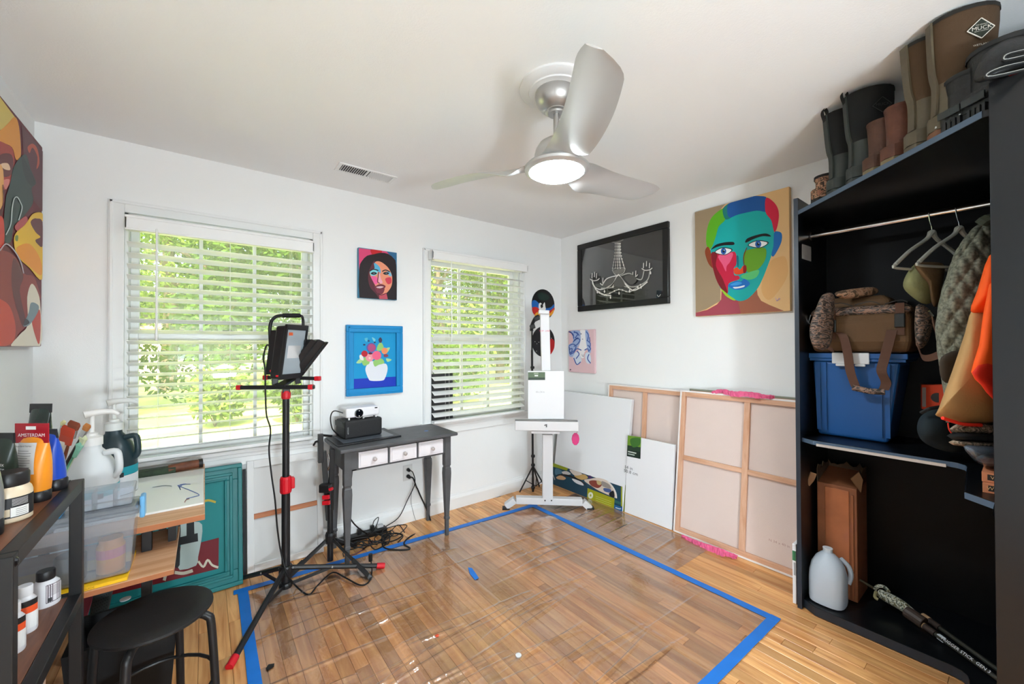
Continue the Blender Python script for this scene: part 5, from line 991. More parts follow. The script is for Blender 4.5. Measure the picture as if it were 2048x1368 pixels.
def pillow(parent, name, m, pts, d, th, sm=4, back=True, smooth=True, dep=None):
    """soft body: outline in pixels at depth d, inflated towards and away from the room by th"""
    P = smooth_pts([V((x, y, 0)) for x, y in pts], sm, True) if sm else [V((x, y, 0)) for x, y in pts]
    c = sum(P, V((0, 0, 0)))/len(P); rings = []
    prof = [(.02, -1), (.35, -.96), (.62, -.82), (.84, -.55), (.96, -.22), (1, 0)]
    if back: prof += [(.96, .22), (.84, .55), (.62, .82), (.35, .96), (.02, 1)]
    for k, o in prof: rings.append([at(c.x+(p.x-c.x)*k, c.y+(p.y-c.y)*k, (dep(c.x+(p.x-c.x)*k, c.y+(p.y-c.y)*k) if dep else d)+th*o) for p in P])
    return B().loft(rings).build(name, m, parent, smooth=smooth, sharp=0)
t = thing('black_bag', 'black zipped bag with stitched loops lying on the near closet top', 'bag', at(2020, 150, 1.02))
pillow(t, 'bag_body', SHB, [(1950, 165), (1962, 118), (2000, 85), (2050, 66), (2130, 60), (2180, 110), (2170, 148), (2080, 140), (2010, 152)], 1.16, .06)
for pts in ([(2070, 96), (2020, 108), (2008, 116), (2016, 120), (2075, 106)], [(2075, 120), (2010, 134), (1976, 148), (1985, 154), (2080, 132)]): B().tube([at(x, y, 1.09) for x, y in pts], .005, 8, 4).build('loop', SHD, t); B().tube([at(x, y-2, 1.086) for x, y in pts], .0014, 5, 4).build('stitching', M((150, 150, 146), .7), t)

# ------------------------------------------------------------------ blue tote and duffel
to = thing('storage_tote', 'blue plastic storage tote with a white latch on the middle shelf', 'tote', (2.68, .55, .872))
TB = M((26, 84, 146), .42, spec=.5); x0 = 2.565
def rect(x0, x1, y0, y1, z): return [V((x0, y0, z)), V((x0, y1, z)), V((x1, y1, z)), V((x1, y0, z))]
B().loft([rect(x0+.022, 2.83, .415, .690, .872), rect(x0, 2.845, .365, .705, 1.262)]).build('body', TB, to, bevel=.015, seg=3)
B().loft([rect(x0-.014, 2.853, .345, .713, 1.262), rect(x0-.014, 2.853, .345, .713, 1.275), rect(x0-.02, 2.857, .338, .715, 1.278), rect(x0-.02, 2.857, .338, .715, 1.302)]).build('lid', TB, to, bevel=.005)
for y in (.412, .44, .655, .68): B().loft([[V((x0+.016-u, y-.008, .90)), V((x0+.016-u, y+.008, .90)), V((x0-u-.003, y+.012, 1.255)), V((x0-u-.003, y-.012, 1.255))] for u in (0, .008)]).build('rib', TB, to)
B().box((x0-.03, .470, 1.25), (x0-.018, .615, 1.305)).box((x0-.03, .485, 1.238), (x0-.016, .525, 1.25)).box((x0-.03, .56, 1.238), (x0-.016, .60, 1.25)).build('latch', M((214, 216, 218), .4), to, bevel=.004)
BR = M((96, 70, 44), .8, bump=.12, bscale=260, var=.08, vscale=10); BR2 = M((84, 54, 38), .75); CAM2 = camo(((34, 29, 26), (70, 56, 46), (150, 118, 100), (92, 84, 80), (48, 41, 35)), 17, .7, (1, 1, 2.2))
du = thing('duffel_bag', 'brown and camouflage duffel bag lying on the blue tote', 'bag', (2.66, .52, 1.305))
def dfl(x, y, z): return V((x, y, z))
B().loft([rect(2.55, 2.80, .335, .695, 1.307), rect(2.525, 2.82, .322, .705, 1.36), rect(2.525, 2.82, .322, .705, 1.47), rect(2.55, 2.81, .335, .695, 1.505)]).build('body', BR, du, bevel=.02, seg=3)
B().loft([rect(2.54, 2.80, .33, .70, 1.49), rect(2.525, 2.81, .32, .705, 1.51), rect(2.55, 2.80, .34, .69, 1.535)]).build('zip_panel', CAM2, du, bevel=.01)
B().loft([rect(2.60, 2.79, .41, .66, 1.53), rect(2.595, 2.79, .40, .67, 1.56), rect(2.63, 2.78, .43, .64, 1.59)]).build('top_flap', BR, du, bevel=.012); pillow(du, 'top_roll', camo(((70, 54, 40), (150, 108, 78), (176, 138, 110), (90, 70, 50)), 16), [(1672, 584), (1745, 574), (1752, 588), (1690, 598)], 2.0, .03)
pillow(du, 'end_pouch', CAM2, [(1636, 606), (1648, 588), (1668, 590), (1668, 630), (1660, 692), (1630, 696), (1619, 660)], 1.99, .03); pillow(du, 'end_pouch', CAM2, [(1832, 612), (1862, 622), (1866, 650), (1852, 690), (1832, 690)], 1.72, .03)
for pa, pb in (((1664, 645), (1664, 665)), ((1800, 632), (1800, 655))):
    a, b = on(*pa, x=2.52), on(*pb, x=2.52); bk_ = B().bar(a+V((-.004, 0, .012)), b+V((-.004, 0, 0)), .036, .014, up=(1, 0, 0)).build('buckle', M((22, 24, 22), .35), du, bevel=.004); B().bar(a+V((-.001, 0, .06)), b+V((-.001, 0, -.035)), .03, .005, up=(1, 0, 0)).build('buckle_strap', BR2, du)
hp = [on(1672, 665, x=2.515), on(1686, 672, x=2.50), on(1695, 705, x=2.50), on(1700, 740, x=2.50), on(1708, 765, x=2.50), on(1712, 775, x=2.50)]; hp2 = [on(1784, 660, x=2.515), on(1776, 690, x=2.50), on(1768, 720, x=2.50), on(1763, 742, x=2.49), on(1772, 765, x=2.50), on(1767, 780, x=2.50)]
for h_ in (hp, hp2): B().strip(h_, (0, 1, .05), .036, .004, 6).build('carry_handle', BR2, du)
B().tube([on(1706, 775, x=2.50), on(1738, 782, x=2.495), on(1770, 784, x=2.50)], .014, 10, 4).build('handle_grip', CAM2, du, smooth=True)
B().strip([on(1620, 655, x=2.56), on(1630, 672, x=2.545), on(1652, 692, x=2.54), on(1668, 702, x=2.54)], (0, .3, 1), .026, .004, 5).build('shoulder_strap', BR2, du); B().strip([at(1866, 635, 1.66), at(1872, 665, 1.62), at(1890, 695, 1.58), at(1872, 712, 1.60), at(1846, 715, 1.66), at(1836, 692, 1.70)], (.3, .3, 1), .028, .004, 6).build('shoulder_strap', BR2, du)
B().tube([on(1622, 630, x=2.55), on(1618, 645, x=2.55), on(1626, 650, x=2.55), on(1628, 636, x=2.55)], .003, 6, 4).build('metal_ring', M((190, 190, 190), .2, 1), du); B().tube([at(1858, 622, 1.66), at(1866, 632, 1.66)], .005, 6).build('metal_clip', M((200, 200, 200), .2, 1), du)
for k in range(3): B().strip([on(1650+k*60, 612+(-k)*2, x=2.53), on(1680+k*60, 606-k*3, x=2.53), on(1705+k*55, 612-k*4, x=2.53)], (0, 0, 1), .004, .004, 4).build('zip', M((30, 26, 22), .6), du)

# ------------------------------------------------------------------ hangers and clothes on the rail
HG = M((186, 186, 176), .5)
def hanger(label, yv, fx, ry):
    t = thing('coat_hanger', label, 'hanger', (2.60, yv, 1.60), 'pale hangers on the closet rail'); z = 1.932
    dx = V((math.cos(ry), math.sin(ry), 0)); c = V((2.60, yv, 0))
    def hp_(u, zz): return c+dx*u+V((0, 0, zz))
    B().tube([hp_(.012, z-.004), hp_(.012, z+.014), hp_(-.004, z+.018), hp_(-.016, z+.006), hp_(-.010, z-.03), hp_(0, z-.06), hp_(0, z-.09)], .0026, 8, 4).build('hook', M((200, 200, 198), .2, 1), t)
    B().tube([hp_(-.20, 1.70), hp_(-.12, 1.765), hp_(-.03, 1.82), hp_(0, 1.85), hp_(.03, 1.82), hp_(.12, 1.765), hp_(.20, 1.70)], lambda q_: .008+.006*math.exp(-((q_-.5)/.08)**2), 8, 5).build('shoulders', HG, t, smooth=True)
    B().tube([hp_(-.20, 1.70), hp_(-.195, 1.685), hp_(0, 1.68), hp_(.195, 1.685), hp_(.20, 1.70)], .006, 8, 4).build('trouser_bar', HG, t, smooth=True)
hanger('pale hanger carrying the folded olive and brown trousers', .262, 0, -.5); hanger('pale hanger just in front of the quilted jacket', .180, 0, -.55); hanger('pale hanger mostly hidden behind the closet front panel', .078, 0, -.3)
t = thing('folded_trousers', 'olive and brown trousers folded over the nearest visible hanger', 'trousers', at(1850, 600, 1.75))
pillow(t, 'olive_leg', M((150, 150, 104), .9, bump=.3, bscale=60, var=.12, vscale=14), [(1806, 572), (1815, 545), (1835, 526), (1862, 530), (1880, 560), (1866, 600), (1848, 608), (1822, 592)], 1.80, .06); pillow(t, 'brown_leg', M((112, 84, 54), .9, bump=.3, bscale=60, var=.12, vscale=14), [(1830, 527), (1862, 524), (1888, 530), (1886, 565), (1876, 610), (1864, 608), (1856, 570), (1838, 548)], 1.765, .055)
# quilted jacket: stacked sections with a quilted surface
qm = bpy.data.materials.new('quilted_wool'); qm.use_nodes = True; n_ = qm.node_tree; b_ = n_.nodes['Principled BSDF']; b_.inputs['Roughness'].default_value = .9
tc = n_.nodes.new('ShaderNodeTexCoord'); nz = n_.nodes.new('ShaderNodeTexNoise'); nz.inputs['Scale'].default_value = 90; nz.inputs['Detail'].default_value = 4; rp = n_.nodes.new('ShaderNodeValToRGB'); rp.color_ramp.elements[0].color = lin((84, 84, 70)); rp.color_ramp.elements[1].color = lin((146, 146, 128)); rp.color_ramp.elements[0].position = .3; rp.color_ramp.elements[1].position = .7
n_.links.new(tc.outputs['Object'], nz.inputs['Vector']); n_.links.new(nz.outputs[0], rp.inputs[0]); n_.links.new(rp.outputs[0], b_.inputs['Base Color'])
ja = thing('quilted_jacket', 'grey-green quilted jacket hanging between the trousers and the orange coat', 'jacket', at(1920, 840, 1.5))
secs = [(446, 1962, 2000, .03), (462, 1942, 2010, .05), (500, 1914, 2030, .075), (545, 1896, 2040, .085), (600, 1880, 2045, .09), (660, 1872, 2045, .09), (720, 1878, 2040, .085), (760, 1884, 2040, .08), (800, 1890, 2040, .08), (845, 1893, 2040, .075)]
rings = []; NJ = 150
ys = smooth_pts([V((a, b, c)) for a, b, c, d in secs], 11); ds = smooth_pts([V((d, 0, 0)) for a, b, c, d in secs], 11)
for i, (s_, dv) in enumerate(zip(ys, ds)):
    py, a, b = s_; ring = []
    for j in range(NJ):
        an = 2*math.pi*j/NJ; u = -math.cos(an); w = -math.sin(an); px = (a+b)/2+(b-a)/2*u; dep = 1.57+dv.x*w
        gx = px*.05; gy = py*.036; qd = abs(math.sin(math.pi*(gx+gy)*.55))**.35*abs(math.sin(math.pi*(gx-gy)*.55))**.35 if py < 722 else .7
        ring.append(at(px-(2.0*qd if u < -.1 else 0), py, dep-(.014*qd if w > 0 or True else 0)*(1 if w < .2 else 0)))
    rings.append(ring)
B().loft(rings).build('jacket_body', qm, ja, smooth=True, sharp=0)
B().tube([at(1962, 448, 1.50), at(1972, 440, 1.49), at(1990, 438, 1.49)], .02, 8, 3).build('collar', M((70, 74, 62), .9), ja); pillow(ja, 'elbow_patch', M((66, 56, 46), .9), [(1882, 715), (1925, 700), (1932, 730), (1915, 765), (1884, 760)], 1.485, .015)
co = thing('work_coat', 'tan work coat with bright orange shoulders hanging at the near end of the rail', 'coat', at(1940, 845, 1.3))
TAN = M((186, 144, 92), .8, bump=.1, bscale=120, var=.05, vscale=6); ORG = M((255, 92, 18), .75); ORD = M((232, 44, 20), .7)
pillow(co, 'tan_sleeve', TAN, [(1943, 622), (1972, 612), (2020, 640), (2030, 780), (1995, 838), (1960, 848), (1915, 842), (1873, 832), (1878, 815), (1905, 740), (1930, 665)], 1.36, .055, 3); pillow(co, 'orange_shoulder', ORG, [(1978, 512), (2010, 505), (2030, 560), (2020, 640), (1968, 628), (1941, 622), (1955, 580)], 1.35, .05, 3)
pillow(co, 'orange_front', ORG, [(1978, 570), (2020, 560), (2040, 700), (2025, 812), (1985, 798), (1962, 770), (1942, 744), (1958, 690)], 1.285, .03, 2); pillow(co, 'orange_lining', ORD, [(1944, 745), (1975, 722), (2010, 740), (2005, 790), (1984, 797), (1965, 772)], 1.262, .012, 2); B().tube([at(1885, 836, 1.33), at(1925, 848, 1.33), at(1962, 850, 1.33)], .006, 6, 3).build('cuff_lining', ORD, co)
# ------------------------------------------------------------------ things on the middle shelf, near side
t = thing('orange_box', 'orange-red box with a black round mark behind the tote', 'box', at(1862, 812, 1.85)); c_ = [at(1843, 770, 1.90), at(1890, 770, 1.80), at(1890, 822, 1.80), at(1843, 818, 1.90)]
B().prism(c_, V((.06, .01, 0))).build('carton', M((206, 66, 34), .6), t, bevel=.002); B().prism([c_[0]+(c_[3]-c_[0])*k+(c_[1]-c_[0])*.03-V((.001, 0, 0)) for k in (.1, .9)]+[c_[0]+(c_[3]-c_[0])*k+(c_[1]-c_[0])*.2-V((.001, 0, 0)) for k in (.9, .1)], (.0008, 0, 0)).build('label', M((150, 140, 134), .6), t)
m_ = c_[0]*.25+c_[1]*.25+c_[2]*.25+c_[3]*.25; B().lathe([(.0, 0), (.022, 0), (.022, .001), (.0, .001)], m_+V((-.002, 0, 0))+(c_[1]-c_[0])*.2, 18, (-1, 0, 0)).build('mark', M((26, 24, 24), .5), t)
t = thing('soft_hat', 'dark teal soft hat lying on the middle shelf', 'hat', at(1885, 905, 1.62)); pillow(t, 'crown', M((26, 38, 44), .85), [(1834, 858), (1842, 832), (1872, 818), (1905, 822), (1930, 850), (1940, 893), (1915, 906), (1875, 898), (1845, 882)], 1.66, .07)
B().tube([at(1842, 826, 1.62), at(1858, 818, 1.60), at(1880, 814, 1.60)], .007, 6, 4).build('brim_cord', M((20, 20, 22), .7), t)
t = thing('camouflage_hat', 'folded camouflage garment with a black band under the tan coat', 'hat', at(1945, 890, 1.35)); HB = camo(((60, 52, 40), (110, 98, 76), (176, 150, 130), (84, 76, 60)), 30)
pillow(t, 'upper_fold', HB, [(1906, 852), (1930, 846), (1990, 850), (2030, 862), (2030, 872), (1906, 866)], 1.38, .05, 2); pillow(t, 'black_band', M((14, 14, 15), .8), [(1906, 864), (1990, 868), (2030, 872), (2030, 886), (1906, 880)], 1.375, .055, 2); pillow(t, 'lower_fold', HB, [(1905, 880), (1990, 884), (2030, 890), (2030, 898), (1960, 895), (1906, 890)], 1.38, .05, 2)
pillow(t, 'olive_fold', M((110, 104, 78), .9), [(1955, 842), (1990, 812), (2030, 810), (2030, 856), (1970, 852)], 1.40, .04, 2); B().strip([at(1896, 846, 1.36), at(1898, 858, 1.36), at(1903, 866, 1.36)], (1, 0, 0), .012, .003, 3).build('red_strap', M((220, 50, 30), .6), t)
t = thing('plastic_bag', 'crumpled clear plastic bag with bluish contents on the near shelf', 'bag', at(1960, 935, 1.3)); pillow(t, 'film', glassy((214, 224, 236), .30, .1, .09, (170, 186, 204)), [(1926, 892), (1950, 890), (2010, 896), (2020, 925), (1985, 936), (1958, 928), (1938, 910)], 1.33, .045, 2); pillow(t, 'contents', M((120, 124, 126), .6, var=.4, vscale=60), [(1950, 915), (1985, 905), (2015, 912), (2010, 928), (1965, 926)], 1.33, .025, 2)
for k, lb in enumerate(('lower orange cartridge box on the near shelf', 'upper orange cartridge box on the near shelf')):
    z = .8705+k*.032; t = thing('cartridge_box', lb, 'box', (2.03, .06, z), 'orange cartridge boxes'); xo = 1.985+.012*k; yo_ = .095+.002*k
    B().box((xo, yo_-.13, z), (xo+.09, yo_, z+.031)).build('carton', M((206, 128, 88), .6), t, bevel=.001); B().box((xo-.0006, yo_-.12, z+.007), (xo+.001, yo_-.012, z+.025)).build('label', M((44, 34, 26), .6), t)
    text_part('VV  E' if k else 'WIN EX', M((214, 170, 120), .6), t, (xo-.001, yo_-.035, z+.016), (0, -1, 0), (0, 0, 1), .015)
# ------------------------------------------------------------------ things on the closet base
KR = M((138, 82, 50), .7, bump=.25, bscale=30, var=.15, vscale=9, coat=.25); bx = thing('cardboard_box', 'tall torn brown cardboard box wrapped in tape inside the closet', 'box', (2.73, .62, .046))
xA, xB_, yA, yB_ = 2.60, 2.80, .535, .70; zt = on(1660, 968, x=xA).z
B().loft([[V((xA, yA, .047)), V((xA, yB_, .047)), V((xB_, yB_, .047)), V((xB_, yA, .047))], [V((xA, yA, zt)), V((xA, yB_, zt)), V((xB_, yB_, zt+.05)), V((xB_, yA, zt+.05))]]).build('carton', KR, bx, bevel=.004)
B().box((xA-.006, yA+.03, .06), (xA-.0005, yB_-.035, zt-.015)).build('front_flap', M((170, 100, 60), .6, var=.12, vscale=12, coat=.4), bx, bevel=.003); B().box((xA-.01, yA+.012, .06), (xA-.0005, yA+.022, zt-.03)).build('corner_fold', M((150, 88, 52), .6, coat=.3), bx, bevel=.002)
r5 = random.Random(8)
for (a, b, lean2) in (((xA, yB_), (xB_, yB_), V((0, -.0, 0))), ((xB_, yB_), (xB_, yA), V((.0, 0, 0))), ((xB_, yA), (xA+.05, yA), V((0, .0, 0)))):
    n2 = 12; L, U = [], []; h_ = .10
    for i in range(n2+1): p = V((a[0]+(b[0]-a[0])*i/n2, a[1]+(b[1]-a[1])*i/n2, zt+.0)); L.append(p); U.append(p+V((0, 0, h_*(.75+r5.uniform(-.15, .15))))+lean2)
    o = B().add(L+U, [(i, i+1, n2+2+i, n2+1+i) for i in range(n2)]).build('torn_flap', M((74, 54, 36), .8, var=.2, vscale=14), bx); so = o.modifiers.new('s', 'SOLIDIFY'); so.thickness = .004
for pts, dd_ in (([(1614, 966), (1622, 944), (1634, 948), (1628, 962), (1619, 972)], 2.10), ([(1702, 958), (1718, 944), (1726, 960), (1722, 985), (1712, 972)], 2.02)): B().prism([at(x, y, dd_) for x, y in pts], CF*.004).build('torn_scrap', M((150, 112, 80), .7), bx)
jg = thing('water_jug', 'cloudy white plastic gallon jug of water in the closet', 'jug', (2.50, .62, .046)); JM = M((222, 232, 242), .35, trans=.25, ior=1.3, spec=.4)
cj = V((2.505, .632, .047)); zj = on(1655, 1096, x=2.505).z-.047; Hs = zj/.285
def sq_(a, z, p=3.2, n=28, off=V((0, 0, 0))):
    r_ = []
    for j in range(n): t_ = 2*math.pi*j/n; c1, s1 = math.cos(t_), math.sin(t_); k = (abs(c1)**p+abs(s1)**p)**(-1/p); r_.append(cj+off+V((c1*k*a, s1*k*a, z*Hs)))
    return r_
B().loft([sq_(.062, 0), sq_(.072, .006), sq_(.074, .02), sq_(.074, .12), sq_(.073, .16, 2.8), sq_(.066, .20, 2.4), sq_(.050, .235, 2.1), sq_(.030, .257, 2), sq_(.020, .265, 2), sq_(.0195, .285, 2)]).build('jug_body', JM, jg, smooth=True); B().lathe([(.021, 0), (.021, .004), (.018, .005)], cj+V((0, 0, .283*Hs)), 20).build('neck_ring', M((226, 230, 234), .4), jg)
B().tube([cj+V((.055, -.04, .225*Hs)), cj+V((.073, -.066, .19*Hs)), cj+V((.078, -.074, .14*Hs)), cj+V((.066, -.066, .10*Hs))], .011, 10, 4).build('handle', JM, jg, smooth=True)
ss = thing('shooting_stick', 'camouflage-gripped folding shooting stick lying in the closet', 'shooting stick', (2.6, .3, .05)); CG3 = camo(((40, 44, 34), (112, 106, 74), (196, 196, 180), (70, 76, 60)), 40)
g0, g1, g2 = on(1757, 1185, z=.115), on(1805, 1212, z=.10), on(1838, 1240, z=.085); dn = (g2-g0).normalized()
B().tube([g0, g0+(g1-g0)*.3, g1, g2], lambda q_: .017+.008*math.sin(q_*3.1), 12, 4).build('grip', CG3, ss, smooth=True); B().tube([on(1750, 1178, z=.13), on(1757, 1172, z=.14), on(1770, 1175, z=.14), on(1778, 1185, z=.125)], .008, 8, 3).build('yoke', CG3, ss); B().tube([on(1752, 1184, z=.12), on(1750, 1194, z=.11), on(1756, 1199, z=.105)], .007, 8, 3).build('trigger', M((150, 138, 96), .5), ss); B().tube([on(1720, 1160, z=.16), on(1750, 1178, z=.125)], .006, 6).build('rest', M((70, 64, 48), .6), ss)
B().tube([g2-dn*.05, g2+dn*.02], .027, 14).build('collar', M((66, 52, 44), .55), ss, bevel=.004)
for k, (pa, pb, pc) in enumerate((((1836, 1243), (1852, 1256), (1996, 1358)), ((1846, 1232), (1862, 1246), (1996, 1340)))):
    a, b, c = on(*pa, z=.075), on(*pb, z=.07), on(*pc, z=.058); c = a+(c-a)*1.25; lg = B().tube([a, c], .0095, 10).build('leg', M((52, 50, 42), .5), ss, smooth=True); dd_ = (c-a).normalized(); B().tube([a, a+dd_*.03], .0145, 12).build('ferrule', M((190, 150, 112), .6), lg); B().tube([a+dd_*.03, a+dd_*.075], .0135, 12).build('leg_clamp', M((60, 46, 40), .6), lg)
    if k == 0: sdv = dd_.cross(V((0, 0, 1))).normalized(); text_part('TRIGGER STICK  GEN 3', M((226, 228, 230), .5), lg, a+dd_*.19+V((0, 0, .0075))-sdv*-.006, dd_, (V((0, 0, 1))*.7-sdv*.7), .017, off=.002); B().bar(a+dd_*.085, a+dd_*.11, .013, .02).build('label', M((210, 214, 218), .5), lg)
# ================================================================== metal shelf in the left foreground
MB_ = M((24, 24, 25), .42, .2); WAL = wood((132, 84, 58), (92, 54, 36), 'y', .4, 7)
sx0, sx1, sy0, sy1, sz, sl = -.64, -.272, 1.125, 1.668, .972, .655; w = .026
ms = thing('metal_shelf', 'black metal-framed shelf with walnut boards in the left foreground', 'shelf', ((sx0+sx1)/2, (sy0+sy1)/2, 0))
for x in (sx0, sx1-w):
    for y in (sy0, sy1-w): B().box((x, y, 0), (x+w, y+w, sz-.001)).build('post', MB_, ms, bevel=.002)
for z in (sz, sl, .22):
    for x in (sx0, sx1-w): B().box((x+.0005, sy0+w, z-.03), (x+w-.0005, sy1-w, z)).build('side_rail', MB_, ms, bevel=.0015)
    for y in (sy0, sy1-w): B().box((sx0+w, y+.0005, z-.03), (sx1-w, y+w-.0005, z)).build('end_rail', MB_, ms, bevel=.0015)
    B().box((sx0+w+.001, sy0+w+.001, z-.018), (sx1-w-.001, sy1-w-.001, z-.002)).build('shelf_board', WAL, ms)
B().lathe([(.0, .004), (.006, .003), (.009, .0)], (sx1, sy0+.013, sz-.016), 12, (1, 0, 0)).build('bolt', M((40, 40, 42), .3, .8), ms)
ZS = sz-.002; ZL = sl-.002
# ------------------------------------------------------------------ paint tubes and jars on the shelf top
def tube_(label, base, h, wd, dirx, mats, lean_=(0, 0), cap_h=.03, hole=True, cap_r=.02):
    """paint tube standing on its cap, flat crimp at the top; dirx: width direction"""
    t = thing('paint_tube', label, 'paint tube', base, 'paint tubes on the metal shelf'); dx = V(dirx).normalized(); dy = V((-dx.y, dx.x, 0)); lv = V((lean_[0], lean_[1], 1)); c = V(base); K = 20
    B().lathe([(cap_r*.94, 0), (cap_r, .004), (cap_r, cap_h-.003), (cap_r*.9, cap_h)], c, 18).build('cap', mats[1], t, smooth=True)
    rings = []
    for k in range(9):
        q_ = k/8; z = cap_h+(h-cap_h)*q_; a = cap_r*.95+(wd/2-cap_r*.95)*min(1, q_*1.25+.12 if k else 0); b = cap_r*.95*(1-q_)**.7+.0025+.008*math.sin(q_*3.14)
        rings.append([c+lv*z+dx*a*math.cos(6.2832*j/K)+dy*b*math.sin(6.2832*j/K) for j in range(K)])
    B().loft(rings).build('tube_body', mats[0], t, smooth=True)
    ch = B().obox(c+lv*(h+.001), dx*wd*.51, dy*.0022, lv*.012).build('crimp', mats[2], t)
    return t, c, lv, dx, dy
vx = V((.95, .31, 0))           # faces the room
def pv(px, py, z): return on(px, py, z=z)
# orange tube with red header card
b0 = V((-.322, 1.500, ZS)); t, c, lv, dx, dy = tube_('orange paint tube with a red header card and white label', b0, .165, .068, (CR.x, CR.y, 0), (M((232, 142, 34), .35), M((26, 24, 26), .4), M((150, 16, 30), .4)), (-.06, .02), .026, cap_r=.021)
nf = dx.cross(V((0, 0, 1))); nf = -nf if nf.dot(CF) > 0 else nf
hd = B().obox(c+lv*.168+nf*.004, dx*.041, nf*.0012, V((0, 0, .024))).build('header_card', M((160, 18, 34), .4), t); B().obox(c+lv*.181+nf*.0056, dx*.012, nf*.0004, V((0, 0, .004))).build('hang_hole', M((226, 224, 222), .5), hd)
text_part('AMSTERDAM', M((238, 230, 228), .5), t, c+lv*.163+nf*.0052, dx, (0, 0, 1), .0115, off=.0004)
def bo(z): q_ = (z-.026)/(.165-.026); return .021*.95*(1-q_)**.7+.0025+.008*math.sin(q_*3.14)+.0012
def fr3(z, u, e=0): return c+lv*z+dx*u+nf*(bo(z)*math.sqrt(max(.05, 1-(u/.036)**2))+e+.0008)
def patch(z0, z1, u0, u1, m, name, e=0):
    nz_, nu_ = 6, 6; vs = [fr3(z0+(z1-z0)*i/nz_, u0+(u1-u0)*j/nu_, e) for i in range(nz_+1) for j in range(nu_+1)]
    B().add(vs, [(i*(nu_+1)+j, i*(nu_+1)+j+1, (i+1)*(nu_+1)+j+1, (i+1)*(nu_+1)+j) for i in range(nz_) for j in range(nu_)]).build(name, m, t, smooth=True)
patch(.072, .146, -.030, .019, M((206, 202, 198), .5), 'label')
text_part('Standard Series', M((70, 60, 60), .5), t, fr3(.139, -.006, .003), dx, (0, 0, 1), .0062)
for k in range(8): patch(.1265-.0055*k, .1277-.0055*k, -.026, .012 if k % 3 else .006, M((126, 120, 118), .6), 'print_line', .0006)
patch(.076, .083, -.026, .014, M((60, 60, 62), .6), 'print_marks', .0006)
b_tri = [fr3(.052+v, u, .0006) for u, v in ((-.008, -.006), (.008, -.006), (0, .008))]; tb_ = B()
for i in range(3): tb_.bar(b_tri[i], b_tri[(i+1) % 3], .0022, .001, up=tuple(nf))
tb_.build('recycling_mark', M((60, 40, 20), .6), t)
b0 = V((-.312, 1.588, ZS)); t, c, lv, dx, dy = tube_('blue paint tube with a black cap behind the orange tube', b0, .150, .06, (CR.x, CR.y, 0), (M((28, 70, 176), .3), M((20, 20, 24), .35), M((20, 22, 30), .4)), (-.13, .03), .030, cap_r=.023)
text_part('250 ml', M((220, 226, 236), .5), t, c+lv*.045+nf*.021, dx, (0, 0, 1), .012)
b0 = V((-.352, 1.618, ZS)); tube_('tall black paint tube with a hanging slot, behind the red header', b0, .215, .055, (CR.x, CR.y, 0), (M((30, 42, 36), .25), M((18, 18, 20), .4), M((26, 26, 28), .4)), (.03, .0), .03)
b0 = V((-.372, 1.475, ZS)); t, c, lv, dx, dy = tube_('black paint tube with white lettering leaning at the left', b0, .165, .06, (CR.x, CR.y, 0), (M((30, 44, 34), .35), M((18, 18, 20), .4), M((24, 24, 26), .4)), (-.03, .02), .03)
for k, s_ in enumerate(('liquitex', 'BASICS', 'ACRYLIC')): text_part(s_, M((220, 222, 220), .5), t, c+lv*(.110-.014*k)+nf*.018+dx*.010, dx*1+V((0, 0, -.12)), (0, 0, 1), .012)
b0 = pv(2, 1068, ZS); b0.x = -.345; tube_('silver-grey paint tube with a black cap at the left edge', b0, .16, .06, (CR.x, CR.y, 0), (M((150, 150, 150), .3, .6), M((20, 20, 22), .4), M((140, 140, 142), .35, .6)), (-.05, .03), .032, cap_r=.023)
# cream jar
c = pv(42, 1036, ZS); c.x = -.34; t = thing('paint_jar', 'cream paint jar with a black lid on the metal shelf', 'jar', c)
B().lathe([(.033, 0), (.036, .003), (.036, .062), (.034, .070), (.030, .076), (.028, .080)], c, 30).build('jar_body', M((222, 202, 172), .35), t, smooth=True); B().lathe([(.0305, .077), (.0315, .080), (.0315, .102), (.029, .106), (.0, .106)], c, 30).build('lid', M((24, 23, 24), .4), t, smooth=True)
B().lathe([(.0364, .012), (.0364, .055)], c, 30).build('black_label', M((26, 24, 26), .5), t, smooth=True)
def wa(c): return math.atan2(-c.y, -c.x)
a0 = 0
def wrap(cyl_c, r, z0, z1, a0_, a1_, m, parent, name): 
    n2 = 8; a0_ += wa(cyl_c); a1_ += wa(cyl_c); L = [cyl_c+V((math.cos(a0_+(a1_-a0_)*i/n2)*r, math.sin(a0_+(a1_-a0_)*i/n2)*r, z0)) for i in range(n2+1)]; U = [p+V((0, 0, z1-z0)) for p in L]; return B().add(L+U, [(i, i+1, n2+2+i, n2+1+i) for i in range(n2)]).build(name, m, parent)
wrap(c, .0367, .014, .034, a0+.1, a0+.9, M((226, 222, 216), .5), t, 'white_label'); wrap(c, .0367, .016, .032, a0-.6, a0+.08, M((205, 186, 156), .5), t, 'cream_label')
for k in range(6): wrap(c, .0369, .038+.0026*k, .039+.0026*k, a0+.15, a0+.85, M((190, 188, 186), .5), t, 'print_line')
for k in range(4): wrap(c, .0369, .017+.004*k, .0178+.004*k, a0+.3, a0+.8, M((70, 70, 70), .5), t, 'print_line')
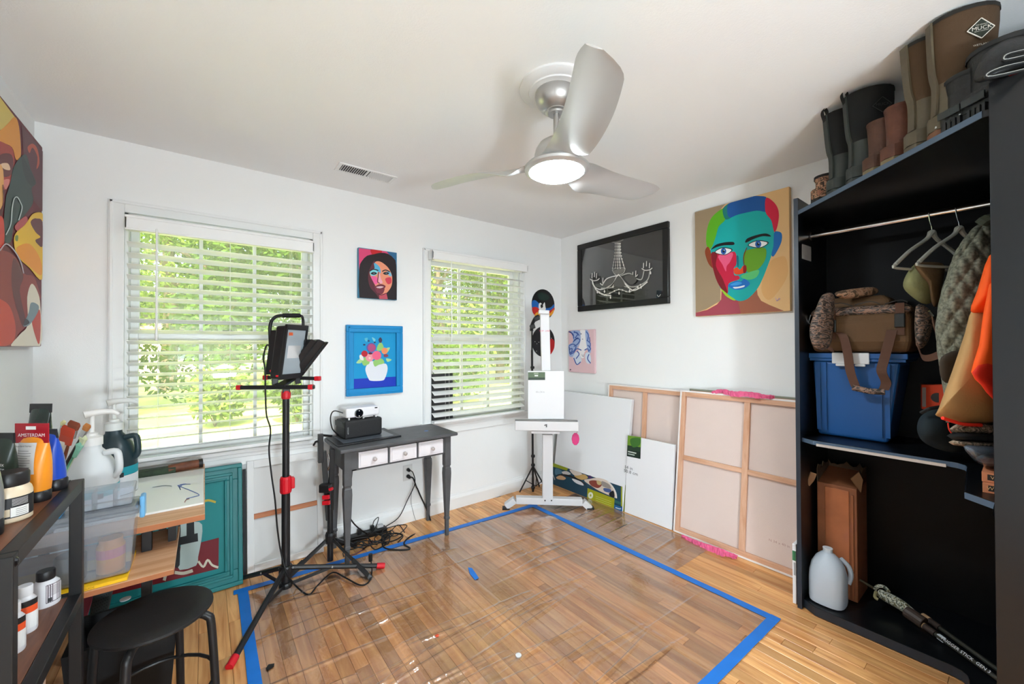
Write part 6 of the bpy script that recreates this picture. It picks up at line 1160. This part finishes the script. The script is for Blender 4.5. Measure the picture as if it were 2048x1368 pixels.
# bottles on the lower board
WB = M((222, 220, 222), .35)
def bottle(label, c, r, h, capm, labels, sy=1.0, capr=.5, caph=.022):
    t = thing('paint_bottle', label, 'bottle', c, 'bottles on the lower shelf board'); k = h-caph
    B().lathe([(r*.94, 0), (r, .004), (r, k*.74), (r*.93, k*.84), (r*.7, k*.93), (capr*r*.95, k*.97), (capr*r*.95, k)], c, 28, sy=sy).build('bottle_body', WB, t, smooth=True); B().lathe([(capr*r, k-.002), (capr*r*1.06, k), (capr*r*1.06, h-.002), (capr*r, h), (0, h)], c, 20).build('cap', capm, t, smooth=True)
    for z0, z1, m, a, b in labels: wrap(c, r*1.012, z0, z1, a0+a, a0+b, m, t, 'label')
    return t
c = pv(97, 1207, ZL); c.x = -.338
t = bottle('white bottle with a black cap and a printed label', c, .0275, .092, M((24, 24, 26), .45), [(.012, .060, M((60, 40, 52), .5), .0, 1.25), (.0135, .0585, M((226, 222, 224), .5), .04, 1.21)], capr=.62)
for k in range(9): wrap(c, .0282, .030+.003*k, .0309+.003*k, a0+.12, a0+1.1, M((110, 100, 108), .5), t, 'print_line')
wrap(c, .0282, .0145, .025, a0+.1, a0+.4, M((50, 48, 50), .5), t, 'barcode')
WL, OR_, BK_ = M((230, 228, 226), .5), M((232, 84, 36), .5), M((30, 28, 30), .5)
for lb, px, py, xx in (('white bottle with an orange and black label, farther from the front post', 52, 1262, -.347), ('white bottle with an orange and black label, next to the front post', 38, 1300, -.347)):
    c = pv(px, py, ZL); c.x = xx; bottle(lb, c, .022, .112, M((224, 224, 226), .4), [(.012, .050, WL, -.4, 1.2), (.050, .066, OR_, -.4, 1.2), (.066, .080, BK_, -.4, 1.2)], capr=.6)
t = thing('cardboard_carton', 'cardboard carton with black print standing under the metal shelf', 'box', (-.47, 1.42, .222)); B().box((-.60, 1.20, .222), (-.33, 1.60, .52)).build('carton', M((196, 160, 136), .8, var=.06, vscale=6), t, bevel=.002)
text_part('FRAGILE', M((60, 50, 46), .7), t, (-.3295, 1.46, .43), (0, 1, 0), (0, 0, 1), .05)
# ================================================================== desk with tray, pad, tote and jugs
BI = wood((222, 178, 140), (198, 146, 104), 'x', .45, 5); BIE = M((176, 108, 66), .6)
dk = thing('work_desk', 'light wood desk with a pulled-out tray by the window corner', 'desk', (-.32, 2.4, 0))
zd = .69; yd = on(410, 1028, z=zd).y; xd_ = on(410, 1028, z=zd).x
B().box((XL+.02, yd, zd-.022), (xd_, 2.84, zd)).build('desk_top', BI, dk, bevel=.001); B().box((XL+.02, yd-.001, zd-.021), (xd_, yd, zd-.001)).build('edge_tone', BIE, dk)
zt_ = .575; f_ = on(348, 1138, z=zt_); 
B().box((XL+.05, f_.y, zt_-.018), (f_.x, f_.y+.42, zt_)).build('tray', BI, dk, bevel=.001); B().box((XL+.05, f_.y-.001, zt_-.017), (f_.x, f_.y, zt_-.001)).build('edge_tone', BIE, dk)
for x in (XL+.05, xd_-.19):
    for y in (yd+.06, 2.78): B().box((x, y, 0), (x+.03, y+.03, zd-.022)).build('leg', MB_, dk, bevel=.002)
B().box((XL+.05, 2.79, .10), (xd_-.03, 2.805, .13)).build('stretcher', MB_, dk); B().box((XL+.05, yd+.10, zt_+.002), (XL+.08, yd+.4, zd-.022)).box((f_.x-.03, yd+.10, zt_+.002), (f_.x-.005, yd+.4, zd-.022)).build('tray_runner', MB_, dk)
# glossy drawing pad
zp = zd+.0005; pc = [on(410, 1008, z=zp), on(404, 922, z=zp), on(250, 945, z=zp), on(278, 1033, z=zp)]; yf_ = pc[0].y
pd = thing('drawing_pad', 'glossy white drawing pad with blue scribbles on the desk', 'pad', (-.15, 2.4, zp)); B().box((-.42, yf_, zp), (xd_-.004, 2.70, zp+.008)).build('pad', M((236, 236, 232), .12, spec=.6), pd, bevel=.001)
P = Paint((0, 0, zp+.008), (0, 0, 1), (140, 880), .21926, .3)
P.stroke((52, 92, 176), [(985, 410), (1010, 455), (1000, 420), (1060, 400), (990, 415), (1100, 460), (1180, 500), (1140, 515), (1060, 535)], 7, 3); P.stroke((60, 90, 170), [(980, 415), (1010, 430), (1030, 405), (1100, 402)], 5); P.stroke((120, 40, 60), [(1045, 570), (1060, 545), (1090, 535)], 8); P.stroke((90, 110, 130), [(750, 432), (860, 415), (930, 420)], 4); P.build(pd, 'scribbles')
def lying(name, label, cat, pts, d, th, m, **k): t = thing(name, label, cat, at(*pts[0], d), **k); return t
t = thing('oil_pastel_box', 'long dark green box lying at the back of the drawing pad', 'box', (-.2, 2.74, zd)); a, b = on(258, 942, z=zd+.002), on(345, 928, z=zd+.002); yk = 2.715
B().box((-.35, yk, zd+.001), (-.115, yk+.055, zd+.034)).build('box_body', M((40, 58, 36), .6, var=.4, vscale=40), t, bevel=.002); B().box((-.40, yk-.03, zd+.001), (-.345, yk+.05, zd+.05)).build('box_end', M((120, 112, 100), .5), t, bevel=.003)
t = thing('brush_roll', 'brown rolled brush case lying beside the dark green box', 'brush roll', (-.06, 2.74, zd)); B().tube([(-.145, yk+.02, zd+.022), (-.08, yk+.025, zd+.026), (-.02, yk+.03, zd+.028)], .022, 12, 4).build('roll', M((112, 66, 44), .6, var=.3, vscale=30), t, smooth=True); B().tube([(-.022, yk+.03, zd+.028), (-.005, yk+.032, zd+.028)], .024, 12).build('end_cap', M((24, 22, 22), .5), t)
# clear tote on the tray
CLR = glassy((226, 230, 236), .26, .25, .05, (214, 220, 228)); bt_ = thing('clear_bin', 'translucent plastic bin with a clip-on lid on the desk tray', 'bin', (-.37, 1.9, zt_)); y0 = f_.y+.02; zb0, zb1 = zt_+.012, .80
def rc(x0, x1, y0, y1, z): return [V((x0, y0, z)), V((x1, y0, z)), V((x1, y1, z)), V((x0, y1, z))]
y1b = min(y0+.20, yd-.012)
o = B().loft([rc(-.52, -.196, y0+.012, y1b-.012, zb0), rc(-.545, -.182, y0, y1b, zb1)]).build('bin_body', CLR, bt_, bevel=.012, seg=3)
B().loft([rc(-.552, -.172, y0-.008, y1b+.004, zb1-.012), rc(-.552, -.172, y0-.008, y1b+.004, zb1)]).build('rim', CLR, bt_, bevel=.003); B().loft([rc(-.548, -.176, y0-.004, y1b, zb1), rc(-.54, -.184, y0+.004, y1b-.006, zb1+.012)]).build('lid', CLR, bt_, bevel=.003)
for x in (-.168, -.556): B().box((x-.008, y0+.04, zb1-.045), (x+.006, y1b-.04, zb1+.03)).build('clip', M((110, 176, 222), .35), bt_, bevel=.005)
# a smaller open box stacked on the bin
t = thing('small_clear_box', 'small clear compartment box resting on the lid of the translucent bin', 'box', (-.25, 1.93, zb1+.013)); zz = zb1+.013
B().loft([rc(-.335, -.195, y0+.03, y1b-.02, zz), rc(-.34, -.188, y0+.025, y1b-.015, zz+.06)], ).build('box_body', CLR, t, bevel=.006)
for x in (-.29, -.24): B().box((x, y0+.03, zz+.002), (x+.002, y1b-.02, zz+.055)).build('partition', CLR, t)
t = thing('blue_clip', 'bright blue plastic clip lying on the bin lid', 'clip', (-.40, 1.9, zz)); B().box((-.425, y0+.01, zz), (-.355, y0+.07, zz+.012)).box((-.38, y0+.012, zz+.012), (-.36, y0+.06, zz+.04)).build('clip_body', M((30, 146, 206), .35), t, bevel=.004)
# content seen through the bin
t = thing('paint_pot', 'orange labelled pot seen through the translucent bin', 'pot', (-.25, y0+.07, zb0+.004)); B().lathe([(.034, 0), (.036, .003), (.036, .085), (.03, .095), (.03, .11), (0, .11)], (-.25, y0+.075, zb0+.002), 24).build('pot_body', M((222, 138, 60), .5), t, smooth=True); B().lathe([(.0365, .05), (.0365, .08)], (-.25, y0+.075, zb0+.002), 24).build('label', M((214, 110, 120), .5), t)
t = thing('paint_pot', 'dark grey pot seen through the translucent bin', 'pot', (-.34, y0+.07, zb0+.004)); B().lathe([(.036, 0), (.038, .003), (.038, .075), (.034, .08), (0, .08)], (-.345, y0+.08, zb0+.002), 24).build('pot_body', M((74, 78, 74), .5), t, smooth=True)
t = thing('yellow_folder', 'flat yellow folder lying under the translucent bin', 'folder', (-.35, 1.9, zt_)); B().box((-.56, f_.y+.008, zt_+.0005), (-.20, f_.y+.23, zt_+.011)).build('folder', M((244, 190, 16), .5), t, bevel=.001); text_part('PAX  GUIDE', M((150, 110, 10), .6), t, (-.30, f_.y+.0078, zt_+.006), (1, 0, 0), (0, 0, 1), .009, off=.0005)
# pump jugs
def jug(label, c, m, s, group='pump jugs on the desk', band=M((30, 158, 172), .5), pumpm=M((226, 224, 220), .45), rot=0.0):
    t = thing('pump_jug', label, 'jug', c, group); K = 28
    def rr(a, b, z, off=0): return [c+V((a*math.cos(6.2832*j/K)*s+off*s, b*math.sin(6.2832*j/K)*s, z*s)) for j in range(K)]
    B().loft([rr(.066, .066, 0), rr(.072, .072, .006), rr(.072, .072, .13), rr(.069, .069, .16), rr(.056, .056, .205), rr(.038, .038, .235), rr(.026, .026, .25), rr(.024, .024, .268)]).build('jug_body', m, t, smooth=True)
    B().tube([c+V((.035*s, -.022*s, .232*s)), c+V((.066*s, -.03*s, .235*s)), c+V((.074*s, -.032*s, .205*s)), c+V((.074*s, -.032*s, .165*s)), c+V((.062*s, -.028*s, .145*s))], .011*s, 10, 4).build('handle', m, t, smooth=True)
    B().lathe([(.0729*s, .085*s), (.0729*s, .118*s)], c, K).build('blue_band', band, t, smooth=True); B().lathe([(.0732*s, .01*s), (.0732*s, .084*s)], c, K).build('label', M((226, 228, 230), .5), t, smooth=True); wrap(c, .0735*s, .08*s, .098*s, a0+.0, a0+.4, M((40, 40, 44), .5), t, 'label_mark')
    pc_ = B().lathe([(.029*s, .262*s), (.029*s, .29*s), (.016*s, .297*s), (.016*s, .305*s), (.0065*s, .308*s), (.0065*s, .37*s)], c, 20).build('pump_collar', pumpm, t, smooth=True)
    dv = V((.97, .25, 0)); B().tube([c-dv*.02*s+V((0, 0, .372*s)), c+dv*.012*s+V((0, 0, .378*s)), c+dv*.05*s+V((0, 0, .376*s)), c+dv*.068*s+V((0, 0, .364*s))], lambda q_: (.014-.007*q_)*s, 10, 4).build('pump_head', pumpm, t, smooth=True)
    return t
cj1 = V((-.342, 2.215, zd+.0005)); jug('white translucent pump jug with a teal band, nearer of the two', cj1, M((214, 216, 216), .4), 1.07)
jug('dark teal pump jug behind the white one', V((-.318, 2.50, zd+.0005)), M((36, 56, 62), .35), 1.10, pumpm=M((216, 218, 214), .45))
# jar of brushes
cb = V((-.462, 2.135, zd+.0005)); t = thing('brush_jar', 'glass jar holding paint brushes between the tubes and the jugs', 'jar', cb); B().lathe([(.04, 0), (.043, .004), (.043, .11), (.039, .12), (.041, .13), (.0385, .13), (.0365, .12), (.0405, .11), (.0405, .006), (0, .006)], cb, 24).build('jar_glass', glassy((224, 228, 228), .1, .03, .06), t, smooth=True)
def brush(label, px, py, bx_, by_, head, bw, bh, hm, fm=M((190, 190, 190), .25, .9), bm=M((150, 84, 44), .8)):
    a = cb+V((bx_, by_, .012)); e = onplane(px, py, cb+V((0, -.02, 0)), V((CF.x, CF.y, 0)).normalized()); d = (e-a).normalized(); t = thing('paint_brush', label, 'brush', a, 'brushes in the glass jar')
    s_ = d.cross(V((CF.x, CF.y, 0))).normalized(); L = (e-a).length
    B().tube([a, a+d*L*.5, e-d*(bh+.03)], lambda q_: .003+.0025*math.sin(q_*3), 8, 2).build('handle', hm, t, smooth=True); B().obox(e-d*(bh+.014), s_*bw*.5, d.cross(s_)*.004, d*.016).build('ferrule', fm, t, bevel=.002)
    B().loft([[e-d*bh+s_*bw*.5*u+d.cross(s_)*v for u, v in ((-1, -.004), (1, -.004), (1, .004), (-1, .004))], [e-d*bh*.4+s_*bw*.55*u+d.cross(s_)*v for u, v in ((-1, -.006), (1, -.006), (1, .006), (-1, .006))], [e+s_*bw*(.5 if head == 'flat' else .12)*u+d.cross(s_)*v for u, v in ((-1, -.002), (1, -.002), (1, .002), (-1, .002))]]).build('bristles', bm, t, bevel=.002)
brush('wide flat orange-red brush in the glass jar', 140, 853, .0, -.01, 'flat', .044, .035, M((170, 50, 30), .4), fm=M((176, 60, 34), .4), bm=M((186, 62, 34), .7)); brush('round brown brush behind the wide flat brush', 150, 843, .012, .012, 'flat', .034, .03, M((120, 60, 36), .5), bm=M((128, 62, 38), .8)); brush('slanting brush with a golden tip and dark handle', 177, 848, -.022, -.01, 'flat', .018, .026, M((40, 36, 34), .4), bm=M((176, 110, 56), .8))
brush('green-handled brush leaning to the right in the jar', 163, 884, -.02, .01, 'round', .020, .03, M((90, 150, 120), .4), fm=M((120, 176, 150), .4), bm=M((128, 182, 158), .6)); brush('pale green brush behind the green-handled one', 170, 870, -.01, .016, 'round', .022, .03, M((170, 184, 150), .5), fm=M((184, 196, 160), .4), bm=M((190, 196, 158), .6)); brush('thin cream brush standing upright in the jar', 128, 840, -.015, .0, 'round', .008, .02, M((214, 206, 176), .5), bm=M((206, 200, 150), .7)); brush('white card-wrapped brush at the left of the jar', 124, 880, .0, -.02, 'flat', .03, .04, M((150, 100, 66), .5), fm=M((226, 220, 210), .5), bm=M((220, 212, 200), .6))
# ================================================================== stool and things below the desk
sc_ = V((-.128, 1.80, 0)); t = thing('round_stool', 'black round stool in front of the desk', 'stool', sc_); SK = M((20, 20, 21), .55, bump=.08, bscale=300)
B().lathe([(.0, .436), (.12, .436), (.15, .440), (.157, .447), (.156, .454), (.148, .458), (.10, .454), (.0, .450)], sc_, 48).build('seat', SK, t, smooth=True)
for k in range(4):
    a = math.radians(-20+90*k); u = V((math.cos(a), math.sin(a), 0)); B().tube([sc_+u*.06+V((0, 0, .428)), sc_+u*.115+V((0, 0, .428)), sc_+u*.148+V((0, 0, .415)), sc_+u*.160+V((0, 0, .38)), sc_+u*.172+V((0, 0, .18)), sc_+u*.180+V((0, 0, .004))], .0125, 12, 5).build('leg', M((26, 26, 27), .4), t, smooth=True)
B().tube([sc_+V((math.cos(i*.2618)*.165, math.sin(i*.2618)*.165, .19)) for i in range(25)], .006, 8).build('foot_ring', M((26, 26, 27), .4), t, smooth=True)
wb_ = on(262, 1362, z=.24); t = thing('waste_bin', 'black waste bin with a pale rim below the stool', 'waste bin', V((-.17, 1.60, 0))); cw_ = V((-.175, 1.615, 0)); B().lathe([(.075, 0), (.08, .004), (.098, .235), (.094, .235), (.076, .01), (0, .01)], cw_, 32).build('bin_body', M((28, 27, 26), .5), t, smooth=True); B().lathe([(.0965, .232), (.100, .235), (.098, .2395), (.0945, .236)], cw_, 32).build('rim', M((176, 170, 160), .5), t, smooth=True)
pq = [at(186, 1192, 1.72), at(224, 1180, 1.75), at(207, 1258, 1.72), at(165, 1300, 1.68)]; t = thing('perforated_sheet', 'dark grey perforated panel leaning under the desk tray', 'panel', pq[3]); nn_ = (pq[1]-pq[0]).cross(pq[3]-pq[0]).normalized()
B().prism(pq, CF*.006).build('panel', M((60, 66, 66), .6), t); hb_ = B()
for i in range(1, 8):
    for j in range(1, 14): u, v = i/8, j/14; p = (pq[0]*(1-u)+pq[1]*u)*(1-v)+(pq[3]*(1-u)+pq[2]*u)*v-CF*.0008; hb_.obox(p, CR*.0014, CU*.0014, CF*.0004)
tag(hb_.build('perforations', M((26, 30, 30), .8), t), kind='stuff')
t = thing('pink_sheet', 'pink sheet tucked beside the perforated panel', 'paper', at(172, 1250, 1.78)); B().prism([at(162, 1196, 1.80), at(187, 1188, 1.80), at(172, 1240, 1.80), at(160, 1268, 1.80)], CF*.003).build('sheet', M((186, 84, 112), .6), t)
t = thing('storage_crate', 'black crate on the floor behind the stool', 'crate', (-.21, 2.12, 0)); B().loft([rc(-.36, -.10, 2.02, 2.24, .002), rc(-.38, -.08, 2.0, 2.26, .30), rc(-.365, -.095, 2.015, 2.245, .30), rc(-.35, -.11, 2.03, 2.23, .02)]).build('crate_body', M((20, 20, 21), .6), t)
t = thing('oval_dish', 'small oval white dish lying on the crate behind the stool', 'dish', at(258, 1202, 1.74)); B().lathe([(.014, 0), (.015, .003), (.0, .004)], V((-.215, 1.93, .47)), 18).build('lid', M((206, 210, 212), .4), t)
# teal framed painting and reversed canvas under the window
TL = M((8, 118, 120), .45); DTL = M((6, 92, 96), .45); fx0, fx1 = -.47, .178; tl = thing('framed_painting', 'teal framed painting leaning on the wall between desk and reversed canvas', 'picture', (-.14, 2.76, 0))
ybt, ytp, Ht = 2.75, 2.855, .665; ut = V((0, ytp-ybt, math.sqrt(Ht**2-(ytp-ybt)**2)))/Ht; nt_ = V((0, -ut.z, ut.y)); o0 = V((fx0, ybt, .003))
def tp_(u, v, w): return o0+V((1, 0, 0))*u+ut*v+nt_*w
Wt = fx1-fx0
def tblk(nm, u0, u1, v0, v1, w0, w1, m, bv=.003): return B().add([tp_(u, v, w) for w in (w0, w1) for (u, v) in ((u0, v0), (u1, v0), (u1, v1), (u0, v1))], [(0, 3, 2, 1), (4, 5, 6, 7), (0, 1, 5, 4), (1, 2, 6, 5), (2, 3, 7, 6), (3, 0, 4, 7)]).build(nm, m, tl, bevel=bv)
fw = .085
for a in ((0, Wt, 0, fw), (0, Wt, Ht-fw, Ht), (0, fw, fw, Ht-fw), (Wt-fw, Wt, fw, Ht-fw)): tblk('frame_rail', *a, -.02, .008, TL)
for i, wd, w1 in ((.0, .022, .022), (.045, .016, .015), (.072, .012, .011)):
    for a in ((i, Wt-i, i, i+wd), (i, Wt-i, Ht-i-wd, Ht-i), (i, i+wd, i+wd, Ht-i-wd), (Wt-i-wd, Wt-i, i+wd, Ht-i-wd)): tblk('moulding', *a, .0, w1, TL, .004)
tblk('canvas', fw-.004, Wt-fw+.004, fw-.004, Ht-fw+.004, -.016, -.006, M((10, 128, 130), .6))
P = Paint(tp_(0, 0, -.006), nt_, (260, 900), .24857); P.poly((112, 8, 24), [(715, 705), (712, 955), (270, 1065), (-420, 1230), (-420, 960), (575, 742)], 0); P.poly((172, 188, 184), [(408, 600), (520, 578), (580, 600), (575, 720), (548, 860), (532, 930), (400, 966), (392, 900), (410, 760)], 2); P.poly((18, 20, 22), [(372, 610), (400, 596), (408, 640), (402, 760), (400, 925), (362, 940), (380, 760)], 2); P.poly((18, 20, 22), [(400, 702), (545, 668), (548, 734), (400, 766)], 0).poly((18, 20, 22), [(455, 590), (516, 574), (518, 676), (455, 690)], 0)
P.stroke((196, 190, 170), [(360, 985), (430, 992), (505, 970)], 26); P.stroke((206, 200, 180), [(550, 895), (590, 940), (625, 885), (660, 925), (710, 945)], 18); P.stroke((200, 196, 180), [(285, 1010), (275, 1050)], 24, 0); P.stroke((190, 170, 60), [(600, 412), (635, 405), (690, 420)], 18); P.build(tl)
t, pt_ = None, None
wc = thing('reversed_canvas', 'white canvas seen from behind with one wood bar, leaning behind the tall stand', 'canvas', (.42, 2.84, 0)); cx0, cx1 = .205, .625; yb0, yt0, Hc = 2.835, 2.885, .655; uc = V((0, yt0-yb0, math.sqrt(Hc**2-(yt0-yb0)**2)))/Hc; nc_ = V((0, -uc.z, uc.y)); oc = V((cx0, yb0, .002)); Wc = cx1-cx0
def cblk(nm, u0, u1, v0, v1, w0, w1, m): return B().add([oc+V((1, 0, 0))*u+uc*v+nc_*w_ for w_ in (w0, w1) for (u, v) in ((u0, v0), (u1, v0), (u1, v1), (u0, v1))], [(0, 3, 2, 1), (4, 5, 6, 7), (0, 1, 5, 4), (1, 2, 6, 5), (2, 3, 7, 6), (3, 0, 4, 7)]).build(nm, m, wc, bevel=.002)
CW2 = M((234, 233, 230), .7); cblk('cloth', .004, Wc-.004, .004, Hc-.004, -.02, -.016, M((222, 221, 218), .8))
for a in ((0, .035, 0, Hc), (Wc-.035, Wc, 0, Hc), (.035, Wc-.035, 0, .04), (.035, Wc-.035, Hc-.045, Hc)): cblk('edge_bar', *a, -.02, 0, CW2)
cblk('cross_bar', .035, Wc-.035, .305, .335, -.016, -.004, wood((204, 132, 90), (170, 100, 64), 'x', .5, 6))
t = thing('dark_board', 'thin black board edge between the teal frame and the reversed canvas', 'board', (.19, 2.85, 0)); B().prism([V((.184, 2.80, .002)), V((.200, 2.80, .002)), V((.200, 2.882, .61)), V((.184, 2.882, .61))], (0, .012, 0)).build('board', M((24, 26, 28), .6), t)
t = thing('foam_board', 'dark grey board standing in the corner window behind its blind', 'board', (1.55, 2.95, .737)); B().box((1.452, YB+.012, .737), (1.64, YB+.024, 1.12)).build('board', M((56, 56, 58), .6), t)
